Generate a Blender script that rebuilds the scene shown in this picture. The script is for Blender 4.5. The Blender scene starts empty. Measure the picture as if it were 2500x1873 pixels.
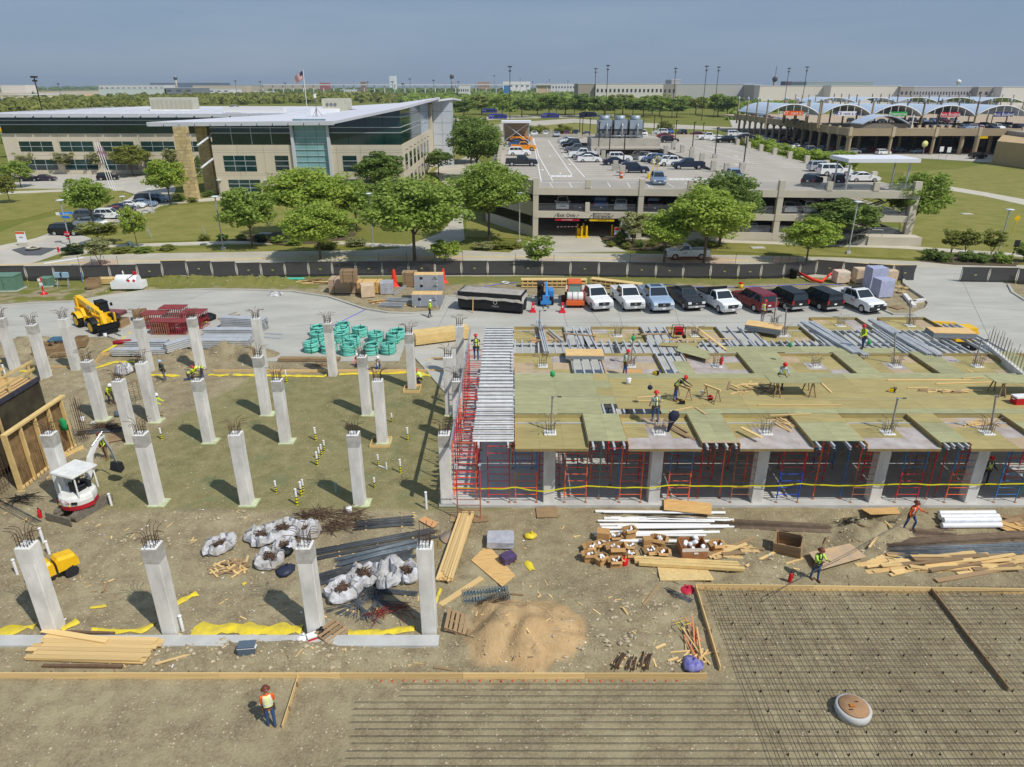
import bpy, math, random
from math import sin,cos,atan2,hypot
from mathutils import Vector, Matrix, noise, Quaternion
R=math.radians; PI=math.pi; NZ=noise.noise
SC=bpy.context.scene; COL=SC.collection
# ---------------------------------------------------------------- camera, sky, sun, exposure
F=1697.; TH=R(23.2); H=21.
cd=bpy.data.cameras.new('camera'); cam=bpy.data.objects.new('camera',cd); COL.objects.link(cam)
cd.sensor_width=36.; cd.sensor_fit='HORIZONTAL'; cd.lens=F/2500*36; cd.clip_start=.3; cd.clip_end=30000
cam.location=(0,0,H); cam.rotation_euler=(R(90)-TH,0,0); SC.camera=cam
SUN=Vector((2.6,-2.2,4.4)).normalized()
w=bpy.data.worlds.new('World'); SC.world=w; w.use_nodes=True
nt=w.node_tree; bg=nt.nodes['Background']
sky=nt.nodes.new('ShaderNodeTexSky'); sky.sky_type='NISHITA'; sky.sun_disc=False
sky.sun_elevation=math.asin(SUN.z); sky.sun_rotation=atan2(SUN.x,SUN.y)
sky.altitude=200; sky.air_density=1.0; sky.dust_density=.9; sky.ozone_density=1.6
# thin high veil of cloud over the whole sky
tc=nt.nodes.new('ShaderNodeTexCoord'); mp=nt.nodes.new('ShaderNodeMapping'); mp.inputs['Scale'].default_value=(1.2,1.2,9)
nz=nt.nodes.new('ShaderNodeTexNoise'); nz.inputs['Scale'].default_value=2.2; nz.inputs['Detail'].default_value=6; nz.inputs['Roughness'].default_value=.55
cr=nt.nodes.new('ShaderNodeMapRange'); cr.inputs[1].default_value=.38; cr.inputs[2].default_value=.78; cr.inputs[3].default_value=0; cr.inputs[4].default_value=1
hs=nt.nodes.new('ShaderNodeMix'); hs.data_type='RGBA'
nt.links.new(tc.outputs['Generated'],mp.inputs[0]); nt.links.new(mp.outputs[0],nz.inputs['Vector']); nt.links.new(nz.outputs[0],cr.inputs[0])
hs.inputs[0].default_value=.8; nt.links.new(sky.outputs[0],hs.inputs[6]); vc=nt.nodes.new('ShaderNodeMix'); vc.data_type='RGBA'; vc.inputs[6].default_value=(2.75,3.95,5.85,1); vc.inputs[7].default_value=(3.7,4.75,6.4,1); nt.links.new(cr.outputs[0],vc.inputs[0]); nt.links.new(vc.outputs[2],hs.inputs[7])
nt.links.new(hs.outputs[2],bg.inputs[0]); bg.inputs[1].default_value=.071
sl=bpy.data.lights.new('sun','SUN'); sl.energy=3.2; sl.angle=R(.6); sl.color=(1,.955,.88)
so=bpy.data.objects.new('sun',sl); COL.objects.link(so); so.rotation_euler=(-SUN).to_track_quat('-Z','Y').to_euler(); so.location=(30,-30,60)
SC.view_settings.view_transform='Standard'; SC.view_settings.look='None'; SC.view_settings.exposure=.17; SC.view_settings.gamma=1
SC.view_settings.use_curve_mapping=False
SC.render.engine='CYCLES'; cy=SC.cycles; cy.use_denoising=True; cy.max_bounces=6; cy.diffuse_bounces=4; cy.glossy_bounces=3; cy.transparent_max_bounces=8; cy.transmission_bounces=3; cy.caustics_reflective=False; cy.caustics_refractive=False
# ---------------------------------------------------------------- helpers
def G(px,py,z=0.):                       # photo pixel -> point on the level z (plain surveying from the horizon)
 u=(px-1250)/F; v=(py-936.5)/F
 t=(H-z)/(sin(TH)+v*cos(TH))
 return Vector((t*u,t*(cos(TH)-v*sin(TH)),z))
def AT(px,py,d):                         # photo pixel -> point at ground distance d
 u=(px-1250)/F; v=(py-936.5)/F
 t=d/(cos(TH)-v*sin(TH))
 return Vector((t*u,d,H-t*(sin(TH)+v*cos(TH))))
def lin(c): return tuple((x/255/12.92 if x<10 else ((x/255+.055)/1.055)**2.4) for x in c)
MATS={}
def M(name,rgb=None,rough=.8,metal=0.,var=0.,vs=1.,rnd=0.,bump=0.,bs=20.,rgb2=None,spec=.3,stretch=None,obj=False,alpha=1.,det=4,emit=None,wet=0):
 """procedural material: base colour with noise variation in world (or object) space, per-object random, bump"""
 if name in MATS: return MATS[name]
 m=bpy.data.materials.new(name); m.use_nodes=True; MATS[name]=m
 t=m.node_tree; N=t.nodes.new; L=t.links.new; b=t.nodes['Principled BSDF']
 b.inputs['Roughness'].default_value=rough; b.inputs['Metallic'].default_value=metal; b.inputs['Specular IOR Level'].default_value=spec
 c=tuple(min(.86,x*1.16) for x in lin(rgb)); b.inputs['Base Color'].default_value=(*c,1)
 src=None
 if var or bump:
  if obj: co=N('ShaderNodeTexCoord').outputs['Object']
  else: co=N('ShaderNodeNewGeometry').outputs['Position']
  if stretch:
   mpn=N('ShaderNodeMapping'); mpn.inputs['Scale'].default_value=stretch; L(co,mpn.inputs[0]); co=mpn.outputs[0]
 if var:
  n1=N('ShaderNodeTexNoise'); n1.inputs['Scale'].default_value=vs; n1.inputs['Detail'].default_value=det; n1.inputs['Roughness'].default_value=.6; L(co,n1.inputs['Vector'])
  mr=N('ShaderNodeMapRange'); mr.inputs[1].default_value=.32; mr.inputs[2].default_value=.68; L(n1.outputs[0],mr.inputs[0])
  mx=N('ShaderNodeMix'); mx.data_type='RGBA'; L(mr.outputs[0],mx.inputs[0])
  c2=tuple(min(.86,x*1.16) for x in lin(rgb2)) if rgb2 else tuple(min(1,x*(1+var)) for x in c)
  c1=c if rgb2 else tuple(x*(1-var) for x in c)
  mx.inputs[6].default_value=(*c1,1); mx.inputs[7].default_value=(*c2,1); src=mx.outputs[2]
 if rnd:
  oi=N('ShaderNodeObjectInfo'); mr=N('ShaderNodeMapRange'); mr.inputs[3].default_value=1-rnd; mr.inputs[4].default_value=1+rnd; L(oi.outputs['Random'],mr.inputs[0])
  mx=N('ShaderNodeMix'); mx.data_type='RGBA'; mx.blend_type='MULTIPLY'; mx.inputs[0].default_value=1
  if src: L(src,mx.inputs[6])
  else: mx.inputs[6].default_value=(*c,1)
  L(mr.outputs[0],mx.inputs[7]); src=mx.outputs[2]
 if src: L(src,b.inputs['Base Color'])
 if bump:
  nb=N('ShaderNodeTexNoise'); nb.inputs['Scale'].default_value=bs; nb.inputs['Detail'].default_value=3; L(co,nb.inputs['Vector'])
  bp=N('ShaderNodeBump'); bp.inputs['Strength'].default_value=bump; bp.inputs['Distance'].default_value=.05; L(nb.outputs[0],bp.inputs['Height']); L(bp.outputs[0],b.inputs['Normal'])
 if alpha<1: b.inputs['Alpha'].default_value=alpha
 if emit: b.inputs['Emission Color'].default_value=(*lin(emit),1); b.inputs['Emission Strength'].default_value=wet or 1
 return m
class MB:
 def __init__(s): s.v=[]; s.f=[]; s.sm=[]; s.mi=[]
 def add(s,vs,fs,smooth=False,mi=0):
  o=len(s.v); s.v+=[tuple(v) for v in vs]
  for f in fs: s.f.append(tuple(i+o for i in f)); s.sm.append(smooth); s.mi.append(mi)
  return s
 def box(s,c,sz,rot=None,mi=0,taper=None):
  hx,hy,hz=sz[0]/2,sz[1]/2,sz[2]/2; tx,ty=taper or (1,1)
  vs=[Vector((x*(tx if z>0 else 1),y*(ty if z>0 else 1),z)) for z in (-hz,hz) for x,y in ((-hx,-hy),(hx,-hy),(hx,hy),(-hx,hy))]
  if rot is not None:
   q=rot if isinstance(rot,Matrix) else Matrix.Rotation(rot,3,'Z'); vs=[q@v for v in vs]
  c=Vector(c); return s.add([v+c for v in vs],[(3,2,1,0),(4,5,6,7),(0,1,5,4),(1,2,6,5),(2,3,7,6),(3,0,4,7)],mi=mi)
 def tube(s,pts,r,n=6,cap=True,mi=0,smooth=True):
  pts=[Vector(p) for p in pts]; k=len(pts); rs=r if isinstance(r,(list,tuple)) else [r]*k
  vs=[]; up=None
  for i,p in enumerate(pts):
   d=(pts[min(i+1,k-1)]-pts[max(i-1,0)]).normalized()
   if up is None: up=Vector((0,0,1)) if abs(d.z)<.9 else Vector((1,0,0))
   a=d.cross(up)
   if a.length<1e-4: a=d.orthogonal()
   a.normalize(); b=d.cross(a); up=-b if b.length else up
   up=a.cross(d)
   for j in range(n):
    t=2*PI*j/n; vs.append(p+rs[i]*(a*cos(t)+b*sin(t)))
  fs=[(i*n+j,i*n+(j+1)%n,(i+1)*n+(j+1)%n,(i+1)*n+j) for i in range(k-1) for j in range(n)]
  s.add(vs,fs,smooth,mi)
  if cap:
   o=len(s.v)-len(vs)
   s.f.append(tuple(o+j for j in reversed(range(n)))); s.sm.append(False); s.mi.append(mi)
   s.f.append(tuple(o+(k-1)*n+j for j in range(n))); s.sm.append(False); s.mi.append(mi)
  return s
 def prism(s,poly,z0,z1,mi=0,bottom=False):
  n=len(poly); a=sum(poly[i][0]*poly[(i+1)%n][1]-poly[(i+1)%n][0]*poly[i][1] for i in range(n))
  if a<0: poly=poly[::-1]
  zs=lambda z,p: z(p[0],p[1]) if callable(z) else z
  vs=[(p[0],p[1],zs(z0,p)) for p in poly]+[(p[0],p[1],zs(z1,p)) for p in poly]
  fs=[tuple(range(n,2*n))]+[(i,(i+1)%n,n+(i+1)%n,n+i) for i in range(n)]
  if bottom: fs.append(tuple(reversed(range(n))))
  return s.add(vs,fs,mi=mi)
 def loft(s,rings,close=True,cap=True,smooth=False,mi=0):
  n=len(rings[0]); vs=[p for r in rings for p in r]; fs=[]
  for i in range(len(rings)-1):
   for j in range(n if close else n-1): fs.append((i*n+j,i*n+(j+1)%n,(i+1)*n+(j+1)%n,(i+1)*n+j))
  if cap: fs+= [tuple(reversed(range(n))),tuple(range((len(rings)-1)*n,len(rings)*n))]
  return s.add(vs,fs,smooth,mi)
 def lathe(s,prof,n=12,c=(0,0,0),mi=0,smooth=True):
  return s.loft([[ (c[0]+r*cos(2*PI*j/n),c[1]+r*sin(2*PI*j/n),c[2]+z) for j in range(n)] for r,z in prof],smooth=smooth,mi=mi)
 def mesh(s,name):
  me=bpy.data.meshes.new(name); me.from_pydata(s.v,[],s.f)
  me.polygons.foreach_set('use_smooth',s.sm)
  return me
 def build(s,name,mat,parent=None,loc=(0,0,0),rot=(0,0,0),**k):
  me=s.mesh(name); mats=mat if isinstance(mat,(list,tuple)) else [mat]
  for m in mats: me.materials.append(m)
  if len(mats)>1: me.polygons.foreach_set('material_index',s.mi)
  return O(name,me,None,parent,loc,rot,**k)
def O(name,me,mat=None,parent=None,loc=(0,0,0),rot=(0,0,0),scale=(1,1,1),mw=None,kind=None,**k):
 o=bpy.data.objects.new(name,me); COL.objects.link(o)
 if mat is not None:
  if not me.materials: me.materials.append(mat)
  o.material_slots[0].link='OBJECT'; o.material_slots[0].material=mat
 if parent: o.parent=parent
 if mw is not None: o.matrix_basis=mw
 else: o.location=loc; o.rotation_euler=rot; o.scale=scale
 if kind: o['kind']=kind
 for a,b in k.items(): o[a]=b
 return o
def tag(o,label,cat,group=None,kind=None):
 o['label']=label; o['category']=cat
 if group: o['group']=group
 if kind: o['kind']=kind
 return o
def T(name,label,cat,loc=(0,0,0),rz=0.,group=None,kind='thing',rot=None):
 o=bpy.data.objects.new(name,None); COL.objects.link(o); o.empty_display_size=.2
 o.location=loc; o.rotation_euler=rot or (0,0,rz); return tag(o,label,cat,group,kind)
CUBE=MB().box((0,0,0),(1,1,1)).mesh('unit_box')
CYLS={}
def CYL(n):
 if n not in CYLS: CYLS[n]=MB().tube([(0,0,0),(0,0,1)],1,n).mesh('unit_rod%d'%n)
 return CYLS[n]
def B(name,parent,mat,c,s,r=(0,0,0),**k): return O(name,CUBE,mat,parent,c,r,s,**k)
def rodmat(p0,p1,r):
 p0=Vector(p0); d=Vector(p1)-p0; l=d.length
 return Matrix.Translation(p0)@d.to_track_quat('Z','Y').to_matrix().to_4x4()@Matrix.Diagonal((r,r,l,1))
def C(name,parent,mat,p0,p1,r,n=8,**k): return O(name,CYL(n),mat,parent,mw=rodmat(p0,p1,r),**k)
def copy_tree(o,parent=None):
 c=o.copy(); COL.objects.link(c); c.parent=parent
 for ch in KIDS.get(o.name) or list(o.children): copy_tree(ch,c)
 return c
KIDS={}
TXM={}
def TEXT(name,parent,mat,body,loc,rot,size,ext=.004):
 if body not in TXM:
  cu=bpy.data.curves.new(name,'FONT'); cu.body=body; cu.size=1; cu.align_x='CENTER'; cu.align_y='CENTER'; cu.extrude=ext/size; cu.resolution_u=2
  o=bpy.data.objects.new('t',cu); me=bpy.data.meshes.new_from_object(o); bpy.data.objects.remove(o); TXM[body]=me; me.materials.clear()
 return O(name,TXM[body],mat,parent,loc,rot,(size,)*3)
def px(l): return [G(a,b)[:2] for a,b in l]
def smooth01(t): t=max(0,min(1,t)); return t*t*(3-2*t)
def inpoly(x,y,P):
 c=False; j=len(P)-1
 for i in range(len(P)):
  if (P[i][1]>y)!=(P[j][1]>y) and x<(P[j][0]-P[i][0])*(y-P[i][1])/(P[j][1]-P[i][1])+P[i][0]: c=not c
  j=i
 return c
rng=random.Random(7); U=rng.uniform; RR=rng.random
# ---------------------------------------------------------------- materials shared by the setting
conc=M('concrete_driveway',(168,166,157),.85,var=.12,vs=.35,bump=.08,bs=6,stretch=(.5,1.4,1),det=8)
conc2=M('concrete_street',(172,166,151),.88,var=.10,vs=.25,bump=.05,bs=5,det=7)
walkm=M('concrete_walk',(184,178,162),.9,var=.07,vs=.6)
concslab=M('concrete_slab',(178,178,174),.8,var=.12,vs=.8,bump=.05,bs=8)
conccol=M('concrete_column',(204,202,196),.85,var=.19,vs=1.3,bump=.10,bs=9,stretch=(1,1,.5),rnd=.07,det=9)
beige=M('precast_beige',(190,180,160),.9,var=.06,vs=.35,stretch=(1,1,.3),det=6)
wood=M('lumber',(206,176,122),.75,var=.18,vs=1.0,rnd=.16,bump=.05,bs=12,stretch=(1.2,14,14),obj=True)
woodold=M('weathered_wood',(146,122,92),.85,var=.22,vs=1.2,rnd=.2,stretch=(1.2,12,12),obj=True)
ply=M('plywood',(199,162,106),.75,var=.14,vs=1.6,rnd=.08,stretch=(1,6,1),obj=True)
rust=M('rebar_rust',(92,72,58),.75,metal=.1,var=.35,vs=3,rnd=.1)
steelbar=M('rebar_dark',(84,88,92),.55,metal=.25,var=.25,vs=2,rnd=.12)
galv=M('galvanized',(178,182,186),.42,metal=.45,var=.12,vs=2,rnd=.10)
alu=M('aluminium',(196,198,199),.42,metal=.35,var=.1,vs=1.5,rnd=.09)
white=M('white_plastic',(235,236,238),.45,rnd=.03)
whitep=M('white_paint',(226,226,222),.6)
black=M('black_plastic',(26,27,29),.6)
yellow=M('yellow_plastic',(222,200,44),.55,var=.2,vs=2.5,rgb2=(186,166,70))
steel=M('grey_steel',(120,124,128),.45,metal=.5)
rub=M('tyre_rubber',(28,28,29),.85,var=.2,vs=8)
# ---------------------------------------------------------------- outlines measured on the ground
PAD=px([(262,1240),(330,1150),(410,1075),(470,1000),(520,930),(560,908),(1120,905),(1095,1246)])
DRIVE=px([(-120,765),(0,750),(72,744),(174,740),(261,726),(348,714),(492,710),(600,711),(716,715),(803,728),(890,757),(948,767),(1006,769),(1075,764),(1090,727),(1113,726),(1300,727),(2063,727),(2151,758),(2180,771),(2227,771),(2259,758),(2268,745),(2256,730),(2224,709),(2206,694),(2206,655),(2370,655),(2461,698),(2471,717),(2500,736),(2700,790),(2700,1000),(1120,1000),(988,846),(974,884),(646,884),(600,838),(560,815),(480,835),(300,835),(265,823),(240,833),(-120,860)])
SANDC=G(1272,1538)
def dirtmask(x,y):
 return smooth01((x+75)/8)*smooth01((75-x)/8)*smooth01((84.5-y)/1.5)
def padf(x,y):
 if not (-40<x<0 and 28<y<56): return 0.
 n=NZ((x*.8,y*.8,3))*.35
 xl=-25.3+smooth01((y-36)/16)*4.5-smooth01((37-y)/5)*-1.0+n   # uneven western border of the treated pad
 return smooth01((x-xl)/.8)*smooth01((y-31.35-n*.6)/.7)*smooth01((51.0-y+n)/.6)
def sandf(x,y):
 a=atan2(y-SANDC.y,x-SANDC.x); r=hypot((x-SANDC.x)/2.7,(y-SANDC.y)/2.3)+.13*NZ((x*1.3,y*1.3,2))+.22*NZ((cos(a)*1.5,sin(a)*1.5,x*.3))
 return r
MOUNDS=[]   # x,y,rx,ry,h : clod heaps and hollows
for a,b,rx,ry,h in ((600,868,3.4,1.3,.75),(440,868,2.6,1.2,.5),(540,864,2.4,1.0,.5),(90,840,4,1.6,.5),(230,835,2.2,1.,.4),(40,850,3,1.5,.4),(2125,1300,2.3,1.4,.55),(1830,1370,2.0,1.2,.25),(2100,1340,1.6,1.,.3),
 (450,686,7,1.6,.55),(620,690,6,1.8,.7),(300,705,4,1.2,.45),(760,1610,4,1.2,.2),(600,1590,4,1.,.15),(1500,1585,2.5,1.2,.3),(1570,1500,2.,.8,.2),(240,1130,1.6,1.,.25),(225,1160,1.2,.8,.3),(2110,1262,1.7,.8,-.7),(1230,905,2.,.7,.25),(500,1260,3,.8,.18),(330,1330,2,1.,.15)):
 g=G(a,b); MOUNDS.append((g.x,g.y,rx,ry,h))
RUTS=[]
for a,b in (((300,1300),(700,1265)),((150,1330),(420,1400)),((1330,1420),(1560,1320)),((1400,1560),(1640,1480)),((220,1480),(620,1440)),((500,1600),(900,1590)),((1700,1400),(2000,1280)),((120,960),(330,940))):
 p_,q_=G(*a),G(*b); d_=(q_-p_).normalized(); RUTS.append(((p_.x+q_.x)/2,(p_.y+q_.y)/2,d_.x,d_.y))
def gz(x,y):
 m=dirtmask(x,y)
 if m<=0 or y<8: return 0.
 p=padf(x,y); a=(1-.8*p)*m
 z=(.06*NZ((x*.35,y*.35,0))+.05*NZ((x*1.1,y*1.1,5))+.035*NZ((x*2.6,y*2.6,9)))*a
 if y<22.2: z*=.35 if y<20.3 else .35+.65*(y-20.3)/1.9
 for mx,my,rx,ry,h in MOUNDS:
  r=((x-mx)/rx)**2+((y-my)/ry)**2
  if r<1: k=(1-r)**1.3; z+=h*k*(1+.55*NZ((x*1.7,y*1.7,1))+.35*NZ((x*4,y*4,2)))
 for x0,y0,dx,dy in RUTS:
  s_=(x-x0)*dx+(y-y0)*dy
  if -9<s_<9:
   o_=abs((x-x0)*-dy+(y-y0)*dx+.25*sin(s_*.5)); e_=abs(o_-.75)
   if e_<.3: z-=(.075+.03*sin(s_*9))*(1-e_/.3)*(1-p)*smooth01((9-abs(s_))/2)
 r=sandf(x,y)
 if r<1: k=(1-r); z+=.95*smooth01(k*1.2)*(1+.4*NZ((x*1.1,y*1.1,4)))+.16*min(1,k*3)*NZ((x*2.3,y*2.3,4))+.08*min(1,k*4)*NZ((x*5,y*5,7))
 return z
def ax(lo,hi,st,far,fn):
 a=[lo+i*st for i in range(int((hi-lo)/st)+1)]; d=st; L=lo; Hh=a[-1]; left=[]; right=[]
 while L>far[0]: d=min(d*1.45,600); L-=d; left.append(L)
 d=st
 while Hh<far[1]: d=min(d*1.45,600); Hh+=d; right.append(Hh)
 return left[::-1]+a+right
XS=ax(-54,54,.22,(-9000,9000),0); YS=ax(13,86,.22,(-60,9500),0)
me=bpy.data.meshes.new('ground'); nx,ny=len(XS),len(YS)
vs=[]; cols=[]
for y in YS:
 for x in XS:
  near=-60<x<60 and 8<y<88
  vs.append((x,y,gz(x,y) if near else 0.))
  g=1-dirtmask(x,y) if y<92 and abs(x)<90 else 1.
  if near:
   # thin grass strip along the site fence
   e=NZ((x*.7,y*.7,8)); g=max(g,smooth01((y-77.2-e*1.2)/1.6)*.85 if not -22>x else smooth01((y-75.5-e*1.5)/1.6)*.9)
   if x<-26 and y>66 and y<78: g=max(g,smooth01((e+.15)*3)*smooth01((y-69)/3)*smooth01((-x-30)/8))
   sd=sandf(x,y)
  cols+=[g,padf(x,y) if near else 0,(smooth01((1.0-sd)*9) if near else 0),1]
fs=[(j*nx+i,j*nx+i+1,(j+1)*nx+i+1,(j+1)*nx+i) for j in range(ny-1) for i in range(nx-1)]
me.from_pydata(vs,[],fs); me.polygons.foreach_set('use_smooth',[True]*len(fs))
ca=me.color_attributes.new('zone','FLOAT_COLOR','POINT'); ca.data.foreach_set('color',cols)
def ground_mat():
 m=bpy.data.materials.new('site_ground'); m.use_nodes=True; t=m.node_tree; N=t.nodes.new; L=t.links.new; b=t.nodes['Principled BSDF']; b.inputs['Roughness'].default_value=.95; b.inputs['Specular IOR Level'].default_value=.1
 pos=N('ShaderNodeNewGeometry').outputs['Position']; at=N('ShaderNodeAttribute'); at.attribute_name='zone'; sp=N('ShaderNodeSeparateColor'); L(at.outputs['Color'],sp.inputs[0])
 def nz(s,d=4,r=.6):
  n=N('ShaderNodeTexNoise'); n.inputs['Scale'].default_value=s; n.inputs['Detail'].default_value=d; n.inputs['Roughness'].default_value=r; L(pos,n.inputs['Vector']); return n.outputs[0]
 def rg(o,a,b_,c=0,d=1):
  n=N('ShaderNodeMapRange'); n.inputs[1].default_value=a; n.inputs[2].default_value=b_; n.inputs[3].default_value=c; n.inputs[4].default_value=d; L(o,n.inputs[0]); return n.outputs[0]
 def mix(f,a,b_,bl='MIX'):
  n=N('ShaderNodeMix'); n.data_type='RGBA'; n.blend_type=bl
  for s,v in ((0,f),(6,a),(7,b_)):
   if isinstance(v,(int,float)): n.inputs[s].default_value=v
   elif isinstance(v,tuple): n.inputs[s].default_value=(*[x*1.16 for x in lin(v)],1)
   else: L(v,n.inputs[s])
  return n.outputs[2]
 big=nz(.22,6); mid=nz(1.1,7,.65); fine=nz(9,5,.7)
 dirt=mix(rg(big,.35,.65),(155,144,112),(131,119,90)); dirt=mix(rg(mid,.42,.66,0,.8),dirt,(106,91,66)); dirt=mix(rg(nz(.45,5,.7),.54,.64,0,.6),dirt,(100,88,66)); dirt=mix(rg(fine,.35,.7,0,.55),dirt,(170,160,136))
 vo=N('ShaderNodeTexVoronoi'); vo.inputs['Scale'].default_value=5.5; L(pos,vo.inputs['Vector']); peb=rg(vo.outputs['Distance'],.10,.16,1,0)
 pk=N('ShaderNodeSeparateColor'); L(vo.outputs['Color'],pk.inputs[0]); ml=N('ShaderNodeMath'); ml.operation='MULTIPLY'; L(peb,ml.inputs[0]); L(rg(pk.outputs[0],.6,.68),ml.inputs[1])
 dirt=mix(ml.outputs[0],dirt,(206,197,178))
 pad=mix(rg(big,.3,.7),(124,118,80),(108,103,66)); pad=mix(rg(mid,.38,.7),pad,(140,132,95)); pad=mix(rg(fine,.5,.75,0,.5),pad,(180,172,146)); pad=mix(rg(nz(.5,3),.56,.66,0,.45),pad,(104,116,84))
 m2=N('ShaderNodeMath'); m2.operation='MULTIPLY'; L(ml.outputs[0],m2.inputs[0]); m2.inputs[1].default_value=.55; pad=mix(m2.outputs[0],pad,(214,210,196))
 sand=mix(rg(mid,.3,.7),(192,166,124),(168,140,102)); sand=mix(rg(fine,.4,.7,0,.5),sand,(164,130,92)); sand=mix(rg(nz(.8,5),.55,.7,0,.8),sand,(136,118,90))
 gr=mix(rg(nz(.05,6),.35,.65),(104,110,48),(126,120,64)); gr=mix(rg(nz(.9,5),.35,.7,0,.6),gr,(92,104,46))
 c=mix(sp.outputs[1],dirt,pad); c=mix(sp.outputs[2],c,sand); c=mix(sp.outputs[0],c,gr); L(c,b.inputs['Base Color'])
 bp=N('ShaderNodeBump'); bp.inputs['Strength'].default_value=.55; bp.inputs['Distance'].default_value=.10
 ad=N('ShaderNodeMath'); ad.operation='ADD'; L(mid,ad.inputs[0]); L(fine,ad.inputs[1]); L(ad.outputs[0],bp.inputs['Height']); L(bp.outputs[0],b.inputs['Normal'])
 return m
me.materials.append(ground_mat())
tag(O('ground',me),'dusty brown construction dirt turning to fields towards the horizon','ground',kind='structure')
# clods and stones lying loose on the dirt
cl=MB(); r2=random.Random(3)
def stone(mb,x,y,z,s):
 vs=[];
 for a in ((1,0,0),(-1,0,0),(0,1,0),(0,-1,0),(0,0,1),(0,0,-1)):
  k=s*r2.uniform(.55,1.2); vs.append((x+a[0]*k*1.2,y+a[1]*k,z+a[2]*k*.7))
 mb.add(vs,[(0,2,4),(2,1,4),(1,3,4),(3,0,4),(2,0,5),(1,2,5),(3,1,5),(0,3,5)])
DRb=DRIVE
for i in range(30000):
 y=17+(80-17)*r2.random()**1.7; xl=y*.85+8; x=r2.uniform(-xl,xl)
 if padf(x,y)>.4 and r2.random()<.85: continue
 if y<20.6 and r2.random()<.8: continue
 if inpoly(x,y,DRb): continue
 s=.018+.05*r2.random()**3
 near=any(abs(x-m[0])<m[2] and abs(y-m[1])<m[3] for m in MOUNDS)
 if near: s*=2.0
 stone(cl,x,y,gz(x,y)+s*.2,s)
cl.build('clods',M('clod_dirt',(158,142,113),.95,var=.3,vs=3,rgb2=(184,172,148)),kind='stuff',label='loose clods and pale stones scattered over the dirt',category='rubble')
# ---------------------------------------------------------------- driveway, slab, street, walks, lawns
def sheet(name,poly,z,mat,label,cat,th=.25,kind='structure'):
 o=MB().prism(poly,z-th,z).build(name,mat); return tag(o,label,cat,kind=kind)
drive=sheet('driveway',DRIVE,.10,conc,'new pale concrete site driveway with curved edge','driveway',.5)
def curb(poly,w,h,mat,parent,z0=-.2,name='kerb'):
 """raised kerb strip following a polyline"""
 P=[Vector(p) for p in poly]; L=[];Rr=[]
 for i,p in enumerate(P):
  d=(P[min(i+1,len(P)-1)]-P[max(i-1,0)]).normalized(); n=Vector((-d.y,d.x)); L.append(p+n*w/2); Rr.append(p-n*w/2)
 rings=[[(a.x,a.y,z0),(a.x,a.y,h),(b.x,b.y,h),(b.x,b.y,z0)] for a,b in zip(L,Rr)]
 return MB().loft(rings).build(name,mat,parent)
curb(DRIVE[1:16],.28,.24,conc,drive); curb(DRIVE[16:27],.28,.24,conc,drive); curb(DRIVE[28:32],.28,.22,conc,drive)
jm=M('saw_joint',(120,118,110),.9)
for a,b in (((1110,727),(1070,800)),((1365,727),(1385,800)),((1420,727),(1470,800)),((1640,727),(1660,800)),((1300,790),(2200,790)),((700,800),(1060,770)),((300,790),(520,712)),((0,800),(600,740)),((1860,727),(1900,790)),((2230,771),(2330,835)),((2280,745),(2500,760)),((2350,690),(2420,840)),((1500,727),(1520,800))):
 p,q=G(*a),G(*b); d=q-p; MB().box((0,0,0),(d.length,.035,.006)).build('saw_joint',jm,drive,((p.x+q.x)/2,(p.y+q.y)/2,.1045),(0,0,atan2(d.y,d.x)))
slab=tag(MB().prism([(-3.95,31.95),(45,31.95),(45,51.5),(-3.95,51.5)],-.3,.14).build('concrete_slab',concslab),'grey concrete ground slab under the shored deck','slab',kind='structure')
# grade beam of the front column row and small footing pads
tag(MB().prism([(-30,21.75),(-3.0,21.75),(-3.0,22.35),(-30,22.35)],-.2,.10).build('grade_beam',concslab),'low concrete grade beam under the front column row','beam',kind='structure')
STREET=px([(-400,668),(-200,664),(0,657),(180,628),(300,621),(620,615),(900,612),(1000,606),(1250,618),(1500,620),(1800,624),(2050,630),(2250,640),(2500,649),(2900,672)])+[(120,79.5),(47,79.5),(30,81.6),(-45,81.6),(-120,79.0)]
street=sheet('street',STREET,.06,conc2,'pale concrete street behind the black site fence','street')
ym=M('road_yellow',(214,178,70),.8,var=.2,vs=1)
for off in (0,.32):
 P=[G(a,b) for a,b in ((-100,652),(300,640),(700,632),(1150,628),(1600,634),(2000,641),(2230,650))]
 curb([(p.x,p.y+off) for p in P],.12,.066,ym,street,z0=.05,name='centre_line')
B('stop_bar',street,whitep,(*G(157,637)[:2],.064),(.5,4.6,.008),(0,0,-.75))
grass=M('lawn_grass',(110,112,48),.95,var=.25,vs=.35,rgb2=(134,128,70),bump=.35,bs=3,det=7)
grassd=M('bed_mulch',(88,76,60),.95,var=.3,vs=2)
def lawn(name,pts,label,z=.13,mat=None): return sheet(name,px(pts),z,mat or grass,label,'lawn' if not mat else 'bed',.2)
lawn('lawn',[(262,596),(200,575),(370,522),(425,503),(560,497),(700,505),(860,520),(870,570),(700,590),(560,585)],'large green lawn in front of the office building',.09)
lawn('lawn',[(-200,640),(-250,560),(0,568),(60,545),(170,520),(235,490),(300,468),(325,478),(250,520),(190,545),(80,585),(0,600)],'lawn triangle between lot drive and curved walk',.08)
lawn('lawn',[(-200,470),(0,462),(260,462),(310,476),(190,500),(60,535),(-200,560)],'lawn beside the parking lot walk',.11)
lawn('verge',[(150,618),(250,600),(440,608),(560,606),(700,602),(770,590),(860,585),(880,596),(780,612),(600,616),(300,621)],'strip of planted verge between sidewalk and street',.10)
lawn('lawn',[(1135,580),(1140,525),(1300,500),(1302,575),(1290,585)],'small lawn beside the garage corner',.10)
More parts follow.
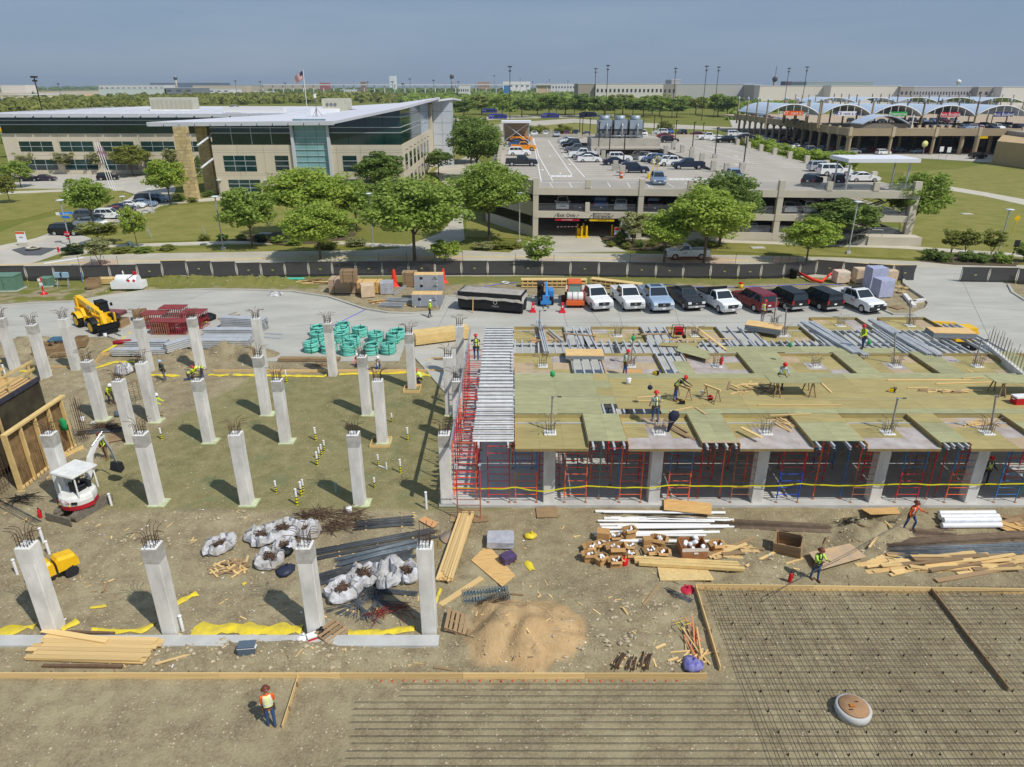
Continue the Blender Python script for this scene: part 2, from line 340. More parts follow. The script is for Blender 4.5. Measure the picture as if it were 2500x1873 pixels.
lawn('lawn',[(2195,610),(2205,420),(2330,415),(2500,385),(2900,420),(2900,640),(2500,622)],'wide green lawn sloping beside the parking garage',.10)
lawn('verge',[(1480,600),(1470,585),(1810,590),(2200,610),(2500,635),(2500,645),(2240,634),(1820,618),(1700,612)],'grass verge between the street and garage sidewalk',.10)
lawn('lawn',[(1110,395),(1108,340),(1115,300),(1240,298),(1500,306),(1560,340),(1450,345),(1230,345)],'mown field behind the parking garage',.09)
for nm,pts in (('walk',[(-150,625),(0,603),(60,590),(200,556),(330,505),(440,492),(560,480),(640,478),(640,484),(560,488),(440,497),(336,510),(206,562),(70,597),(0,612),(-150,634)]),
 ('walk',[(-150,500),(0,470),(180,463),(300,458),(306,462),(180,468),(0,476),(-150,506)]),
 ('sidewalk',[(150,630),(250,600),(560,590),(800,590),(1000,600),(1000,606),(800,597),(560,597),(260,606),(190,626)]),
 ('sidewalk',[(1480,575),(1700,586),(2200,602),(2500,622),(2500,630),(2200,609),(1700,592),(1480,582)]),
 ('walk',[(2290,452),(2400,470),(2500,488),(2700,520),(2700,540),(2500,502),(2400,480),(2290,462)])):
 sheet(nm,px(pts),.125,walkm,{'walk':'narrow pale footpath curving across the lawn','sidewalk':'pale sidewalk running along the street'}[nm],'footpath')
# drives off the street: garage entrance, lane between office and garage, lot, roads behind
sheet('garage_drive',px([(1240,620),(1300,585),(1315,560),(1455,560),(1470,590),(1530,615)]),.075,conc2,'concrete apron leading into the garage entrance','driveway')
sheet('service_lane',px([(960,612),(1085,612),(1135,585),(1130,540),(1150,470),(1180,400),(1150,380),(1100,385),(1060,420),(1100,470),(1120,520),(1075,570)]),.07,conc2,'concrete service lane between office and garage','lane')
lotm=M('lot_concrete',(174,169,158),.9,var=.1,vs=.3)
sheet('parking_lot',px([(-200,660),(-200,612),(0,590),(100,575),(200,548),(260,520),(330,475),(300,466),(180,470),(0,470),(-200,480),(-200,425),(60,427),(270,425),(400,432),(430,460),(420,490),(350,525),(250,575),(160,615),(60,650)]),.055,lotm,'office parking lot with looping driveway','parking lot')
sheet('road',px([(1000,330),(1100,325),(1240,300),(1400,290),(1560,300),(1800,312),(1800,320),(1560,312),(1400,300),(1270,312),(1100,345)]),.12,conc2,'pale road used by blue buses','road')
sheet('road',px([(1000,300),(1110,290),(1250,283),(1500,280),(1500,286),(1250,290),(1110,298)]),.115,conc2,'second pale road under the row of trees','road')
sheet('rental_yard',px([(1790,318),(1780,290),(2020,300),(2700,330),(2700,420),(2380,395),(2200,385),(2060,382),(1960,395),(1900,380)]),.10,lotm,'paved yard around the rental car deck','yard')
# ---------------------------------------------------------------- concrete columns with dowels
def dowel_mesh(seed,h=.95,n=4,s=.42,bend=1.0):
 r=random.Random(seed); mb=MB()
 for i in range(n):
  for j in range(n):
   if 0<i<n-1 and 0<j<n-1: continue
   x=-s/2+s*i/(n-1); y=-s/2+s*j/(n-1); d=Vector((x,y,0))
   if abs(x)>abs(y)-.01: d=Vector((1 if x>0 else -1,r.uniform(-.25,.25),0))
   else: d=Vector((r.uniform(-.4,.4),1 if y>0 else -1,0))
   hh=h*r.uniform(.62,.82); L=r.uniform(.12,.38)*bend
   p=[Vector((x,y,-.1)),Vector((x,y,hh*.7)),Vector((x,y,hh*.9))+d*.05,Vector((x,y,hh))+d*.16,Vector((x,y,hh+r.uniform(-.03,.08)))+d*(.16+L)]
   mb.tube(p,.013,5)
 for z in (.12,.3): mb.tube([(-s/2,-s/2,z),(s/2,-s/2,z),(s/2,s/2,z),(-s/2,s/2,z),(-s/2,-s/2,z)],.011,4)
 return mb.mesh('dowels')
DOW=[dowel_mesh(i) for i in range(5)]
def shaft_mesh(h,w=.61):
 mb=MB(); c=.02; a=w/2
 ring=lambda z:[(-a+c,-a,z),(a-c,-a,z),(a,-a+c,z),(a,a-c,z),(a-c,a,z),(-a+c,a,z),(-a,a-c,z),(-a,-a+c,z)]
 return mb.loft([ring(z) for z in (-.15,h*.82,h)]).mesh('shaft')
SH=shaft_mesh(4.3); SHD=shaft_mesh(4.12)
bandm=M('column_top_band',(182,180,172),.85,var=.14,vs=3,rgb2=(150,147,140),rnd=.08)
capw=M('column_top_white',(226,224,219),.8,var=.12,vs=12)
gfoot=M('footing_green',(178,186,150),.9,var=.2,vs=2)
def column(x,y,label,k,foot=True,rz=0.):
 z0=gz(x,y); t=T('concrete_column',label,'column',(x,y,z0 if abs(z0)<.1 else 0),rz,'bare concrete columns')
 O('shaft',SH,conccol,t)
 MB().loft([[(-.309,-.309,z),(.309,-.309,z),(.309,.309,z),(-.309,.309,z)] for z in (3.62,4.303)],cap=False).build('top_band',bandm if k%3 else conccol,t)
 B('top_cap',t,capw,(0,0,4.31),(.57,.57,.03)); O('rebar_dowels',DOW[k%5],rust,t,(0,0,4.3),(0,0,(k%4)*PI/2),kind='stuff')
 if foot: B('footing_edge',t,gfoot,(0.1,0.02,.02),(.95,.85,.09))
 return t
rows={ 'front':([-19.2,-14.25,-8.2,-3.45],22.75,'along the grade beam in the dirt'),
'second':([-24.2,-19.4,-14.45,-8.3,-3.55],32.35,'at the near edge of the treated pad'),
'third':([-24.3,-19.4,-14.5,-8.3,-3.4],39.5,'mid pad')}
k=0
cols=[]
FR=['with yellow roller parked behind it','beside white pipe and yellow sheeting','in front of rebar bundles and white bags','at the end of the grade beam by sand pile']
for i,x in enumerate(rows['front'][0]): column(x,22.75,'concrete column on the grade beam '+FR[i],k,False); k+=1
SE=['beside the mini excavator and wall form','one bay along from the mini excavator','two bays along from the mini excavator','behind the rusty bar heap and bags','closest to the red shoring tower']
for i,x in enumerate(rows['second'][0]): column(x,32.35,'concrete column on the dirt-side pad edge '+SE[i],k); k+=1
TH3=['of the mid-pad line nearest the wall form','of the mid-pad line, second from the wall form','of the mid-pad line, third from the wall form','of the mid-pad line with timber form round its foot','of the mid-pad line tucked behind red shoring frames']
for i,x in enumerate(rows['third'][0]): column(x,39.5,'concrete column '+TH3[i],k); k+=1
for px_,py_,l in ((242,1030,'beside white buckets and rebar scraps'),(371,1032,'with a worker standing behind it near cages'),(647,1017,'in line with coiled aqua hose piles'),(894,1017,'sharing the pad with a boxed column beside it'),(1098,1017,'half hidden by the deck edge rail')):
 g=G(px_,py_); column(g.x,g.y+.35,'concrete column '+l,k); k+=1
for px_,py_,l in ((31,905,'furthest along the dirt bank past the wall form'),(107,925,'behind the timber guardrail of the wall form'),(181,906,'in front of wooden crates and telehandler'),(360,908,'rising behind the white bulk bag on yellow sheeting'),(487,905,'beside the stacked red shoring frames'),(640,905,'beside the end of the aluminium beam stacks'),(811,920,'in front of the aqua hose coils on driveway edge'),(1005,950,'standing inside a square timber foot form'),(1125,928,'beside the yellow lumber stack and deck ladder')):
 g=G(px_,py_); column(g.x,g.y+.35,'concrete column '+l,k,False); k+=1
# ---------------------------------------------------------------- elevated plywood deck on shoring
ZD=4.5; ZP=4.26
green=M('deck_green',(152,151,114),.8,var=.13,vs=1.3,rnd=.10,stretch=(1,3,1),det=7)
tan=M('deck_tan',(158,145,97),.8,var=.13,vs=1.3,rnd=.10,stretch=(.6,3,1),det=7)
brn=M('deck_brown',(162,142,118),.85,var=.16,vs=1.4,rgb2=(178,160,128),rnd=.06,det=7)
gry=M('deck_lilac_grey',(178,172,168),.85,var=.2,vs=1.2,rgb2=(150,138,130),rnd=.05,det=7)
orng=M('deck_orange',(190,146,92),.8,var=.15,vs=1.2,rnd=.06)
edge=M('ply_edge',(132,116,76),.85,var=.2,vs=4)
deck=T('shoring_deck','plywood deck formwork on aluminium joists covering the shored storey','deck',(0,30.7,ZD))
deck.location=(0,0,0)
def sheets(x0,x1,y0,y1,z,mat,lx=2.44,ly=1.22,th=.019):
 nx=max(1,round((x1-x0)/lx)); ny=max(1,round((y1-y0)/ly)); dx=(x1-x0)/nx; dy=(y1-y0)/ny
 for i in range(nx):
  for j in range(ny):
   m=mat[(i*3+j*7)%len(mat)] if isinstance(mat,list) else mat
   B('plywood_sheet',deck,m,(x0+dx*(i+.5),y0+dy*(j+.5),z-th/2+U(-.002,.002)),(dx-.006,dy-.006,th))
def ibeam_mesh(along='x',h=.165,w=.10,t=.02):
 p=[(-w/2,-h/2),(w/2,-h/2),(w/2,-h/2+t),(t/2,-h/2+t),(t/2,h/2-t),(w/2,h/2-t),(w/2,h/2),(-w/2,h/2),(-w/2,h/2-t),(-t/2,h/2-t),(-t/2,-h/2+t),(-w/2,-h/2+t)]
 f=(lambda s,a,b:(s,a,b)) if along=='x' else (lambda s,a,b:(a,s,b))
 return MB().loft([[f(s,a,b) for a,b in p] for s in (-.5,.5)]).mesh('joist')
JX=ibeam_mesh('x'); JY=ibeam_mesh('y')
def joist(x0,y0,x1,y1,z,parent=None,name='joist',mat=None,sc=1.):
 d=Vector((x1-x0,y1-y0)); return O(name,JX,mat or alu,parent or deck,((x0+x1)/2,(y0+y1)/2,z),(0,0,atan2(d.y,d.x)),(d.length,sc,sc))
# middle strip between the column rows
sheets(.15,5.0,34.35,40.1,ZD,green); sheets(5.0,5.9,35.6,40.1,ZD,[green,tan]); sheets(5.9,40,34.95,39.35,ZD,tan); sheets(8.2,40,34.35,34.95,ZD,green,2.44,.6); sheets(5.9,40,39.35,40.12,ZD,green,2.44,.77)
CX=[2.0,7.7,13.3,19.7,24.9,30.2,35.6]
def panel(cx,cy,mats,hw=1.85,hd=1.8,front=None):
 """recessed drop panel round a column, with upright edge boards"""
 x0,x1,y0,y1=cx-hw,cx+hw,cy-hd,cy+hd
 if front: y0=front
 nx=3; ny=3; dx=(x1-x0)/nx; dy=(y1-y0)/ny
 for i in range(nx):
  for j in range(ny):
   m=mats[(i+j*nx)%len(mats)]
   if i==1 and j==1:     # leave the column hole
    e=.31; xa,xb,ya,yb=x0+dx,x0+2*dx,y0+dy,y0+2*dy
    for a,b,c,d in ((xa,xb,ya,cy-e),(xa,xb,cy+e,yb),(xa,cx-e,cy-e,cy+e),(cx+e,xb,cy-e,cy+e)):
     if b-a>.02 and d-c>.02: B('plywood_sheet',deck,m,((a+b)/2,(c+d)/2,ZP-.01),(b-a-.004,d-c-.004,.019))
   else: B('plywood_sheet',deck,m,(x0+dx*(i+.5),y0+dy*(j+.5),ZP-.01),(dx-.006,dy-.006,.019))
 em=edge
 B('edge_board',deck,tan,(cx,y1-.012,(ZP+ZD)/2-.012),(x1-x0-.03,.02,ZD-ZP-.03))
 for s,m in ((-1,orng),(1,em)): B('edge_board',deck,m,(cx+s*(hw-.012),(y0+y1)/2+.03,(ZP+ZD)/2-.012),(.02,y1-y0-.1,ZD-ZP-.03))
 if front: B('edge_board',deck,em,(cx,y0+.01,ZP-.09),(x1-x0,.02,.13))
# deck columns under and through the panels
def deckcol(x,y,k,label,h=4.12):
 t=T('concrete_column',label,'column',(x,y,.14),0,'columns under the deck')
 O('shaft',SHD,conccol,t); B('top_cap',t,capw,(0,0,4.135),(.62,.62,.025)); O('rebar_dowels',DOW[k%5],M('rebar_grey',(120,112,104),.6,metal=.2),t,(0,0,4.13),(0,0,(k%4)*PI/2),kind='stuff'); return t
FRONT=[[tan],[gry,gry,gry,tan,gry,tan,tan,brn,tan],[gry,gry,gry,tan,gry,gry,tan,tan,brn],[gry,gry,gry,tan,tan,gry,tan,tan,tan],[tan,tan,brn,tan,tan,gry,brn,gry,brn],[tan,gry,tan],[tan]]
for i,x in enumerate(CX[:6]):
 panel(x,32.5,FRONT[i],front=30.75); deckcol(x,32.5,i+1,'concrete column under the %s drop panel of the deck front'%('first second third fourth fifth sixth'.split()[i]))
MIDP=[[brn,brn,tan,brn,tan,brn,tan,tan,gry],[brn,orng,gry,gry,brn,brn,gry,gry,gry],[gry,gry,gry,gry,gry,tan,gry,brn,gry],[tan,tan,gry,tan,gry,tan,brn,tan,tan],[tan,brn,tan,tan,gry,tan,tan,tan,brn],[tan,tan,brn,tan,tan,tan,gry,tan,brn],[tan]]
for i,x in enumerate(CX): panel(x,41.95,MIDP[i]); deckcol(x,41.95,i,'column dowels through the %s drop panel of the deck middle row'%('first second third fourth fifth sixth seventh'.split()[i]))
BACK=[[tan,orng,brn,tan,tan,brn,tan,brn,tan],[brn,tan,tan,tan,brn,tan,gry,tan,brn],[brn,tan,brn,tan,tan,brn,tan,brn,tan],[tan,tan,brn,tan,gry,tan,tan,brn,tan],[tan,tan,gry,tan,tan,gry,brn,tan,gry],[tan,tan,brn]]
for i,(x,y) in enumerate(zip(CX,(47.9,47.9,47.9,48.0,50.2,50.2))): panel(x,y,BACK[i],hd=1.45); deckcol(x,y,i+2,'column dowels through the %s drop panel of the deck back row'%('first second third fourth fifth sixth'.split()[i]))
deckcol(20.0,50.6,1,'extra column dowels behind the shed-size plywood stack on the deck')
# strips between the front panels and over the middle row
for i in range(5):
 a,b=CX[i]+1.87,CX[i+1]-1.87
 sheets(a,b,31.15 if i%2==0 else 31.0,34.33,ZD,[green,green,tan] if i>1 else green,1.22,1.1)
 if i==1: sheets(a,b,30.95,31.15,ZD,brn,1.9,.3)
 for q in range(4): joist(a+.2+q*(b-a-.4)/3,30.55+.12*(q%2),a+.2+q*(b-a-.4)/3,34.9,ZD-.115)
for i in range(6):
 a,b=CX[i]+1.87,CX[i+1]-1.87
 if i>=2: sheets(a,b,40.15,44.0,ZD,green,1.22,1.0)
 elif i==1: sheets(a+.9,b,40.15,42.2,ZD,green,1.0,1.0)
 for q in range(4): joist(a+.1+q*(b-a-.2)/3,40.0,a+.1+q*(b-a-.2)/3,50.2 if i>2 else 49.6,ZD-.115)
sheets(14.4,22.3,43.85,45.0,ZD,green); sheets(22.3,26.2,43.8,44.7,ZD,green,2,.9)
# opening in the strip showing joists
for q in range(5): joist(5.1+q*.55,34.5,5.1+q*.55,35.6,ZD-.1)
# joist field behind the middle row, on stringers
for q in range(58):
 x=.2+q*.55
 if x<31.5: joist(x+U(-.05,.05),43.75 if x<14 or x>26 else 44.9,x+U(-.05,.05),46.5 if x<22 else 48.8,ZD-.115)
for y in (44.15,45.9,48.9): joist(0,y,31.5,y,ZD-.29)
for y in (35.9,38.6,40.6,33.6): joist(-2.2,y,40,y,ZD-.29)
for y in (31.3,33.4):
 for x in CX[:6]: joist(x-2.3,y,x+2.3,y,ZP-.11,mat=M('rusty_beam',(128,84,64),.7,var=.2,vs=3))
for a,b,m in (((1340,805),(1375,835),alu),((1415,800),(1440,850),alu),((1430,800),(1460,855),alu),((1405,805),(1425,850),alu)):
 p,q=G(*a,ZD),G(*b,ZD); joist(p.x,p.y,q.x,q.y,ZD-.02)
# diagonal bundles of joists laid out on the far part
for a,b in (((1955,785),(2085,862)),((1975,785),(2110,868)),((2120,780),(2265,865)),((2140,785),(2290,868)),((1310,780),(1330,860))):
 for o in (0,.14,.28):
  p,q=G(*a,ZD+.1),G(*b,ZD+.1); joist(p.x+o,p.y,q.x+o,q.y,ZD+.08)
# west bay: close set beams lying across the stringers
for q in range(33):
 y=31.4+q*.55; joist(-2.0+U(-.05,.05),y,.12+U(-.06,.02),y+U(-.02,.02),ZD-.06,mat=M('alu_light',(214,215,214),.5,metal=.15,var=.12,vs=2,rnd=.12),sc=1.15)
for x in (-1.7,-.2): joist(x,31.0,x,49.6,ZD-.25)
sheets(-.05,.12,40.5,44,ZD+.03,gry,.2,1.2)
# safety posts clamped to dowels, with line hooks
pm=M('post_pipe',(150,146,140),.6,metal=.2,var=.2,vs=5)
for i,(a,b,tx,ty,lb) in enumerate((((1345,1050),0,1349,968,'leaning on the dowels of the end panel over the west bay'),((2175,1048),0,2192,972,'over the fourth front panel'),((2419,1050),0,2432,965,'over the fifth front panel'),((1316,818),0,1318,758,'at the back corner beside the red cones'),((1540,888),0,1547,815,'beside the worker in the grey shirt'),((2183,885),0,2186,812,'between loose joists and middle panel'),((2378,890),0,2397,829,'clamped near the upstand with starter bars'),((1889,790),0,1896,728,'behind the red car at the deck rim'),((1915,818),0,1920,752,'beside the big plywood stack'),((2221,790),0,2223,733,'in front of the yellow boom'))):
 p=G(*a,4.3); q=AT(tx,ty,p.y-.1); t=T('safety_post','grey pipe fall-protection post '+lb,'post',p,group='fall-protection posts on the deck')
 d=q-p; C('pipe',t,pm,(0,0,-.05),d,.048,8); C('clamp',t,steel,d*.97,d*1.0,.07,8); C('hook_arm',t,steel,d,d+Vector((.3,.03,-.02)),.014,6); B('reel',t,black,d+Vector((.36,.03,-.03)),(.2,.06,.06))
# lifelines strung between posts
wire=M('cable_grey',(140,140,138),.5,metal=.5)
for a,b,l in (((1349,968),(2192,974),'thin grey lifeline stretched over the tan deck'),((2192,974),(2432,967),'thin grey lifeline between two front posts'),((1896,735),(2186,815),'thin lifeline slanting towards the loose joists')):
 p=AT(*a,32.3 if a[1]>900 else 50.3); q=AT(*b,32.3 if b[1]>900 else 42)
 tag(C('lifeline',None,wire,p,q,.008,5),l,'cable')
# ---------------------------------------------------------------- shoring frames
FC={'orange':M('frame_orange',(222,100,62),.6,var=.2,vs=5,rnd=.12),'red':M('frame_red',(196,58,58),.6,var=.2,vs=5,rnd=.12),'blue':M('frame_blue',(62,116,168),.6,var=.2,vs=5,rnd=.1),'royal':M('frame_royal',(34,78,186),.55),'brown':M('frame_brown',(158,104,78),.7,var=.25,vs=5,rnd=.1),'green':M('frame_teal',(92,138,120),.6)}
def frame(x,y,label,c1,c2=None,w=1.15,z0=.14,top=4.05,group='shoring frames under the deck'):
 t=T('shoring_scaffold',label,'scaffold frame',(x,y,z0),0,group); h=top-z0; c2=c2 or c1; m1,m2=FC[c1],FC[c2]; hm=h*.5
 for s in (-1,1):
  C('leg',t,m1,(s*w/2,0,.28),(s*w/2,0,hm),.036,6); C('leg',t,m2,(s*w/2,0,hm),(s*w/2,0,h-.3),.036,6)
  C('screw_jack',t,galv if s<0 else FC['brown'],(s*w/2,0,.015),(s*w/2,0,.3),.022,6); B('base_plate',t,FC['brown'],(s*w/2,0,.008),(.15,.15,.014))
  C('head_jack',t,galv,(s*w/2,0,h-.3),(s*w/2,0,h-.05),.022,6); B('u_head',t,galv,(s*w/2,0,h-.03),(.16,.14,.06))
 n=8
 for i in range(n):
  z=.5+(h-.95)*i/(n-1); C('rung',t,m1 if z<hm else m2,(-w/2,0,z),(w/2,0,z),.021,5)
 return t
xs=[(-.72,'red','red'),(.75,'orange','blue'),(3.42,'orange','orange'),(6.4,'orange','orange'),(9.0,'orange','blue'),(12.45,'brown','brown'),(14.95,'royal','red'),(19.0,'brown','orange'),(21.4,'red','blue'),(24.1,'orange','blue'),(26.8,'blue','blue'),(10.7,'red','brown'),(17.0,'red','orange'),(2.1,'red','orange'),(5.0,'orange','red'),(7.7,'red','red'),(13.7,'orange','red'),(20.3,'red','orange'),(22.8,'brown','red'),(25.6,'orange','red'),(28.4,'red','blue')]
nm=['beside the open west bay','next to the first front column','past the first front column','before the second front column','after the second front column','before the third front column','with royal blue lower half','before the fourth front column','after the fourth front column','before the fifth front column','all blue past the fifth front column','set back between second and third columns','set back between third and fourth columns']+['set back near %s'%a for a in ('the first column','the joist ends after it','the second column','the third column','the fourth column','the wide joist gap','the fifth column','the sixth column')]
for (x,a,b),l in zip(xs,nm): frame(x,32.25 if 'set back' not in l else 34.0,'%s%s ladder shoring frame %s'%(a,'' if a==b else ' and '+b,l),a,b)
cc=['orange','red','red','brown','blue','orange','red']
for j,y in enumerate((35.9,38.7,41.3)):
 for i,x in enumerate((.6,3.3,6.2,9.2,12.2,15.2,18.4,21.6,24.4,27.4,30.6,33.6)):
  frame(x+.3*(j%2),y,'shoring frame standing in the shade deep under the deck',cc[(i*3+j)%7],cc[(i+j*2)%7],group='frames in the shade under the deck')
# open west bay tower of red frames
for q in range(12): frame(-2.55,32.6+q*1.38,'red shoring frame in the open tower row of the west bay','red' if q%4 else 'orange',top=4.1,w=1.2,group='red frames of the west bay')
frame(-2.25,30.85,'tall red end frame on plywood pads in the dirt','brown','red',w=1.2,z0=.05,top=3.3)
for s in (-1,1): tag(B('plywood_pad',None,woodold,(-2.25+s*.6,30.85,gz(-2.25,30.85)+.02),(.8,.6,.03),(0,0,.1*s)),'weathered plywood pad under the %s leg of red end frame'%('west' if s<0 else 'east'),'board')
tag(B('guard_plank',None,galv,(-3.12,40.2,4.2),(.08,18.4,.28)),'long galvanised toe rail along the west rim of deck','rail')
# braces
for i,(x,y) in enumerate(((4.9,33.6),(7.7,34.2),(10.7,33.2),(16.9,33.4),(22.7,33.4),(5.0,36.5),(13.6,36),(19.8,36))):
 t=T('cross_brace','crossed thin steel brace between shoring frames','brace',(x,y,.14),0,'cross braces under the deck')
 C('rod',t,FC['brown'],(-.75,0,.5),(.75,0,3.2),.014,5); C('rod',t,FC['brown'],(.75,.04,.5),(-.75,.04,3.2),.014,5)
for i,(x,y,a) in enumerate(((4.75,32.6,'green'),(5.75,32.6,'blue'),(10.2,32.7,'red'),(11.4,32.7,'orange'),(16.5,32.6,'orange'),(18.0,32.6,'blue'),(22.7,32.6,'red'),(23.3,32.8,'red'),(27.9,32.7,'green'))):
 t=T('shoring_post','%s single shoring post under the deck front edge'%FC[a].name.split('_')[1],'post',(x,y,.14),0,'single posts under the deck front'); C('tube',t,FC[a],(0,0,.2),(0,0,3.7),.035,6); C('screw_jack',t,FC['brown'],(0,0,0.01),(0,0,.25),.02,6); B('u_head',t,galv,(0,0,3.75),(.16,.14,.1)); B('base_plate',t,FC['brown'],(0,0,.008),(.16,.16,.014))
# caution tape with lettering
tape=M('tape_yellow',(240,216,30),.5); pts=[(-3.25,1.15),(-2.8,1.2),(-2.0,1.12),(-.6,1.12),(.1,1.22),(.9,1.05),(1.7,.95),(2.6,1.1),(3.9,1.3),(5.5,1.2),(7.5,1.18),(8.35,1.35),(11,1.27),(14.2,1.3),(15.5,1.42),(17.5,1.3),(19.6,1.36),(20.7,1.42),(22.5,1.38),(25,1.38),(27.6,1.45),(30,1.3)]
def tapez(x):
 for (a,za),(b,zb) in zip(pts,pts[1:]):
  if a<=x<=b: return za+(zb-za)*(x-a)/(b-a)
 return 1.2
mb=MB(); xx=[-3.25+i*.25 for i in range(134)]
mb.add([(x,32.05+.02*sin(x*3),tapez(x)+o*.038+.012*sin(x*5)) for x in xx for o in (-1,1)],[(2*i,2*i+2,2*i+3,2*i+1) for i in range(len(xx)-1)])
tp=T('caution_tape','yellow caution tape strung along the shored bays','tape',(0,0,0)); mb.build('ribbon',tape,tp)
for x in (-1.3,1.2,4.9,6.0,7.1,9.3,10.6,12.2,16.3,18.2,21.5,23.2,25.2): TEXT('lettering',tp,black,'CAUTION',(x,32.0,tapez(x)),(R(90),0,0),.075)
# upstand with starter bars at the east end of the deck, seen beyond the last panels
us=T('concrete_upstand','low concrete upstand wall with upright starter bars','wall',(32.2,43,4.3))
P=[G(1900/3.16+1800,765/3.16+600,4.5),G(2140/3.16+1800,965/3.16+600,4.5)]; dv=(P[1]-P[0]); ang=atan2(dv.y,dv.x); us.location=P[0]; us.rotation_euler=(0,0,ang)
B('wall_body',us,conccol,(dv.length*.75,.12,-.1),(dv.length*1.5,.25,.6))
for i in range(22):
 for s in (.04,.2): C('starter_bar',us,M('rebar_grey'),(.3+i*.42,s,.15),(.3+i*.42+U(-.05,.05),s,1.25+U(-.2,.5)),.014,5)
# ---------------------------------------------------------------- trees
import numpy as np
def leaf_mat(name,c1,c2,c3):
 m=bpy.data.materials.new(name); m.use_nodes=True; t=m.node_tree; N=t.nodes.new; L=t.links.new; b=t.nodes['Principled BSDF']; b.inputs['Roughness'].default_value=.55; b.inputs['Specular IOR Level'].default_value=.25
 g=N('ShaderNodeNewGeometry'); n=N('ShaderNodeTexNoise'); n.inputs['Scale'].default_value=.7; L(g.outputs['Position'],n.inputs['Vector'])
 mr=N('ShaderNodeMapRange'); mr.inputs[1].default_value=.35; mr.inputs[2].default_value=.65; L(n.outputs[0],mr.inputs[0])
 a=N('ShaderNodeMix'); a.data_type='RGBA'; L(mr.outputs[0],a.inputs[0]); a.inputs[6].default_value=(*lin(c1),1); a.inputs[7].default_value=(*lin(c2),1)
 d=N('ShaderNodeMix'); d.data_type='RGBA'; L(g.outputs['Random Per Island'],d.inputs[0]); L(a.outputs[2],d.inputs[6]); d.inputs[7].default_value=(*lin(c3),1)
 L(d.outputs[2],b.inputs['Base Color'])
 tr=N('ShaderNodeBsdfTranslucent'); L(d.outputs[2],tr.inputs[0]); mx=N('ShaderNodeMixShader'); mx.inputs[0].default_value=.42; L(b.outputs[0],mx.inputs[1]); L(tr.outputs[0],mx.inputs[2]); L(mx.outputs[0],t.nodes['Material Output'].inputs[0])
 MATS[name]=m; return m
LEAF={'bright':leaf_mat('leaf_bright',(176,194,86),(194,206,100),(148,172,72)),'mid':leaf_mat('leaf_mid',(158,180,86),(178,194,98),(134,158,72)),'dark':leaf_mat('leaf_dark',(132,156,78),(152,172,90),(108,130,64)),'pale':leaf_mat('leaf_pale',(176,178,122),(188,186,134),(150,156,104)),'olive':leaf_mat('leaf_olive',(156,162,82),(172,174,92),(130,138,66)),'bluegreen':leaf_mat('leaf_bluegreen',(70,92,62),(88,108,74),(56,74,50))}
bark=M('bark',(104,90,76),.95,var=.25,vs=4,stretch=(1,1,.3))
def leaf_quads(P,Nn,size,rs,aspect=1.5):
 """P: centres, Nn: facing directions -> mesh of small leaf faces"""
 n=len(P); a=rs.normal(size=(n,3)); a-=(a*Nn).sum(1,keepdims=True)*Nn; a/=np.linalg.norm(a,axis=1,keepdims=True)+1e-9; b=np.cross(Nn,a)
 s=size*rs.uniform(.6,1.3,(n,1)); A=a*s*aspect*.5; Bv=b*s*.5
 V=np.stack([P-A,P-Bv*1.0+Nn*s*.12,P+A,P+Bv+Nn*s*.12],1).reshape(-1,3)
 me=bpy.data.meshes.new('crown'); me.vertices.add(4*n); me.vertices.foreach_set('co',V.astype(np.float32).ravel())
 me.loops.add(4*n); me.loops.foreach_set('vertex_index',np.arange(4*n,dtype=np.int32)); me.polygons.add(n); me.polygons.foreach_set('loop_start',np.arange(0,4*n,4,dtype=np.int32))
 me.update(calc_edges=True); me.validate(); return me
def crown_mesh(seed,nclump,nleaf,leaf,shape='round',sparse=0.):
 rs=np.random.RandomState(seed); C=[];N=[]
 u=rs.normal(size=(nclump,3)); u/=np.linalg.norm(u,axis=1,keepdims=True); r=rs.uniform(.25,.98,(nclump,1))**.55
 c=u*r
 if shape=='cone': h=rs.uniform(-1,1,(nclump,1)); c=np.hstack([u[:,:2]*(1-.95*(h+1)/2)*.9,h])
 elif shape=='dome': c[:,2]=np.where(c[:,2]<0,c[:,2]*.75,c[:,2])
 elif shape=='vase': c[:,:2]*=(.55+.45*(c[:,2:3]+1)/2)
 c[:,:2]+=.10*rs.normal(size=(nclump,2))
 per=np.maximum(4,(nleaf/nclump*rs.uniform(.5,1.5,nclump)).astype(int))
 for k in range(nclump):
  m=per[k]; rc=.195*rs.uniform(.7,1.4)*(1.0 if shape!='cone' else .8); d=rs.normal(size=(m,3)); d/=np.linalg.norm(d,axis=1,keepdims=True); q=rs.uniform(.35,1,(m,1))**.5
  P=c[k]+d*q*rc*np.array([1.25,1.25,.8]); nn=d*.6+rs.normal(size=(m,3))*.55+np.array([0,0,.55]); nn/=np.linalg.norm(nn,axis=1,keepdims=True)
  C.append(P); N.append(nn)
 return leaf_quads(np.vstack(C),np.vstack(N),leaf,rs)
CROWN={'big':[crown_mesh(i,230,16500,.062,'dome') for i in (1,2,3)],'mid':[crown_mesh(10+i,130,8200,.080,'dome') for i in range(3)],'small':[crown_mesh(20+i,70,3200,.112,'round') for i in range(3)],'far':[crown_mesh(30+i,60,1500,.17,'dome') for i in range(3)],'vase':[crown_mesh(40+i,50,1800,.125,'vase') for i in range(2)],'cone':[crown_mesh(50,70,1800,.10,'cone')],'tiny':[crown_mesh(60+i,26,420,.22,'dome') for i in range(2)]}
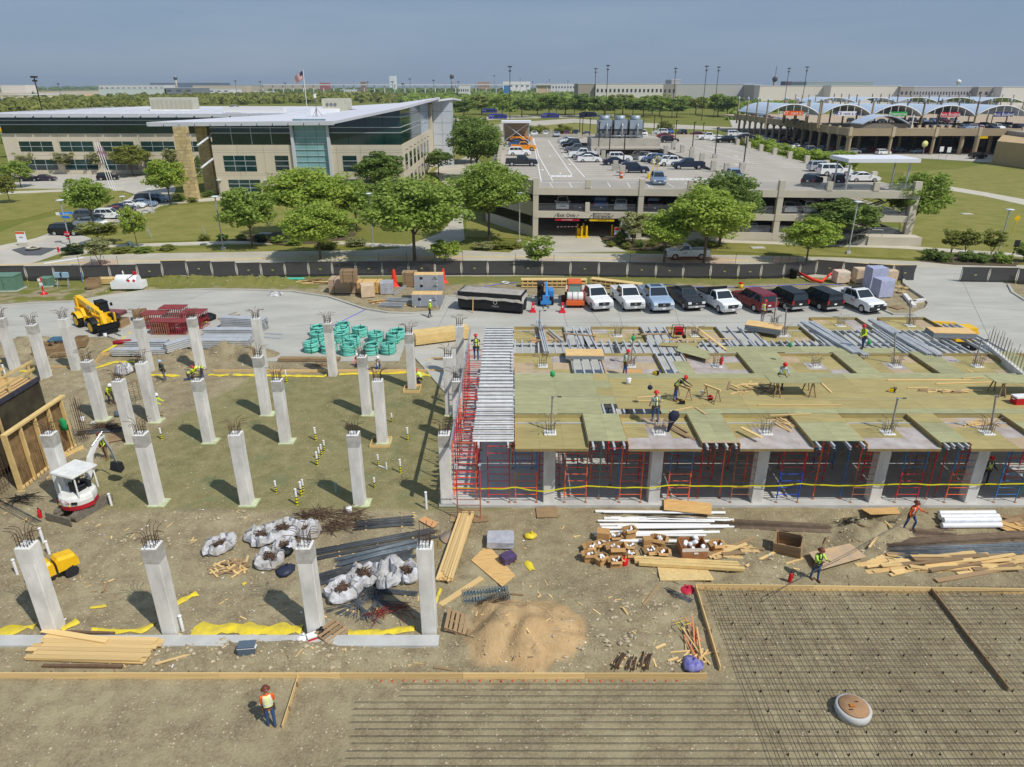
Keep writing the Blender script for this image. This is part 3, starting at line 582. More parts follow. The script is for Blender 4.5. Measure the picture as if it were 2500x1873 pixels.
def trunk_mesh(seed,limbs=6,multi=1):
 """unit tree skeleton: z 0..1 is the height to crown middle, limbs spread to radius 1"""
 r=random.Random(seed); mb=MB()
 for k in range(multi):
  a0=r.uniform(0,6.28); o=.0 if multi==1 else .12
  p=[Vector((0,0,-.03)),Vector((o*.5*cos(a0),o*.5*sin(a0),.35)),Vector((o*2*cos(a0)+r.uniform(-.05,.05),o*2*sin(a0),.7)),Vector((o*3*cos(a0)+r.uniform(-.1,.1),o*3*sin(a0),1.05))]
  s=.9/multi**.5; mb.tube(p,[.055*s,.042*s,.034*s,.02*s],8)
  for i in range(limbs//multi):
   a=r.uniform(0,6.28) if multi>1 else i*6.28/limbs+r.uniform(-.3,.3); z=r.uniform(.42,.75); b=p[1].lerp(p[2],(z-.35)/.35); L=r.uniform(.4,.75)
   mb.tube([b,b+Vector((cos(a)*L*.4,sin(a)*L*.4,.18)),b+Vector((cos(a)*L*.8,sin(a)*L*.8,.36+r.uniform(0,.15)))],[.026*s,.018*s,.007*s],6)
 return mb.mesh('trunk')
TRK=[trunk_mesh(i) for i in range(4)]; TRKM=[trunk_mesh(9+i,6,3) for i in range(2)]; TRKF=trunk_mesh(20,3)
def tree(bx,by,topy,wpx,label,col='mid',size='mid',group=None,name='tree',low=.33,multi=False,zb=0.,fl=1.,cat='tree'):
 b=G(bx,by,zb); dep=b.y*cos(TH)+(H-zb)*sin(TH); top=AT(bx,topy,b.y).z; h=max(1.2,top-zb); w=wpx*dep/F/2
 t=T(name,label,cat,b,rng.uniform(0,6.28),group); cz=h*(low+1)/2; ch=h*(1-low)/2
 O('crown',rng.choice(CROWN[size]),LEAF[col],t,(0,0,cz),scale=(w*1.04,w*1.04*fl,ch*1.04))
 O('trunk',rng.choice(TRKM if multi else TRK),bark,t,scale=(w*.9,w*.9,cz))
 return t
def thick(t,f):  # widen a slender trunk
 return t
for a in (
(25,497,424,46,'small young tree on the lawn beside the curved walk','olive','small'),
(52,458,389,62,'round green tree at the lot edge near dark sedans','mid','small'),
(43,384,318,52,'tall green tree at the corner of the office wing','mid','small'),
(325,431,355,86,'rounded bright oak on the island by the flagpoles','olive','mid'),
(417,500,388,86,'upright bright tree beside the stone pylon','bright','mid'),
(230,556,435,96,'dense green tree beside the parked black car','mid','mid'),
(337,608,503,52,'slim young tree by the litter bin','bright','small'),
(617,608,458,122,'round tree between lamp and sidewalk on big lawn','mid','mid'),
(762,575,414,196,'broad leafy tree in front of glass stairwell','bright','big'),
(783,634,500,152,'wide low tree between street and fence','bright','big'),
(872,567,440,94,'medium tree in the planted bed beside lamp post','mid','mid'),
(930,490,372,104,'dark green tree against the office corner','dark','mid'),
(1013,642,437,224,'largest spreading tree behind the site fence','mid','big'),
(1194,590,395,166,'broad tree on the lawn beside the garage corner','mid','big'),
(1165,440,300,118,'tall dark tree mass beside the service lane','dark','big'),
(1150,400,283,110,'tall dark tree behind another on the service lane','dark','mid'),
(1071,428,364,64,'small tree at the end of office side wall','dark','small'),
(1620,642,515,108,'bright bushy tree in front of white utility pickup','bright','mid'),
(1718,644,460,176,'large bright tree standing over the utility pickup','bright','big'),
(1756,604,425,150,'darker tree close to the garage facade','dark','big'),
(1968,642,533,118,'round bright tree by the bend of site fence','bright','mid'),
(2045,596,487,152,'dark spreading tree in front of garage stair','dark','mid'),
(2219,584,417,128,'round tree on the lawn by the garage corner','mid','mid'),
): tree(*a)
for i,(x,b,t,wd,lb) in enumerate(((77,425,367,56,'second window bay'),(172,425,369,68,'third window bay'),(244,425,368,58,'flagpoles'),(362,422,358,60,'fifth window bay'),(428,428,361,52,'stone pylons'))):
 tree(x,b,t,wd,'pale airy ornamental tree against the office wing near the '+lb,'pale','vase','ornamental trees along the office wing',low=.45,multi=True)
tree(490,432,382,26,'narrow conical evergreen behind the pylon','dark','cone',low=.1); tree(843,470,386,58,'conical green tree beside the glass stairwell','mid','cone',low=.12)
tree(249,598,541,110,'low flat-topped small tree beside the stop sign','olive','vase',low=.42,multi=True); tree(246,650,580,78,'sparse pale sapling behind the site fence','pale','vase',low=.4,multi=True)
tree(1087,642,588,76,'small round shrub-like tree behind orange mesh','bright','small',low=.3,multi=True); tree(1313,650,577,90,'small spreading tree in front of garage entrance','mid','vase',low=.25,multi=True)
tree(1545,600,516,88,'pale olive ornamental tree by the garage sign','pale','vase',low=.35,multi=True)
for x,b,lb in ((2319,626,'first'),(2354,629,'second'),(2417,629,'third')): tree(x,b,560,64,'multi-stemmed crape myrtle, %s in the mulch bed row from the garage'%lb,'olive','vase','crape myrtles in the mulch bed',low=.42,multi=True)
tree(2498,640,592,60,'small dark shrub tree at the end of mulch bed','dark','vase',low=.3,multi=True)
# shrubs and grasses in the beds
mulch=[[(560,588),(700,600),(770,597),(860,585),(870,570),(780,560),(640,572)],[(1480,592),(1460,578),(1560,588),(1640,600),(1650,612),(1540,612)],[(2250,640),(2270,622),(2400,628),(2490,640),(2480,652),(2330,648)]]
for q,pl in enumerate(mulch): sheet('planting_bed',px(pl),.14,grassd,'dark mulch bed '+('under the broad tree','beside the garage entrance','under the crape myrtles')[q],'bed')
def shrub(x,y,w,h,label,col='olive',group='shrubs in the planting beds',zb=0.,nm='shrub'):
 g=G(x,y,zb); t=T(nm,label,'shrub',g,rng.uniform(0,6),group); O('foliage',rng.choice(CROWN['small']),LEAF[col],t,(0,0,h*.45),scale=(w/2,w/2,h*.55)); O('stem',TRKM[0],bark,t,scale=(w/3,w/3,h*.5)); return t
for x,y,wd,h,c in ((180,622,2.6,1.6,'bluegreen'),(300,618,2.6,.9,'olive'),(350,617,2.6,.9,'mid'),(410,612,2.4,.8,'olive'),(500,588,1.7,1.0,'olive'),(545,588,1.7,1.1,'mid'),(590,588,1.7,1.,'olive'),(640,592,2.2,1.2,'bluegreen'),(680,594,2.,1.2,'mid'),(720,600,2.4,1.3,'mid'),(830,578,2.8,1.2,'mid'),(870,600,3,1.2,'pale'),(800,606,3,1.2,'olive'),(1180,608,3,1.,'pale'),(1220,606,3,1.,'olive'),(1260,606,2.6,.9,'olive'),(1515,598,1.8,2.0,'dark'),(1490,604,1.2,1.,'olive'),(1530,608,1.4,1.,'olive'),(1560,606,1.5,1.2,'dark'),(1590,604,1.4,1.,'olive'),(1700,604,2.2,1.3,'pale'),(1730,606,2.0,1.2,'olive'),(2270,636,2.2,1.6,'dark'),(2300,640,2.2,1.4,'dark'),(2360,640,2.2,1.5,'dark'),(2395,642,2.2,1.3,'dark'),(2440,642,2.6,1.4,'mid'),(440,492,2.4,1.2,'mid'),(470,494,2.2,1.0,'olive'),(430,484,2.2,1.,'olive'),(510,480,2.4,1.2,'dark'),(1620,612,1.6,.8,'dark')):
 near='garage' if x>1450 else ('lane corner' if x>1100 else 'office lawn')
 shrub(x,y,wd,h,{'olive':'olive rounded','mid':'green rounded','pale':'pale tufted','dark':'dark spiky','bluegreen':'blue-green loose'}[c]+' shrub in the bed by the '+near,c)
# far row of trees along the bus road, and the wood beyond
FT=[]
for i,x in enumerate((1104,1133,1176,1226,1274,1312,1340,1358,1380,1402,1428,1450,1475,1500,1520,1545,1570,1592,1610,1652,1698,1752,1775)):
 by=283+4*sin(i*2.1); tp=236+7*sin(i*1.7)
 tree(x,by,tp,60+14*sin(i*3.3),'tree standing in the long row along the bus road',('mid','dark','olive')[i%3],'far','trees along the bus road',low=.3)
for i,(x,by,tp,wd) in enumerate(((1900,238,222,30),(1930,240,220,34),(1970,236,226,18),(2020,238,226,22),(2060,240,224,24),(2110,238,226,18),(2165,240,224,26),(2290,240,224,24),(2340,242,226,28),(2400,243,226,24),(2440,244,228,26),(2480,246,228,40),(1840,236,222,22),(1870,240,224,18),(1790,252,235,40),(1760,250,236,40))): tree(x,by+6,tp,wd,'small far tree in front of the pale warehouses',('dark','mid')[i%2],'tiny','trees before the warehouses',low=.1)
for i,(x,by,tp,wd) in enumerate(((290,240,226,14),(302,240,227,12),(352,236,224,12),(86,238,222,10),(100,242,232,20))): tree(x,by,tp,wd,'lone far tree on the flat land past the office roof','dark','tiny','lone trees past the office roof',low=.1)
def forest(name,pts,n,h,sz,col,label,seed,rad):
 rs=np.random.RandomState(seed); P=[];Nn=[]; poly=px(pts); xs=[p[0] for p in poly]; ys=[p[1] for p in poly]; c=0
 while c<n:
  x,y=rs.uniform(min(xs),max(xs)),rs.uniform(min(ys),max(ys))
  if not inpoly(x,y,poly): continue
  c+=1; k=sz; r=rad*rs.uniform(.6,1.3); hh=h*rs.uniform(.65,1.15); m=34
  d=rs.normal(size=(m,3)); d[:,2]=np.abs(d[:,2]); d/=np.linalg.norm(d,axis=1,keepdims=True); P.append(np.array([x,y,hh-r])+d*r*np.array([1,1,1])*rs.uniform(.7,1,(m,1))); nn=d+rs.normal(size=(m,3))*.35; Nn.append(nn/np.linalg.norm(nn,axis=1,keepdims=True))
  # lower skirt
  P.append(np.array([x,y,0])+np.column_stack([rs.normal(size=(12,2))*r*.7,rs.uniform(.1,hh-r,12)])); q=rs.normal(size=(12,3)); q[:,1]-=1; Nn.append(q/np.linalg.norm(q,axis=1,keepdims=True))
 me=leaf_quads(np.vstack(P),np.vstack(Nn),sz,rs); o=O(name,me,LEAF[col]); tag(o,label,'wood',kind='stuff')
forest('forest',[(960,262),(1000,240),(1300,232),(1560,238),(1780,262),(1780,275),(1500,272),(1100,276)],640,9.,4.2,'mid','dense green wood behind the bus road tree row',1,5.)
forest('forest',[(0,262),(60,252),(250,246),(460,240),(640,239),(640,250),(400,262),(100,280),(0,285)],520,8.,4.6,'olive','olive scrub wood behind the office roof',2,5.)
forest('forest',[(440,244),(640,236),(900,236),(1000,240),(1000,250),(700,256),(440,256)],330,9.,5.,'olive','scrub wood behind the white roof',3,6.)
forest('forest',[(600,226),(900,220),(1010,222),(1300,228),(1300,233),(1000,240),(700,232)],420,10.,9.,'dark','dark tree belt towards the airport',4,9.)
forest('forest',[(40,218),(230,215),(470,214),(470,217),(230,219),(40,222)],200,13.,14.,'dark','far dark tree line on the horizon',5,14.)
forest('forest',[(1790,300),(1790,282),(1830,262),(2000,262),(2000,268),(1850,275)],80,8.,3.,'mid','green belt behind the rental deck',6,4.)
forest('forest',[(1180,226),(1500,222),(1500,225),(1180,229)],140,10.,9.,'bluegreen','hazy tree belt below the terminal',7,9.)
# ---------------------------------------------------------------- office building
teal=M('glass_teal',(18,48,50),.06,var=.45,vs=.12,spec=.9,stretch=(1,1,.4)); teal2=M('glass_stair',(128,168,172),.08,var=.18,vs=.3,spec=.8); mull=M('mullion',(188,196,198),.4,metal=.4)
obeige=M('office_precast',(196,186,166),.9,var=.05,vs=.3,stretch=(1,1,.2)); oroof=M('roof_white',(198,198,206),.7,var=.05,vs=.12,stretch=(.4,1,1)); ofas=M('fascia',(196,198,202),.5,metal=.15); joint=M('panel_joint',(150,142,126),.9); metalp=M('metal_panel',(196,202,210),.4,metal=.2)
off=T('office_building','three-storey beige office building with white sloping roof and teal glass','building',(-60,147,0)); off.location=(0,0,0)
OZ=14.6; YF=147.; X0,X1=-60.3,-22.; YW=186.; XW=-129.; YB=232.
def wallbox(n,x0,x1,y0,y1,z0,z1,m=obeige): return MB().box(((x0+x1)/2,(y0+y1)/2,(z0+z1)/2),(x1-x0,y1-y0,z1-z0)).build(n,m,off)
GX0,GX1=-44.1,-36.4   # glass stair
wallbox('wall',X0,GX0,YF,YF+30,0,10.05); wallbox('wall',GX1,X1,YF,YF+30,0,10.05); wallbox('wall',GX0,GX1,YF+2,YF+30,0,14)
wallbox('wall',X1-20,X1,YF+30,205,0,10.05); wallbox('wall',XW,X0,YW,YW+25,0,9.9); wallbox('wall',XW+2,X1-6,YW+20,YB,0,13)
def pane(par,x0,x1,z0,z1,y,m=teal,nx=1,nz=1,fr=.10,axis='x',depth=.05):
 """window: pane set in a recess frame with real mullion bars"""
 f=MB()
 if axis=='x':
  o=B('window_pane',par,m,((x0+x1)/2,y-.03,(z0+z1)/2),(x1-x0,.06,z1-z0))
  for i in range(nx+1): B('mullion',o,mull,((i/nx-.5)*.998,-.6,0),(fr/(x1-x0),1.6,1)) if nx>0 and (0<i<nx or fr>.11) else None
  for j in range(1,nz): B('mullion',o,mull,(0,-.62,j/nz-.5),(1,1.8,.11/(z1-z0)))
 else:
  o=B('window_pane',par,m,(y+.03,(x0+x1)/2,(z0+z1)/2),(.06,x1-x0,z1-z0))
  for j in range(1,nz): B('mullion',o,mull,(.62,0,j/nz-.5),(1.8,1,.11/(z1-z0)))
  for i in range(1,nx): B('mullion',o,mull,(.6,i/nx-.5,0),(1.6,.1/(x1-x0),1))
 return o
# top storey glass band with slanting soffit, front block
wallbox('glass_core',X0+.3,GX0-.2,YF+.35,YF+29,10.05,13.9,teal); wallbox('glass_core',GX1+.2,X1-.3,YF+.35,YF+29,10.05,14.4,teal); wallbox('glass_core',X1-19,X1-.35,YF+29,200,10.05,14.2,teal)
pane(off,X0+.2,GX0-.1,10.1,14.0,YF+.3,nx=4,nz=1);
for z in (12.3,13.3): B('mullion',off,mull,((X0+GX0)/2,YF+.18,z),(GX0-X0-.3,.12,.13))
def prof_pane(x0,x1,zt0,zt1,y,n):
 for i in range(n):
  a,b=x0+(x1-x0)*i/n,x0+(x1-x0)*(i+1)/n; za,zb=zt0+(zt1-zt0)*i/n,zt0+(zt1-zt0)*(i+1)/n
  MB().loft([[(a+.04,yy,10.1),(b-.04,yy,10.1),(b-.04,yy,zb),(a+.04,yy,za)] for yy in (y,y+.06)]).build('window_pane',teal,off)
prof_pane(GX1+.1,X1-.1,14.0,16.75,YF+.22,4)
for z,xa in ((12.35,GX1),(13.35,GX1),(15.3,-29.5)): B('mullion',off,mull,((xa+X1)/2,YF+.15,z),(X1-xa-.2,.12,.13))
for i in range(12):
 a=YF+.4+i*4.2; MB().loft([[(xx,a+.04,10.1),(xx,a+4.16,10.1),(xx,a+4.16,16.7+i*.03),(xx,a+.04,16.7+i*.03)] for xx in (X1-.22,X1-.28)]).build('window_pane',teal if i<8 else M('glass_light',(150,168,190),.1,spec=.8),off)
for z in (12.4,13.4,15.2): B('mullion',off,mull,(X1-.15,YF+25,z),(.12,50,.13))
# glass stairwell
for i in range(3):
 for j in range(12):
  a=GX0+.55+(GX1-GX0-1.1)*i/3; b=GX0+.55+(GX1-GX0-1.1)*(i+1)/3; z=1.0+j*1.16; B('stair_pane',off,teal2,((a+b)/2,YF+.3,z+.58),(b-a-.05,.06,1.1))
for j in range(13): B('mullion',off,mull,((GX0+GX1)/2,YF+.2,1.0+j*1.16),(GX1-GX0-1,.14,.09))
for x in (GX0+.25,GX1-.25): B('fin_column',off,ofas,(x,YF-.1,7.3),(.55,.8,14.6))
MB().loft([[(GX0+1,yy,5.5),(GX1-1.2,yy,1.2),(GX1-1.2,yy,2.0),(GX0+1,yy,6.3)] for yy in (YF+.8,YF+1.6)]).build('stair_flight',ofas,off); MB().loft([[(GX0+1,yy,6.0),(GX1-1.2,yy,9.9),(GX1-1.2,yy,10.6),(GX0+1,yy,6.8)] for yy in (YF+.9,YF+1.7)]).build('stair_flight',ofas,off)
# punched windows
for x0,x1,z0,z1 in ((-58.3,-51.8,5.0,8.0),(-47.9,-45.2,5.0,8.0),(-58.0,-51.5,.9,3.3),(-48.0,-45.3,.9,3.3),(-34.2,-31.4,5.0,8.0),(-30.0,-23.2,5.0,8.0),(-34.2,-31.4,.9,3.4),(-30,-23.2,.9,3.4)): pane(off,x0,x1,z0,z1,YF,nx=1 if x1-x0<4 else 3,nz=3)
for i in range(7):
 y=YF+3+i*6.6; pane(off,y,y+3.2,4.9,8.0,X1,nz=2,axis='y'); pane(off,y,y+3.2,.6,3.4,X1,nz=2,axis='y'); B('light_bracket',off,black,(X1+.25,y+1.2,8.9),(.5,.12,.12))
# panel joints
for x in (-55.3,-50,-44.8,-35.3,-30.5): B('panel_joint',off,joint,(x,YF-.004,5),(.06,.01,10))
for z in (4.1,4.5,8.6,9.1): B('panel_joint',off,joint,((X0+GX0)/2,YF-.003,z),(GX0-X0,.01,.045)); B('panel_joint',off,joint,((GX1+X1)/2,YF-.003,z),(X1-GX1,.01,.045))
# west wing
wallbox('glass_core',XW+.3,X0+2,YW+.4,YW+24,9.9,14.2,teal)
for i in range(14):
 a=XW+.3+i*4.9; B('window_pane',off,teal,(a+2.42,YW+.25,12.0),(4.84,.06,4.1))
for z in (12.0,13.0): B('mullion',off,mull,((XW+X0)/2,YW+.17,z),(X0-XW,.14,.14))
for i in range(7):
 x=-125+i*10.3
 if x<X0-5: pane(off,x,x+8.4,5.6,8.0,YW,nx=3,nz=2); pane(off,x,x+8.4,1.1,3.6,YW,nx=3,nz=2)
for x in [-115+i*10.3 for i in range(6)]: B('panel_joint',off,joint,(x,YW-.004,5),(.07,.01,9.8))
B('panel_joint',off,joint,((XW+X0)/2,YW-.003,4.6),(X0-XW,.01,.06))
# roofs: upper roof over wing and rear, tilted roof over the front block, with projecting fins that throw slanted shadows
def roofslab(n,pts,th,m): # pts with own z
 k=len(pts); return MB().add([p for p in pts]+[(p[0],p[1],p[2]-th) for p in pts],[tuple(range(k)),tuple(range(2*k-1,k-1,-1))]+[(i,i+k,(i+1)%k+k,(i+1)%k) for i in range(k)]).build(n,m,off)
roofslab('roof',[(-131.5,YW-2.2,14.6),(-52,YW-2.2,14.6),(-52,240,14.9),(-118,240,14.9)],.55,oroof)
roofslab('roof',[(-52.2,YW-2,14.63),(-44,165,14.9),(-16.2,203,18.0),(-16.2,240,17.0),(-52.2,240,15.0)],.5,oroof)
roofslab('roof',[(-71.5,YF-1.5,14.35),(-34.8,YF-1.5,14.6),(-44,165.2,14.95),(-52,YW-2.3,14.75)],.5,oroof)
roofslab('roof',[(-34.8,YF-1.5,14.6),(-21,YF-1.5,17.3),(-44,165.2,14.95)],.5,oroof); roofslab('roof',[(-21,YF-1.5,17.3),(-19.2,YF+53,18.2),(-44,165.2,14.95)],.5,oroof)
def fascia(p,q,n,hh=.85):
 p,q=Vector(p),Vector(q)
 for i in range(n):
  a,b=p.lerp(q,i/n+.003),p.lerp(q,(i+1)/n-.003); MB().loft([[(a.x,a.y,a.z),(b.x,b.y,b.z),(b.x,b.y,b.z-hh),(a.x,a.y,a.z-hh)],[(a.x,a.y+.12,a.z),(b.x,b.y+.12,b.z),(b.x,b.y+.12,b.z-hh),(a.x,a.y+.12,a.z-hh)]]).build('fascia_panel',ofas,off)
fascia((-131.5,YW-2.35,14.63),(-52,YW-2.35,14.63),18); fascia((-71.5,YF-1.65,14.38),(-34.8,YF-1.65,14.63),12,.75)
MB().loft([[(-71.5,YF-1.6,14.4),(-71.5,YF-1.6,13.65),(-52,YW-2.4,14.0),(-52,YW-2.4,14.78)],[(-71.7,YF-1.6,14.4),(-71.7,YF-1.6,13.65),(-52.2,YW-2.4,14.0),(-52.2,YW-2.4,14.78)]]).build('fascia_panel',ofas,off)
for i in range(22): B('sun_fin',off,ofas,(XW+2.5+i*3.1,YW-1.05,14.0),(.35,2.3,.3))
for i in range(17): B('roof_seam',off,ofas,(-127+i*4.6,212,14.84),(.12,54,.12))
# metal clad tower at the east end
for i in range(2):
 for j in range(6): B('metal_panel',off,metalp,(-20.4+i*2.5,207,1.45+j*2.9),(2.44,8,2.82))
wallbox('wall',-22.5,-21.7,200,211,0,16.5); wallbox('tower_core',-21.6,-16.75,203.3,210.9,0,17.2,joint)
# roof plant
rt=T('rooftop_unit','long beige air handling unit on white office roof','air handler',(0,0,0)); p=AT(428,262,205); rt.location=(p.x,205,14.75)
B('housing',rt,M('unit_beige',(176,174,156),.7,var=.08,vs=1),(0,0,1.65),(11.6,4,3.3)); B('curb',rt,white,(0,0,.1),(12,4.4,.35))
for i in range(9): B('access_panel',rt,M('unit_panel',(164,161,142),.7),(-5+i*1.25,-2.02,1.6),(.9,.05,2.2))
rt=T('rooftop_unit','square beige mechanical box on front block roof','air handler',(AT(824,262,175).x,175,14.9)); B('housing',rt,M('unit_beige'),(0,0,1.7),(5.6,6,3.3)); B('curb',rt,white,(-1.8,-4.5,.55),(6.0,3,1.4)); B('side_duct',rt,steel,(4.2,-1,.6),(2.0,2,.9))
for k in range(3): C('fan',rt,steel,(-1.6+k*.9,-3.02,2.1),(-1.6+k*.9,-3.1,2.1),.35,10)
t=T('roof_fan','small grey domed exhaust fan on white roof','fan',(AT(571,258,190).x,190,14.9)); MB().lathe([(1.1,0),(1.3,.5),(1.2,1.2),(.5,1.6)],10).build('hood',steel,t); B('curb',t,white,(0,0,.12),(4,2.5,.3))
t=T('parapet_box','low white roof curb behind the front block','curb',(AT(618,258,185).x,185,14.9)); MB().box((0,0,.6),(15,.4,1.3)).build('panel',white,t); MB().box((0,1.6,.5),(15,.3,1.1)).build('panel',white,t)
t=T('roof_mast','slim instrument mast on the office roof','antenna',(AT(772,265,160).x,160,14.8)); C('pole',t,steel,(0,0,0),(0,0,5.2),.09,6); C('arm',t,steel,(-.9,0,3.2),(.9,0,3.2),.05,6); B('sensor_head',t,white,(0,0,4.2),(.4,.4,.8))
for s in range(3): C('stay',t,steel,(cos(s*2.1)*1.3,sin(s*2.1)*1.3,.05),(0,0,1.8),.05,5)
# stone pylons with steel struts
stone_m=M('pylon_stone',(188,168,124),.9,var=.2,vs=1.6,rnd=.12,bump=.3,bs=5)
def pylon(bx,by,topy,w,label):
 b=G(bx,by); h=AT(bx,topy,b.y).z; t=T('stone_pylon',label,'pylon',b); n=int(h/.62); d=w*.55
 B('core',t,joint,(0,d/2,h/2),(w-.16,d-.16,h-.02))
 for i in range(n):
  z=h*(i+.5)/n; off_=(i%2)*.33; xs=[-w/2];
  while xs[-1]<w/2-.01: xs.append(min(w/2,xs[-1]+(.75+.5*RR()) if len(xs)>1 else xs[-1]+.45+off_))
  for a,c in zip(xs,xs[1:]):
   if c-a>.12: B('stone',t,stone_m,((a+c)/2,d/2,z),(c-a-.03,d+U(-.02,.06),h/n-.035))
 return t
pylon(468,489,309,2.5,'tall coursed limestone pylon in full sun beside the plaza'); pylon(516,473,304,2.4,'second limestone pylon standing behind the sunlit one')
for z1,z2,l in ((10.2,11.2,'upper'),(6.0,7.0,'lower')):
 a=G(480,489)+Vector((1.5,1,z1)); b=Vector((X0+.2,YF+2,z2+1)); tag(MB().tube([a,b],.22,6).build('steel_strut',ofas),l+' steel strut tying the pylon to the office','strut')
# flagpoles with flags
fl=M('flag_cloth',(172,150,158),.8,rgb2=(120,80,100),var=.3,vs=3)
for i,(x,y,l) in enumerate(((270,462,'first'),(277,464,'second'),(283,466,'third'))):
 b=G(x,y); h=AT((248,255,261)[i],347,b.y).z; t=T('flagpole','white flagpole, %s of three, with a limp flag'%l,'flagpole',b,group='three flagpoles on the island'); C('pole',t,whitep,(0,0,0),(-1.2 if i==0 else -1.3,0,h),.07,8); MB().lathe([(.01,0),(.12,.1),(.01,.25)],8,(-1.25,0,h)).build('finial',galv,t)
 mb=MB(); nx_=8; mb.add([( -1.15+.18*j+.05*sin(k*2+j), .1*sin(j*1.3+k), h-.6-k*.35-j*.28) for j in range(6) for k in range(6)],[(j*6+k,j*6+k+1,(j+1)*6+k+1,(j+1)*6+k) for j in range(5) for k in range(5)],True); mb.build('flag',fl,t)
# ---------------------------------------------------------------- parking garage
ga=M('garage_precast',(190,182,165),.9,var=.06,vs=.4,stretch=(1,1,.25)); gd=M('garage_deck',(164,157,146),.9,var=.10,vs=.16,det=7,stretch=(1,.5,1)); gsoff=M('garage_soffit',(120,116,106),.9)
A=Vector((3.1,104.7)); Bp=Vector((57.3,100.6)); UX=(Bp-A)/54.35; ANG=atan2(UX.y,UX.x)
gar=T('parking_garage','beige precast parking garage with rooftop parking and open bays','parking garage',(0,0,0))
W=lambda u,v,z=0: Vector((A.x+UX.x*u,A.y+UX.y*u+v,z))
def gbox(n,u0,u1,v0,v1,z0,z1,m=ga,par=None): # sheared box in garage plan
 P=[W(u0,v0),W(u1,v0),W(u1,v1),W(u0,v1)]; return MB().prism([(p.x,p.y) for p in P],z0,z1,bottom=True).build(n,m,par or gar)
Z2,ZR=3.85,7.2; LEN=54.35; VB=112.
# ramp opening outline at roof level
HL=[G(1511,420,ZR),G(1446,362,ZR),G(1612,362,ZR),G(1768,424,ZR)]
roofP=[W(0,0),W(LEN,0),W(LEN,VB),Vector((-2.9,214,0)),Vector((-2.9,118,0))]
# roof as strips round the opening
hl=[(p.x,p.y) for p in HL]
def rp(n,pts): return MB().prism([(p[0],p[1]) for p in pts],ZR-.32,ZR,bottom=True).build(n,gd,gar)
r0,r1,r2_,r3,r4=[(p.x,p.y) for p in roofP]
rp('roof_deck',[r0,r1,(r1[0],hl[3][1]),hl[3],hl[0],(r4[0],hl[0][1]),r4]); rp('roof_deck',[(r4[0],hl[0][1]),hl[0],hl[1],(r4[0],hl[1][1])]); rp('roof_deck',[hl[3],(r1[0],hl[3][1]),(r1[0],hl[2][1]),hl[2]]); rp('roof_deck',[(r4[0],hl[1][1]),hl[1],hl[2],(r1[0],hl[2][1]),r2_,r3])
MB().add([(hl[0][0],hl[0][1],ZR-.004),(hl[3][0],hl[3][1],ZR-.004),(hl[2][0],hl[2][1]+8,ZR-2.6),(hl[1][0],hl[1][1]+8,ZR-2.6)],[(0,1,2,3)]).build('ramp',gd,gar)
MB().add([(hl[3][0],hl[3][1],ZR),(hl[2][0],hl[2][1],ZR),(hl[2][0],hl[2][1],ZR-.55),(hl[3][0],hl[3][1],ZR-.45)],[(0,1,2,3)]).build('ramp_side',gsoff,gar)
gbox('floor_slab',0,LEN,.3,VB,Z2-.35,Z2,gd); gbox('floor_slab',0,LEN,.3,VB,-.05,.14,gd); gbox('back_wall',0,LEN,46,46.4,0,Z2-.35,gsoff); gbox('back_wall',0,LEN,40,40.4,Z2,5.0,gsoff)  # back walls added inside so no far daylight shows through the dark bays
gbox('spandrel',0,LEN,-.25,.22,3.02,3.9); gbox('spandrel',0,LEN,-.25,.22,6.32,7.32); gbox('base_wall',17.5,LEN+.3,-.3,.2,0,1.25)
for u,wd in ((.4,.8),(15.7,.75),(35.4,.8),(54.0,.95)):
 gbox('facade_column',u-wd/2,u+wd/2,-.32,.5,0,3.015); gbox('facade_column',u-wd/2,u+wd/2,-.32,.5,3.905,6.315); gbox('facade_column',u-wd/2,u+wd/2,-.34,.4,7.325,8.65); gbox('facade_column',u-wd/2,u+wd/2,-.36,-.255,3.0,3.92); gbox('facade_column',u-wd/2,u+wd/2,-.36,-.255,6.3,7.34)
for u in (8.0,22.6,29.0,42.0,48.4): gbox('roof_post',u-.38,u+.38,-.3,.25,7.325,8.5); gbox('deck_post',u-.32,u+.32,-.28,.2,3.905,5.25)
cab=M('cable_rail',(150,156,162),.4,metal=.5)
for zs in ((4.05,5.0),(7.45,8.3),(1.35,2.2)):
 for i in range(6):
  z=zs[0]+(zs[1]-zs[0])*i/5; p,q=W(.8 if zs[0]>2 else 17,-.02,z),W(LEN-.5,-.02,z); C('rail_cable',gar,cab,p,q,.018,4)
for u in (10,20,30,40,50):
 for v in (12,26,40):
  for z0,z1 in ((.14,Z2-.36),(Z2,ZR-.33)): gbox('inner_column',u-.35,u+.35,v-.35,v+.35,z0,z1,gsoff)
# west oblique side with walls, openings
def sbox(n,t0,t1,z0,z1,th=.35,m=ga):
 p=Vector(r0); q=Vector((r4[0]-1.5,r4[1])); d=q-p; nrm=Vector((d.y,-d.x)).normalized()*th; a,b=p+d*t0,p+d*t1
 return MB().prism([a[:],b[:],(b+nrm)[:],(a+nrm)[:]],z0,z1,bottom=True).build(n,m,gar)
sbox('side_wall',.02,1,0,1.6); sbox('side_wall',.02,1,3.2,5.2); sbox('side_wall',.02,1,6.3,8.3)
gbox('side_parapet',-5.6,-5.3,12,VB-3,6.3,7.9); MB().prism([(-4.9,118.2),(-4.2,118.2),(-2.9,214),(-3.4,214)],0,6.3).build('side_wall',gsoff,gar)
for v in range(16,108,7): gbox('roof_post',-6.0,-5.2,v,v+.8,7.9,8.7)
gbox('back_parapet',-5.5,LEN,VB-.4,VB,6.3,8.0)
for v in range(4,112,9):
 gbox('roof_post',LEN-.5,LEN+.3,v,v+.8,7.2,8.55)
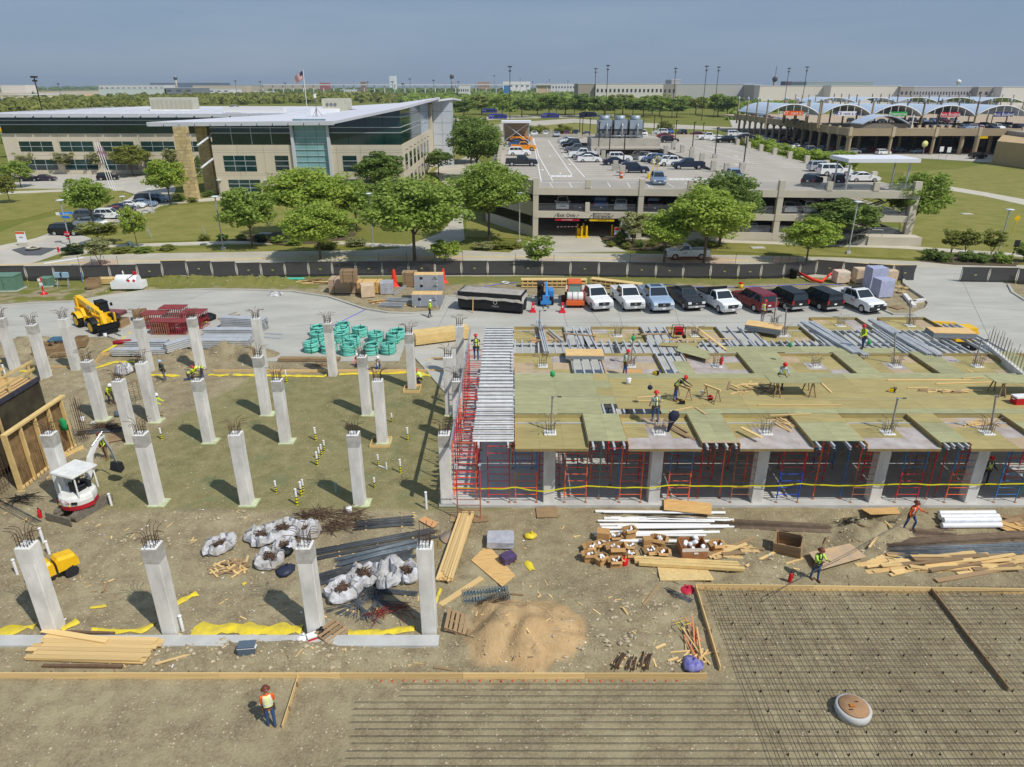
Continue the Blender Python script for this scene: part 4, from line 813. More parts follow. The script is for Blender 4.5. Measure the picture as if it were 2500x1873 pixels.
gbox('side_wall',LEN-.35,LEN,.55,VB,2.9,3.9); gbox('side_wall',LEN-.35,LEN,.55,VB,6.3,7.25); gbox('side_wall',LEN-.1,LEN+.3,.5,VB,0,1.2)
# paint on the roof deck
def line(px0,px1,w=.13,z=ZR+.006,m=whitep):
 p,q=G(*px0,z),G(*px1,z); d=q-p; return B('painted_line',gar,m,((p.x+q.x)/2,(p.y+q.y)/2,z),(d.length,w,.008),(0,0,atan2(d.y,d.x)))
Zp=lambda x,y:(1200+x/3.4516,150+y/3.4516); Zq=lambda x,y:(1800+x/3.16,150+y/3.16)
for a,b in (((350,650),(420,1015)),((400,800),(517,1010)),((478,665),(690,975)),((590,755),(785,975)),((355,650),(400,800)),((415,1020),(1220,1020)),((785,985),(1320,985)),((1490,985),(2150,985)),((1580,690),(2209,860)),((1640,680),(2209,790))): line(Zp(*a),Zp(*b),.16)
for i in range(6): x=490+i*163; line(Zp(x,1022),Zp(x+26,1062),.14)
for x in (1300,1480,1630,1790,1960): line(Zp(x,1025),Zp(x+60,1062),.14)
for i in range(4):
 a=Zp(500+i*50,960); p=G(a[0]+4,a[1]+2,ZR); B('crosswalk_bar',gar,whitep,(p.x,p.y,ZR+.006),(.9,1.7,.008))
for i in range(14):
 a=Zp(1500+i*46,993); p=G(a[0]+4,a[1],ZR); B('crosswalk_bar',gar,whitep,(p.x,p.y,ZR+.006),(.75,1.3,.008))
for y in (900,925,945,958,872,850,832): line(Zp(170 if y<930 else 235,y),Zp(365+(y-850)*.1,y),.12)
for i,y in enumerate((860,880,900,920,940,955)): line(Zp(700+i*18,y),Zp(960+i*20,y),.12)
for i in range(11): y=690+i*17; line(Zp(1650+i*30,y),Zp(1950+i*34,y),.12)
for i in range(12): y=650+i*17; line(Zq(0+i*34,y),Zq(120+i*38,y),.12)
for x,y in ((580,945),(495,800),(430,915),(660,870),(600,800),(2065,800),(2065,870)):
 g=G(*Zp(x,y),ZR); MB().add([(g.x-.1,g.y-.9,ZR+.008),(g.x+.1,g.y-.9,ZR+.008),(g.x+.1,g.y+.3,ZR+.008),(g.x+.45,g.y+.3,ZR+.008),(g.x,g.y+1.1,ZR+.008),(g.x-.45,g.y+.3,ZR+.008),(g.x-.1,g.y+.3,ZR+.008)],[(0,1,2,3,4,5,6)]).build('painted_arrow',whitep,gar)
# roof barrier posts and lamp poles
grey=M('post_concrete',(170,166,156),.9,var=.12,vs=2)
for x,y in ((895,790),(940,825),(985,870),(1042,920),(1100,965),(1465,780),(1530,740),(1605,770),(1682,815),(1770,850),(1865,920),(1975,945),(735,655),(825,700),(500,625),(1355,650),(2145,690),(2105,940)):
 g=G(*Zp(x,y),ZR); B('barrier_post',gar,grey,(g.x,g.y,ZR+.85),(.85,.7,1.7))
lampb=M('lamp_pole_brown',(58,50,46),.5,metal=.3)
for i,(x,yb,yt) in enumerate(((900,770,515),(825,690,485),(765,650,470),(740,650,472),(990,810,555),(1110,890,615),(1690,750,515),(1880,815,560),(2120,900,620),(1545,690,500),(1420,630,480),(1365,620,460),(1780,620,520))):
 g=G(*Zp(x,yb),ZR); h=AT(*Zp(x,yt),g.y).z-ZR; t=T('roof_lamp','dark brown lamp pole rising from a post on the garage roof','lamp',g,group='lamp poles on the garage roof'); C('pole',t,lampb,(0,0,0),(0,0,h),.11,6); B('lamp_head',t,lampb,(0,-.35,h+.05),(.4,.8,.16)); B('base_plate',t,grey,(0,0,.4),(.8,.7,.8))
# stair canopies
def canopy(nm,label,p0,p1,dep,h,zb):
 t=T(nm,label,'canopy',(0,0,0)); a=AT(*p0,dep); b=AT(*p1,dep); w=b.x-a.x; t.location=((a.x+b.x)/2,dep,zb); zz=a.z-zb
 MB().box((0,2.6,zz),(w,6.2,.5)).build('roof_slab',M('canopy_white',(214,216,222),.5),t)
 for sx in (-.42,.42):
  for sy in (.6,4.6): C('post',t,galv,(w*sx,sy,0),(w*sx,sy,zz-.2),.13,8)
 return t,w,zz
t,wc,zz=canopy('stair_canopy','flat white canopy on slim posts over the garage corner stair',(2068,392),(2243,397),101.5,0,ZR)
t,wc,zz=canopy('stair_canopy','white canopy over the far roof stair with crossed braces',(1224,298),(1297,298),196,0,ZR)
for s in (-1,1): C('brace',t,galv,(-wc*.4*s,.4,.2),(wc*.4*s,.4,zz-.4),.09,6)
B('stair_box',t,M('stair_wall_tan',(150,132,112),.9),(0,3.5,zz*.45),(wc*.8,2,zz*.9))
# steel stair inside the corner bay, entry steps outside
sg=M('stair_grey',(120,128,136),.5,metal=.3)
for z0 in (.3,3.85):
 for q in range(14):
  f=q/13; p=W(46.5+f*4.5,2.4,z0+f*1.65); B('stair_tread',gar,sg,(p.x,p.y,p.z),(.34,1.4,.05),(0,0,ANG)); p=W(51-f*4.5,4.2,z0+1.75+f*1.65); B('stair_tread',gar,sg,(p.x,p.y,p.z),(.34,1.4,.05),(0,0,ANG))
 for v in (1.7,3.1): C('stringer',gar,sg,W(46.4,v,z0),W(51.2,v,z0+1.75),.09,6); C('handrail',gar,sg,W(46.4,v,z0+.95),W(51.2,v,z0+2.7),.035,6); C('stringer',gar,sg,W(51.2,v+1.8,z0+1.75),W(46.4,v+1.8,z0+3.5),.09,6)
for q in range(7): gbox('entry_step',44.8+q*.38,45.18+q*.38,-2.4,-.4,0,.17*(q+1)+.05,grey)
gbox('landing',47.5,54.8,-2.6,-.35,0,1.32,ga)
for v in (-2.35,-.5): C('handrail',gar,galv,W(44.8,v,1.1),W(47.5,v,2.3),.04,6); C('handrail',gar,galv,W(47.5,v,2.3),W(49.4,v,2.3),.04,6)
for u,v in ((44.8,-2.35),(46.1,-2.35),(47.5,-2.35),(49.4,-2.35)): C('rail_post',gar,galv,W(u,v,.1 if u<47 else 1.3),W(u,v,2.3 if u>47 else 1.15+(u-44.8)*.45),.035,6)
# entrance: headache bars, gates, bollards, lettering
def gtext(b,u,z,s,m=black): TEXT('lettering',gar,m,b,W(u,-.29,z),(R(90),0,ANG),s)
gtext('Exit Only',4.95,3.4,.72); gtext('Entrance',10.1,3.35,.72); gtext('Employee Garage',10.1,3.74,.36); gtext('2416',17.6,3.45,1.05)
redp=M('sign_red',(178,26,48),.5); yelp=M('sign_yellow',(236,184,20),.5)
for u,m,tx in ((5.1,redp,'DO NOT ENTER'),(10.2,yelp,'CLEARANCE 8\'2"')):
 p=W(u,-.1,2.72); s=B('clearance_bar',gar,m,p,(3.6,.12,.28),(0,0,ANG)); TEXT('lettering',gar,white if m==redp else black,tx,W(u,-.17,2.72),(R(90),0,ANG),.2)
for u in (3.3,6.6,8.5,11.6): C('flood_light',gar,black,W(u,-.3,3.35),W(u+.1,-.9,3.55),.06,6)
for u,v,h in ((7.35,0.4,1.5),(8.05,.2,1.6),(7.75,2.2,1.6),(6.9,2.2,1.5),(12.0,1.5,1.6),(12.5,1.0,1.4)):
 t=T('bollard','yellow steel bollard on the gate island of garage entrance','bollard',W(u,v,.14),group='yellow bollards at the garage gate'); C('post',t,yelp,(0,0,0),(0,0,h),.15,10); MB().lathe([(.15,0),(.1,.09),(.01,.12)],10,(0,0,h)).build('cap',yelp,t)
gbox('gate_island',6.6,8.4,-.2,3.2,.0,.22,yelp)
for u0,u1,z,v,l in ((3.7,7.0,1.25,1.4,'lowered exit'),(8.0,11.0,2.0,3.0,'raised entrance')):
 t=T('barrier_gate','striped %s barrier arm of the garage'%l,'barrier gate',W(u0 if u0<5 else u0,v,.14)); d=W(u1,v,z+.1)-W(u0,v,z); n=12
 for i in range(n): a=d*(i/n); b_=d*((i+1)/n); C('arm_segment',t,redp if i%2 else white,a+Vector((0,0,z)),b_+Vector((0,0,z)),.07,6)
 q=d if u0<5 else Vector((0,0,0)); B('gate_box',t,yelp,(q.x,q.y,.55),(.4,.5,1.1))
t=T('lane_sign','white board with right turn arrow beside the garage opening','sign',W(13.5,-.4,.14)); C('post',t,steel,(0,0,0),(0,0,2.9),.05,6); B('board',t,white,(0,-.05,2.35),(1.1,.05,1.3),(0,0,ANG)); MB().tube([(-.2,-.1,1.95),(-.2,-.1,2.4),(0,-.1,2.65),(.25,-.1,2.65)],.05,6).build('arrow',black,t); MB().add([(.2,-.1,2.85),(.2,-.1,2.45),(.45,-.1,2.65)],[(0,1,2)]).build('arrow_head',black,t)
t=T('ticket_machine','grey ticket kiosk beside the garage lane','kiosk',W(14.0,-.5,.1)); B('cabinet',t,M('kiosk_grey',(132,138,140),.5),(0,0,.95),(.8,.6,1.9)); B('screen',t,black,(0,-.31,1.4),(.5,.03,.35)); B('slot_panel',t,steel,(0,-.31,.8),(.4,.03,.4))
t=T('a_frame_sign','white and red notice board on the garage apron','sign',W(12.4,-1.3,.08)); B('board',t,white,(0,0,1.2),(.95,.06,1.3)); B('header',t,redp,(0,-.035,1.65),(.9,.02,.4)); B('footer',t,redp,(0,-.035,.72),(.9,.02,.25)); B('stand',t,steel,(0,.1,.35),(.7,.3,.7))
t=T('traffic_cone','lime green cone on the garage apron','cone',W(12.9,-1.7,.08)); MB().lathe([(.17,.04),(.03,.85)],10).build('body',M('cone_lime',(190,214,40),.5),t); B('base',t,M('cone_lime'),(0,0,.02),(.42,.42,.05))
# cooling towers over the ramp wall
cw=G(1527,340,ZR); pl=T('plinth_wall','wide concrete plinth wall spanning the garage ramp','wall',(0,0,0)); pa,pb=AT(1443,362,hl[1][1]+6),AT(1611,362,hl[1][1]+6); yy=hl[1][1]+6
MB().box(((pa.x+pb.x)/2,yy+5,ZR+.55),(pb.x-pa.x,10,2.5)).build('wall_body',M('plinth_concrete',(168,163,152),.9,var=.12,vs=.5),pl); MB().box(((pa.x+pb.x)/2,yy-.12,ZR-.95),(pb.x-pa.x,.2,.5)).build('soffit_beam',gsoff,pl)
TEXT('lettering',pl,black,'6\'8"',((pa.x+pb.x)/2-1,yy-.32,ZR-.55),(R(90),0,0),.01); B('clearance_sign',pl,yelp,((pa.x+pb.x)/2-1.2,yy-.1,ZR-.45),(3.2,.12,.35))
cgr=M('tower_galv',(150,162,172),.5,metal=.3,var=.08,vs=1)
for i in range(3):
 x=AT(1475+i*37,338,yy+3).x; t=T('cooling_tower','grey cooling tower cell with round fan stack, %s above the garage ramp'%('first','second','third')[i],'cooling tower',(x,yy+3.5,ZR+1.85),group='cooling towers on the garage'); w=3.4
 B('basin',t,cgr,(0,0,.35),(w,4.4,.5)); B('louvre_base',t,M('louvre_dark',(104,108,110),.7),(0,.1,1.35),(w*.95,4.2,1.5)); B('casing',t,cgr,(0,0,3.1),(w-.04,4.5,2.0)); MB().lathe([(1.35,4.1),(1.2,4.5),(1.25,5.1)],16).build('fan_stack',cgr,t)
 MB().tube([(.3,-2.7,.1),(.3,-2.7,2.8),(.3,-2.6,3.15),(.3,-2.2,3.3)],.2,8).build('riser_pipe',galv,t)
 for s in (-1,1): C('corner_post',t,lampb,(s*w/2,-2.35,0),(s*w/2,-2.35,4.8),.05,5)
MB().tube([(pa.x+1,yy+.9,ZR+2.3),(pb.x-6,yy+.9,ZR+2.3)],.22,8).build('header_pipe',steel,pl)
for s in range(2): B('tank',pl,steel,(pa.x+1.5+s*1.2,yy+1.2,ZR+2.4),(.8,.8,1.1))
# ---------------------------------------------------------------- vehicles (front is +x)
def paint(name,rgb,met=.0): return M('paint_'+name,rgb,.28,metal=met,spec=.5,rnd=.04)
PA={'white':paint('white',(222,224,228)),'black':paint('black',(20,21,25)),'grey':paint('grey',(92,98,106),.2),'silver':paint('silver',(172,178,184),.3),'navy':paint('navy',(34,44,66),.1),'red':paint('red',(112,26,38)),'maroon':paint('maroon',(92,28,40)),'blue':paint('blue',(60,92,140),.1),'steel':paint('steel_blue',(122,142,168),.25),'orange':paint('orange',(226,140,30)),'olive':paint('olive',(96,92,74),.1),'dark':paint('charcoal',(46,50,56),.15),'yellow':paint('yellow',(214,212,30)),'ltblue':paint('light_blue',(150,172,196),.2),'purple':paint('plum',(52,42,58),.1)}
glassm=M('car_glass',(34,42,48),.06,spec=.9); chrome=M('chrome',(190,192,196),.2,metal=.8); lampw=M('headlamp',(214,220,226),.15,spec=.8); lampr=M('tail_lamp',(150,18,22),.25,spec=.6); rimm=M('rim_alloy',(176,178,182),.3,metal=.6); plate=M('number_plate',(232,234,238),.5); dtrim=M('dark_trim',(40,41,44),.6)
SPEC={ # L,W, profile of lower body (x,z), greenhouse (rear base, rear top, front top, front base), wheel x, wheel r, floor z, windows per side
'sedan':dict(L=4.8,W=1.83,b=[(-2.4,.45),(-2.38,.85),(-2.25,1.0),(-1.7,1.03),(1.05,.98),(2.1,.82),(2.35,.66),(2.4,.42)],g=[(-1.8,1.0),(-.95,1.43),(.2,1.46),(1.1,.96)],wx=(-1.42,1.45),wr=.33,fz=.24,nw=2),
'suv':dict(L=4.8,W=1.92,b=[(-2.38,.5),(-2.4,.95),(-2.3,1.12),(1.0,1.08),(2.1,1.0),(2.36,.8),(2.4,.45)],g=[(-2.3,1.08),(-2.05,1.66),(-1.8,1.74),(.25,1.76),(1.05,1.06)],wx=(-1.45,1.45),wr=.37,fz=.28,nw=3),
'fullsuv':dict(L=5.35,W=2.04,b=[(-2.65,.55),(-2.67,1.0),(-2.6,1.2),(1.2,1.2),(2.4,1.1),(2.63,.9),(2.67,.5)],g=[(-2.6,1.17),(-2.45,1.84),(-2.2,1.92),(.4,1.94),(1.2,1.18)],wx=(-1.6,1.62),wr=.4,fz=.34,nw=3),
'pickup':dict(L=5.9,W=2.03,b=[(-1.0,.5),(-1.0,1.32),(1.25,1.28),(2.55,1.2),(2.87,1.0),(2.92,.5)],g=[(-.98,1.27),(-.86,1.88),(-.7,1.95),(.5,1.96),(1.35,1.25)],wx=(-1.85,1.85),wr=.41,fz=.38,nw=2,bed=True),
'regcab':dict(L=5.6,W=2.0,b=[(-.3,.5),(-.3,1.3),(1.2,1.26),(2.4,1.18),(2.72,1.0),(2.78,.5)],g=[(-.28,1.25),(-.2,1.86),(0,1.92),(.6,1.93),(1.3,1.22)],wx=(-1.7,1.72),wr=.4,fz=.36,nw=1,bed=True),
}
def arch_prof(s,x0=None,x1=None):
 b=s['b']; P=list(b); fz=s['fz']; xs=[x for x in s['wx'] if b[0][0]-.1<x<b[-1][0]]; R_=s['wr']*1.16; P.append((b[-1][0]-.06,fz))
 for x in sorted(xs,reverse=True):
  for i in range(9):
   a=PI*i/8; P.append((x+R_*cos(a),fz+max(0,(s['wr']-fz))*0+R_*sin(a)*1.0))
 P.append((b[0][0]+.05,fz)); return P
def prof_solid(P,w,ch=.08,sx=.985,zc=.7):
 ins=lambda p:(p[0]*sx,zc+(p[1]-zc)*.97); mb=MB()
 rings=[[(ins(p)[0],y,ins(p)[1]) for p in P] if e else [(p[0],y,p[1]) for p in P] for y,e in ((-w/2,1),(-w/2+ch,0),(w/2-ch,0),(w/2,1))]
 mb.loft(rings); return mb
def cab_solid(s):
 g=s['g']; w=s['W']; zb=min(g[0][1],g[-1][1]); zt=max(p[1] for p in g); hw=lambda z: w/2-.07-(.17)*(z-zb)/(zt-zb)
 mb=MB(); mb.loft([[(x,-hw(z),z) for x,z in g],[(x,hw(z),z) for x,z in g]]); return mb,hw
def window_meshes(s):
 g=s['g']; mb,hw=cab_solid(s); out={}
 r=g[0],g[1]; rt=g[-3] ; f=g[-2],g[-1]
 def quad(a,b,e=.012,m0=.08,m1=.1): # strip face across width between profile points a (low) and b (high)
  d=Vector((b[0]-a[0],b[1]-a[1])); n=Vector((-d.y,d.x)).normalized()
  if (n.x<0)!=(d.y*0+a[0]<0): n=-n
  lo=Vector(a)+d*.10+n*e; hi=Vector(a)+d*.93+n*e; wl,wh=hw(lo.y)-m0,hw(hi.y)-m0
  return MB().add([(lo.x,-wl,lo.y),(lo.x,wl,lo.y),(hi.x,wh,hi.y),(hi.x,-wh,hi.y)],[(0,1,2,3)] if n.x>0 else [(3,2,1,0)])
 out['windshield']=quad(f[1],f[0]).mesh('windshield'); out['rear_window']=quad(r[0],r[1]).mesh('rear_window')
 zb=max(g[0][1],g[-1][1])+.05; zt=max(p[1] for p in g)-.10
 def xat(z,side):
  pts=g[:2] if side<0 else g[-2:]
  (xa,za),(xb,zb_)=pts; return xa+(xb-xa)*(z-za)/(zb_-za)
 if len(g)==5: pass
 L0,L1=xat(zb,-1)+.1,xat(zt,-1)+.13; R0,R1=xat(zb,1)-.12,xat(zt,1)-.1; n=s['nw']; ws=[]
 for i in range(n):
  a,b=i/n+.012,(i+1)/n-.012; x=[L0+(R0-L0)*a,L0+(R0-L0)*b,L1+(R1-L1)*b,L1+(R1-L1)*a]; ws.append([(x[0],zb),(x[1],zb),(x[2],zt),(x[3],zt)])
 out['side']=[[MB().add([(p,sg*(hw(z)+.012),z) for p,z in q],[(0,1,2,3)] if sg<0 else [(3,2,1,0)]).mesh('side_window') for q in ws] for sg in (-1,1)]
 return out
def wheel_meshes(r):
 t=MB(); w=.24; n=16
 t.loft([[(rr*cos(2*PI*j/n),y,rr*sin(2*PI*j/n)) for j in range(n)] for rr,y in ((r*.9,-w/2),(r,-w/2+.04),(r,w/2-.04),(r*.9,w/2))],smooth=True)
 rim=MB(); rim.loft([[(rr*cos(2*PI*j/n),y,rr*sin(2*PI*j/n)) for j in range(n)] for rr,y in ((r*.64,-w/2-.012),(r*.64,w/2+.012))])
 for j in range(5):
  a=2*PI*j/5
  for y in (-w/2-.014,w/2+.014): rim.box((r*.36*cos(a),y,r*.36*sin(a)),(.07,.012,r*.3),Matrix.Rotation(-a+PI/2,3,'Y'),mi=0)
 return t.mesh('tyre'),rim.mesh('rim')
VM={}
def vmesh(ty):
 if ty in VM: return VM[ty]
 s=SPEC[ty]; d={}; d['body']=prof_solid(arch_prof(s),s['W']).mesh('body'); d['cab']=cab_solid(s)[0].mesh('cab'); d.update(window_meshes(s)); d['tyre'],d['rim']=wheel_meshes(s['wr'])
 if s.get('bed'):
  x0=-s['L']/2; x1=s['b'][0][0]; wx=s['wx'][0]; R_=s['wr']*1.16; P=[(x0,s['fz']+.05),(x0,1.3),(x1-.02,1.3),(x1-.02,s['fz'])]
  P+=[(wx+R_*cos(PI*i/8),s['fz']+R_*sin(PI*i/8)) for i in range(9)]
  d['bedside']=MB().loft([[(x,y,z) for x,z in P] for y in (-.06,.06)]).mesh('bed_side'); d['bedgeo']=(x0,x1)
 VM[ty]=d; return d
def vehicle(ty,col,loc,rz,label,group=None,parts=2,name=None,z=None,tint=None):
 s=SPEC[ty]; d=vmesh(ty); nm=name or {'sedan':'sedan_car','suv':'suv_car','fullsuv':'large_suv','pickup':'pickup_truck','regcab':'pickup_truck'}[ty]
 cat={'sedan':'car','suv':'SUV','fullsuv':'SUV','pickup':'pickup','regcab':'pickup'}[ty]
 t=T(nm,label,cat,loc,rz,group); P=PA[col]; Lh=s['L']/2; w=s['W']; b=s['b']
 O('body',d['body'],P,t); O('cabin',d['cab'],P,t); O('windshield',d['windshield'],glassm,t); O('rear_window',d['rear_window'],glassm,t)
 for sd in d['side']:
  for q in sd: O('side_window',q,glassm,t)
 for x in s['wx']:
  for sg in (-1,1):
   o=O('wheel',d['tyre'],rub,t,(x,sg*(w/2-.13),s['wr']))
   if parts>0: O('rim',d['rim'],rimm,o)
  B('wheel_well',t,black,(x,0,s['wr']+.05),(s['wr']*2.2,w-.34,s['wr']*1.9)) if parts>0 else None
 if s.get('bed'):
  x0,x1=d['bedgeo']; mx=(x0+x1)/2
  for sg in (-1,1): O('bed_side',d['bedside'],P,t,(0,sg*(w/2-.06),0))
  B('bed_floor',t,dtrim,(mx,0,.8),(x1-x0-.02,w-.25,.06)); B('tailgate',t,P,(x0+.05,0,.98),(.08,w-.26,.6)); B('rear_bumper',t,chrome if parts>1 else dtrim,(x0-.06,0,.55),(.16,w*.95,.2)); B('frame_rail',t,black,(mx,0,.55),(x1-x0,.9,.3))
 fx=b[-1][0]; fz=b[-2][1]; rx=-Lh if s.get('bed') else b[0][0]; big=ty in('pickup','regcab','fullsuv')
 if parts>0:
  for sg in (-1,1):
   B('headlight',t,lampw,(fx-.03,sg*(w/2-.22),fz-.08 if not big else fz-.03),(.14,.36,.16 if not big else .2)); B('taillight',t,lampr,(rx+.0,sg*(w/2-.13),.92 if not big else 1.05),(.1,.2,.24 if not big else .36)); B('mirror',t,P if parts<2 else black,(s['g'][-1][0]-.28,sg*(w/2+.1),s['g'][-1][1]+.08),(.14,.24,.17))
  B('grille',t,dtrim if ty!='fullsuv' else black,(fx-.005,0,fz-.16 if not big else fz-.1),(.06,w*.52,.16 if not big else .3)); B('front_bumper',t,P if not big else (chrome if parts>1 else P),(fx+.015,0,.5 if not big else .6),(.1,w*.93,.2)); B('number_plate',t,plate,(fx+.075,0,.52 if not big else .58),(.015,.3,.14)); B('number_plate',t,plate,(rx-.15 if s.get('bed') else rx-.02,0,.62 if s.get('bed') else .85),(.02,.3,.15))
  if not s.get('bed'): B('rear_bumper',t,P if not big else chrome,(rx-.005,0,.5),(.1,w*.93,.2))
 if parts>1:
  for sg in (-1,1):
   for i in range(2 if ty!='regcab' else 1): B('door_handle',t,chrome,(.25-i*.95,sg*(w/2+.005),1.08),(.16,.02,.035)); B('door_seam',t,dtrim,(-.12-i*.85+.9,sg*(w/2-.012),.85),(.015,.012,.8))
   if big: B('running_board',t,dtrim,(0,sg*(w/2-.06),.42),(1.9 if ty!='fullsuv' else 2.3,.14,.06))
  B('hood_line',t,P,((s['g'][-1][0]+fx)/2-.1,0,(s['g'][-1][1]+fz)/2+.045),(fx-s['g'][-1][0]-.55,w*.55,.03),(0,atan2(s['b'][-4][1]-s['b'][-3][1],s['b'][-3][0]-s['b'][-4][0]),0)); B('grille_badge',t,chrome,(fx+.03,0,fz-.1 if big else fz-.16),(.02,.22,.08))
 return t
DN=-PI/2  # front towards the camera side
# --- the row of site vehicles, noses towards the deck
zd=.1
def row(ty,col,bx,by,rz,label,**k): g=G(bx,by,zd); t=vehicle(ty,col,(g.x,g.y+2.7,zd),rz,label,'vehicles parked along the site driveway',**k); return t
v=row('pickup','white',1458,762,DN+.22,'white crew-cab pickup with black mesh grille beside the orange machine')
v=row('pickup','white',1540,762,DN+.14,'white crew-cab pickup with chrome bar grille, second in the line')
v=row('pickup','ltblue',1610,765,DN+.1,'lifted pale silver-blue pickup with chrome steps and moonroof'); v.scale=(1.06,1.06,1.08); B('moonroof',v,glassm,(-.1,0,1.965),(.8,1.0,.03))
v=row('pickup','dark',1686,762,DN+.2,'dark charcoal mid-size pickup between silver and white trucks'); v.scale=(.93,.93,.95)
v=row('regcab','white',1770,770,DN+.26,'white flatbed truck with single cab and black bed'); B('flat_bed',v,black,(-1.65,0,1.36),(2.3,2.2,.1)); B('headboard',v,black,(-.42,0,1.7),(.08,2.1,.8))
v=row('fullsuv','red',1858,768,DN+PI+.3,'maroon older SUV with roof rails, rear towards the deck')
v=row('fullsuv','black',1936,764,DN+PI+.26,'black SUV with chrome rear bumper beside the maroon one')
v=row('fullsuv','black',2020,764,DN+PI+.28,'glossy black SUV with white plate and roof spoiler'); B('roof_spoiler',v,PA['black'],(-2.6,0,1.9),(.3,1.7,.06))
v=row('pickup','white',2118,768,DN+.3,'white pickup with dark bumper and red door lettering at row end'); B('light_bar',v,dtrim,(-.2,0,2.03),(.25,1.3,.12)); TEXT('lettering',v,M('sign_red'),'ACE',(.55,-1.03,.95),(R(90),0,0),.3); B('bumper_cover',v,dtrim,(2.93,0,.62),(.14,1.95,.36)); B('toolbox',v,steel,(-1.2,0,1.35),(.5,1.7,.3))
g=G(1675,632); v=vehicle('regcab','white',(g.x,g.y,.07),PI+.02,'white utility pickup parked on the street, lettered door',None,name='pickup_truck'); TEXT('lettering',v,M('text_navy',(30,36,58),.5),'UES',(.45,1.0,.9),(R(90),0,PI),.34); B('grime_skirt',v,M('road_grime',(150,126,96),.9),(0,.0,.4),(3.0,2.01,.08))
# --- cars in the office lot
for ty,c,x,y,rz,l in (('suv','black',158,577,0,'black SUV nearest the stop sign in the office lot'),('sedan','white',216,556,0,'white sedan next to the black SUV in the office lot'),('suv','grey',215,540,0,'dark grey SUV under the lot tree'),('suv','white',265,537,.15,'white SUV with black trim in the office lot'),('sedan','red',283,527,.2,'dark red car behind the white SUV in the office lot'),('sedan','navy',292,519,.2,'navy sedan in the middle of the office lot row'),('sedan','white',316,511,.2,'white sedan further along the office lot row'),('sedan','steel',345,507,.2,'blue-grey sedan near the lot lamp'),('suv','dark',358,497,.2,'charcoal SUV near the pylon in the office lot'),('suv','ltblue',384,496,.2,'pale blue SUV at the plaza end of the office lot row'),('sedan','black',68,444,.1,'black sedan in the accessible bays by the wing'),('sedan','purple',106,443,.1,'plum sedan beside the black one by the wing'),('suv','black',260,441,.4,'black SUV driving past the flagpoles'),('sedan','dark',12,444,.1,'dark sedan at the end of the accessible bays')):
 g=G(x,y); vehicle(ty,c,(g.x,g.y+.9,.06),rz,l,'cars in the office lot',1)
# --- cars on the garage roof
RC=[('pickup','dark',255,885,0,'dark pickup with lamp-bar at the roof edge'),('suv','white',235,795,0,'white SUV beside the west roof edge'),('pickup','orange',270,755,0,'orange and white pickup, lower of two'),('sedan','blue',225,722,0,'blue sedan by the west roof edge'),('sedan','navy',230,700,0,'navy sedan by the west roof edge'),('pickup','orange',250,675,0,'orange pickup with white box, upper of two'),('pickup','white',235,655,0,'white pickup with red chevrons'),('sedan','grey',240,632,0,'grey sedan by the far canopy'),
('sedan','white',362,635,DN,'white sedan with black grille at the back rim'),('sedan','white',457,633,DN+PI,'white sedan showing its tail at the back rim'),('sedan','silver',550,637,DN,'silver sedan at the back rim'),('sedan','maroon',637,628,DN,'maroon car at the back rim'),('suv','dark',715,632,DN,'dark SUV at the back rim'),('sedan','grey',805,636,DN+PI,'grey car with red lamps beside the lamp poles'),('pickup','white',1283,640,DN,'white pickup beside the cooling towers'),
('sedan','silver',635,682,PI,'silver sedan, first behind the barrier posts'),('sedan','white',655,692,PI,'white sedan behind the barrier posts'),('suv','dark',665,716,PI,'dark SUV behind the barrier posts'),('pickup','black',700,740,PI,'black pickup behind the barrier posts'),('pickup','grey',725,772,PI,'grey pickup behind the barrier posts'),('pickup','white',770,818,PI,'white pickup behind the barrier posts'),('sedan','navy',805,832,PI,'navy car tucked behind the white sedan'),('sedan','white',828,852,0,'white sedan nearest the open stalls'),
('sedan','navy',1050,876,0,'navy sedan beside the post row'),('suv','white',1085,845,0,'white wagon beside the post row'),('suv','navy',1213,942,0,'navy crossover crossing the lane by cone'),('suv','steel',1425,1048,DN,'blue-grey SUV at the front parapet'),('suv','ltblue',2080,1020,DN,'light blue boxy SUV at the front parapet'),
('suv','white',1420,618,PI,'white SUV past the cooling towers'),('sedan','red',1470,648,0,'red sedan past the cooling towers'),('suv','dark',1503,686,0,'dark crossover above the ramp corner'),('sedan','blue',1510,612,DN,'blue car past the cooling towers'),('fullsuv','black',1617,632,DN+PI,'large black SUV past the cooling towers'),('sedan','maroon',1750,636,0,'maroon sedan near the rental deck side'),('pickup','white',1830,662,PI,'white pickup on the east half'),('sedan','white',1915,672,PI,'white car on the east half'),('suv','black',1972,688,PI,'black crossover on the east half'),('suv','white',2055,634,0,'white SUV on the east half'),('sedan','dark',2155,655,0,'dark car at the east rim')]
for ty,c,x,y,rz,l in RC:
 g=G(*Zp(x,y),ZR); vehicle(ty,c,(g.x,g.y+(.9 if abs(sin(rz))<.5 else 2.3),ZR+.005),rz+(ANG if y>900 else 0),l+' on the garage roof','cars on the garage roof',1)
for ty,c,x,y,rz,l in (('suv','dark',590,962,.9,'dark crossover at the parapet by the stair canopy'),('suv','navy',775,960,1.3,'navy SUV showing tail lamps by the stair canopy'),('fullsuv','white',760,886,0,'long white SUV beside the stair canopy'),('suv','silver',665,852,0,'silver SUV behind the long white one'),('sedan','white',985,932,0,'white sedan under the stair canopy')):
 g=G(*Zq(x,y),ZR); vehicle(ty,c,(g.x,g.y+.9,ZR+.005),rz,l+' on the garage roof','cars on the garage roof',1)
def rampz(y): a,b=hl[0][1],hl[1][1]+8; return ZR-2.6*max(0,min(1,(y-a)/(b-a)))
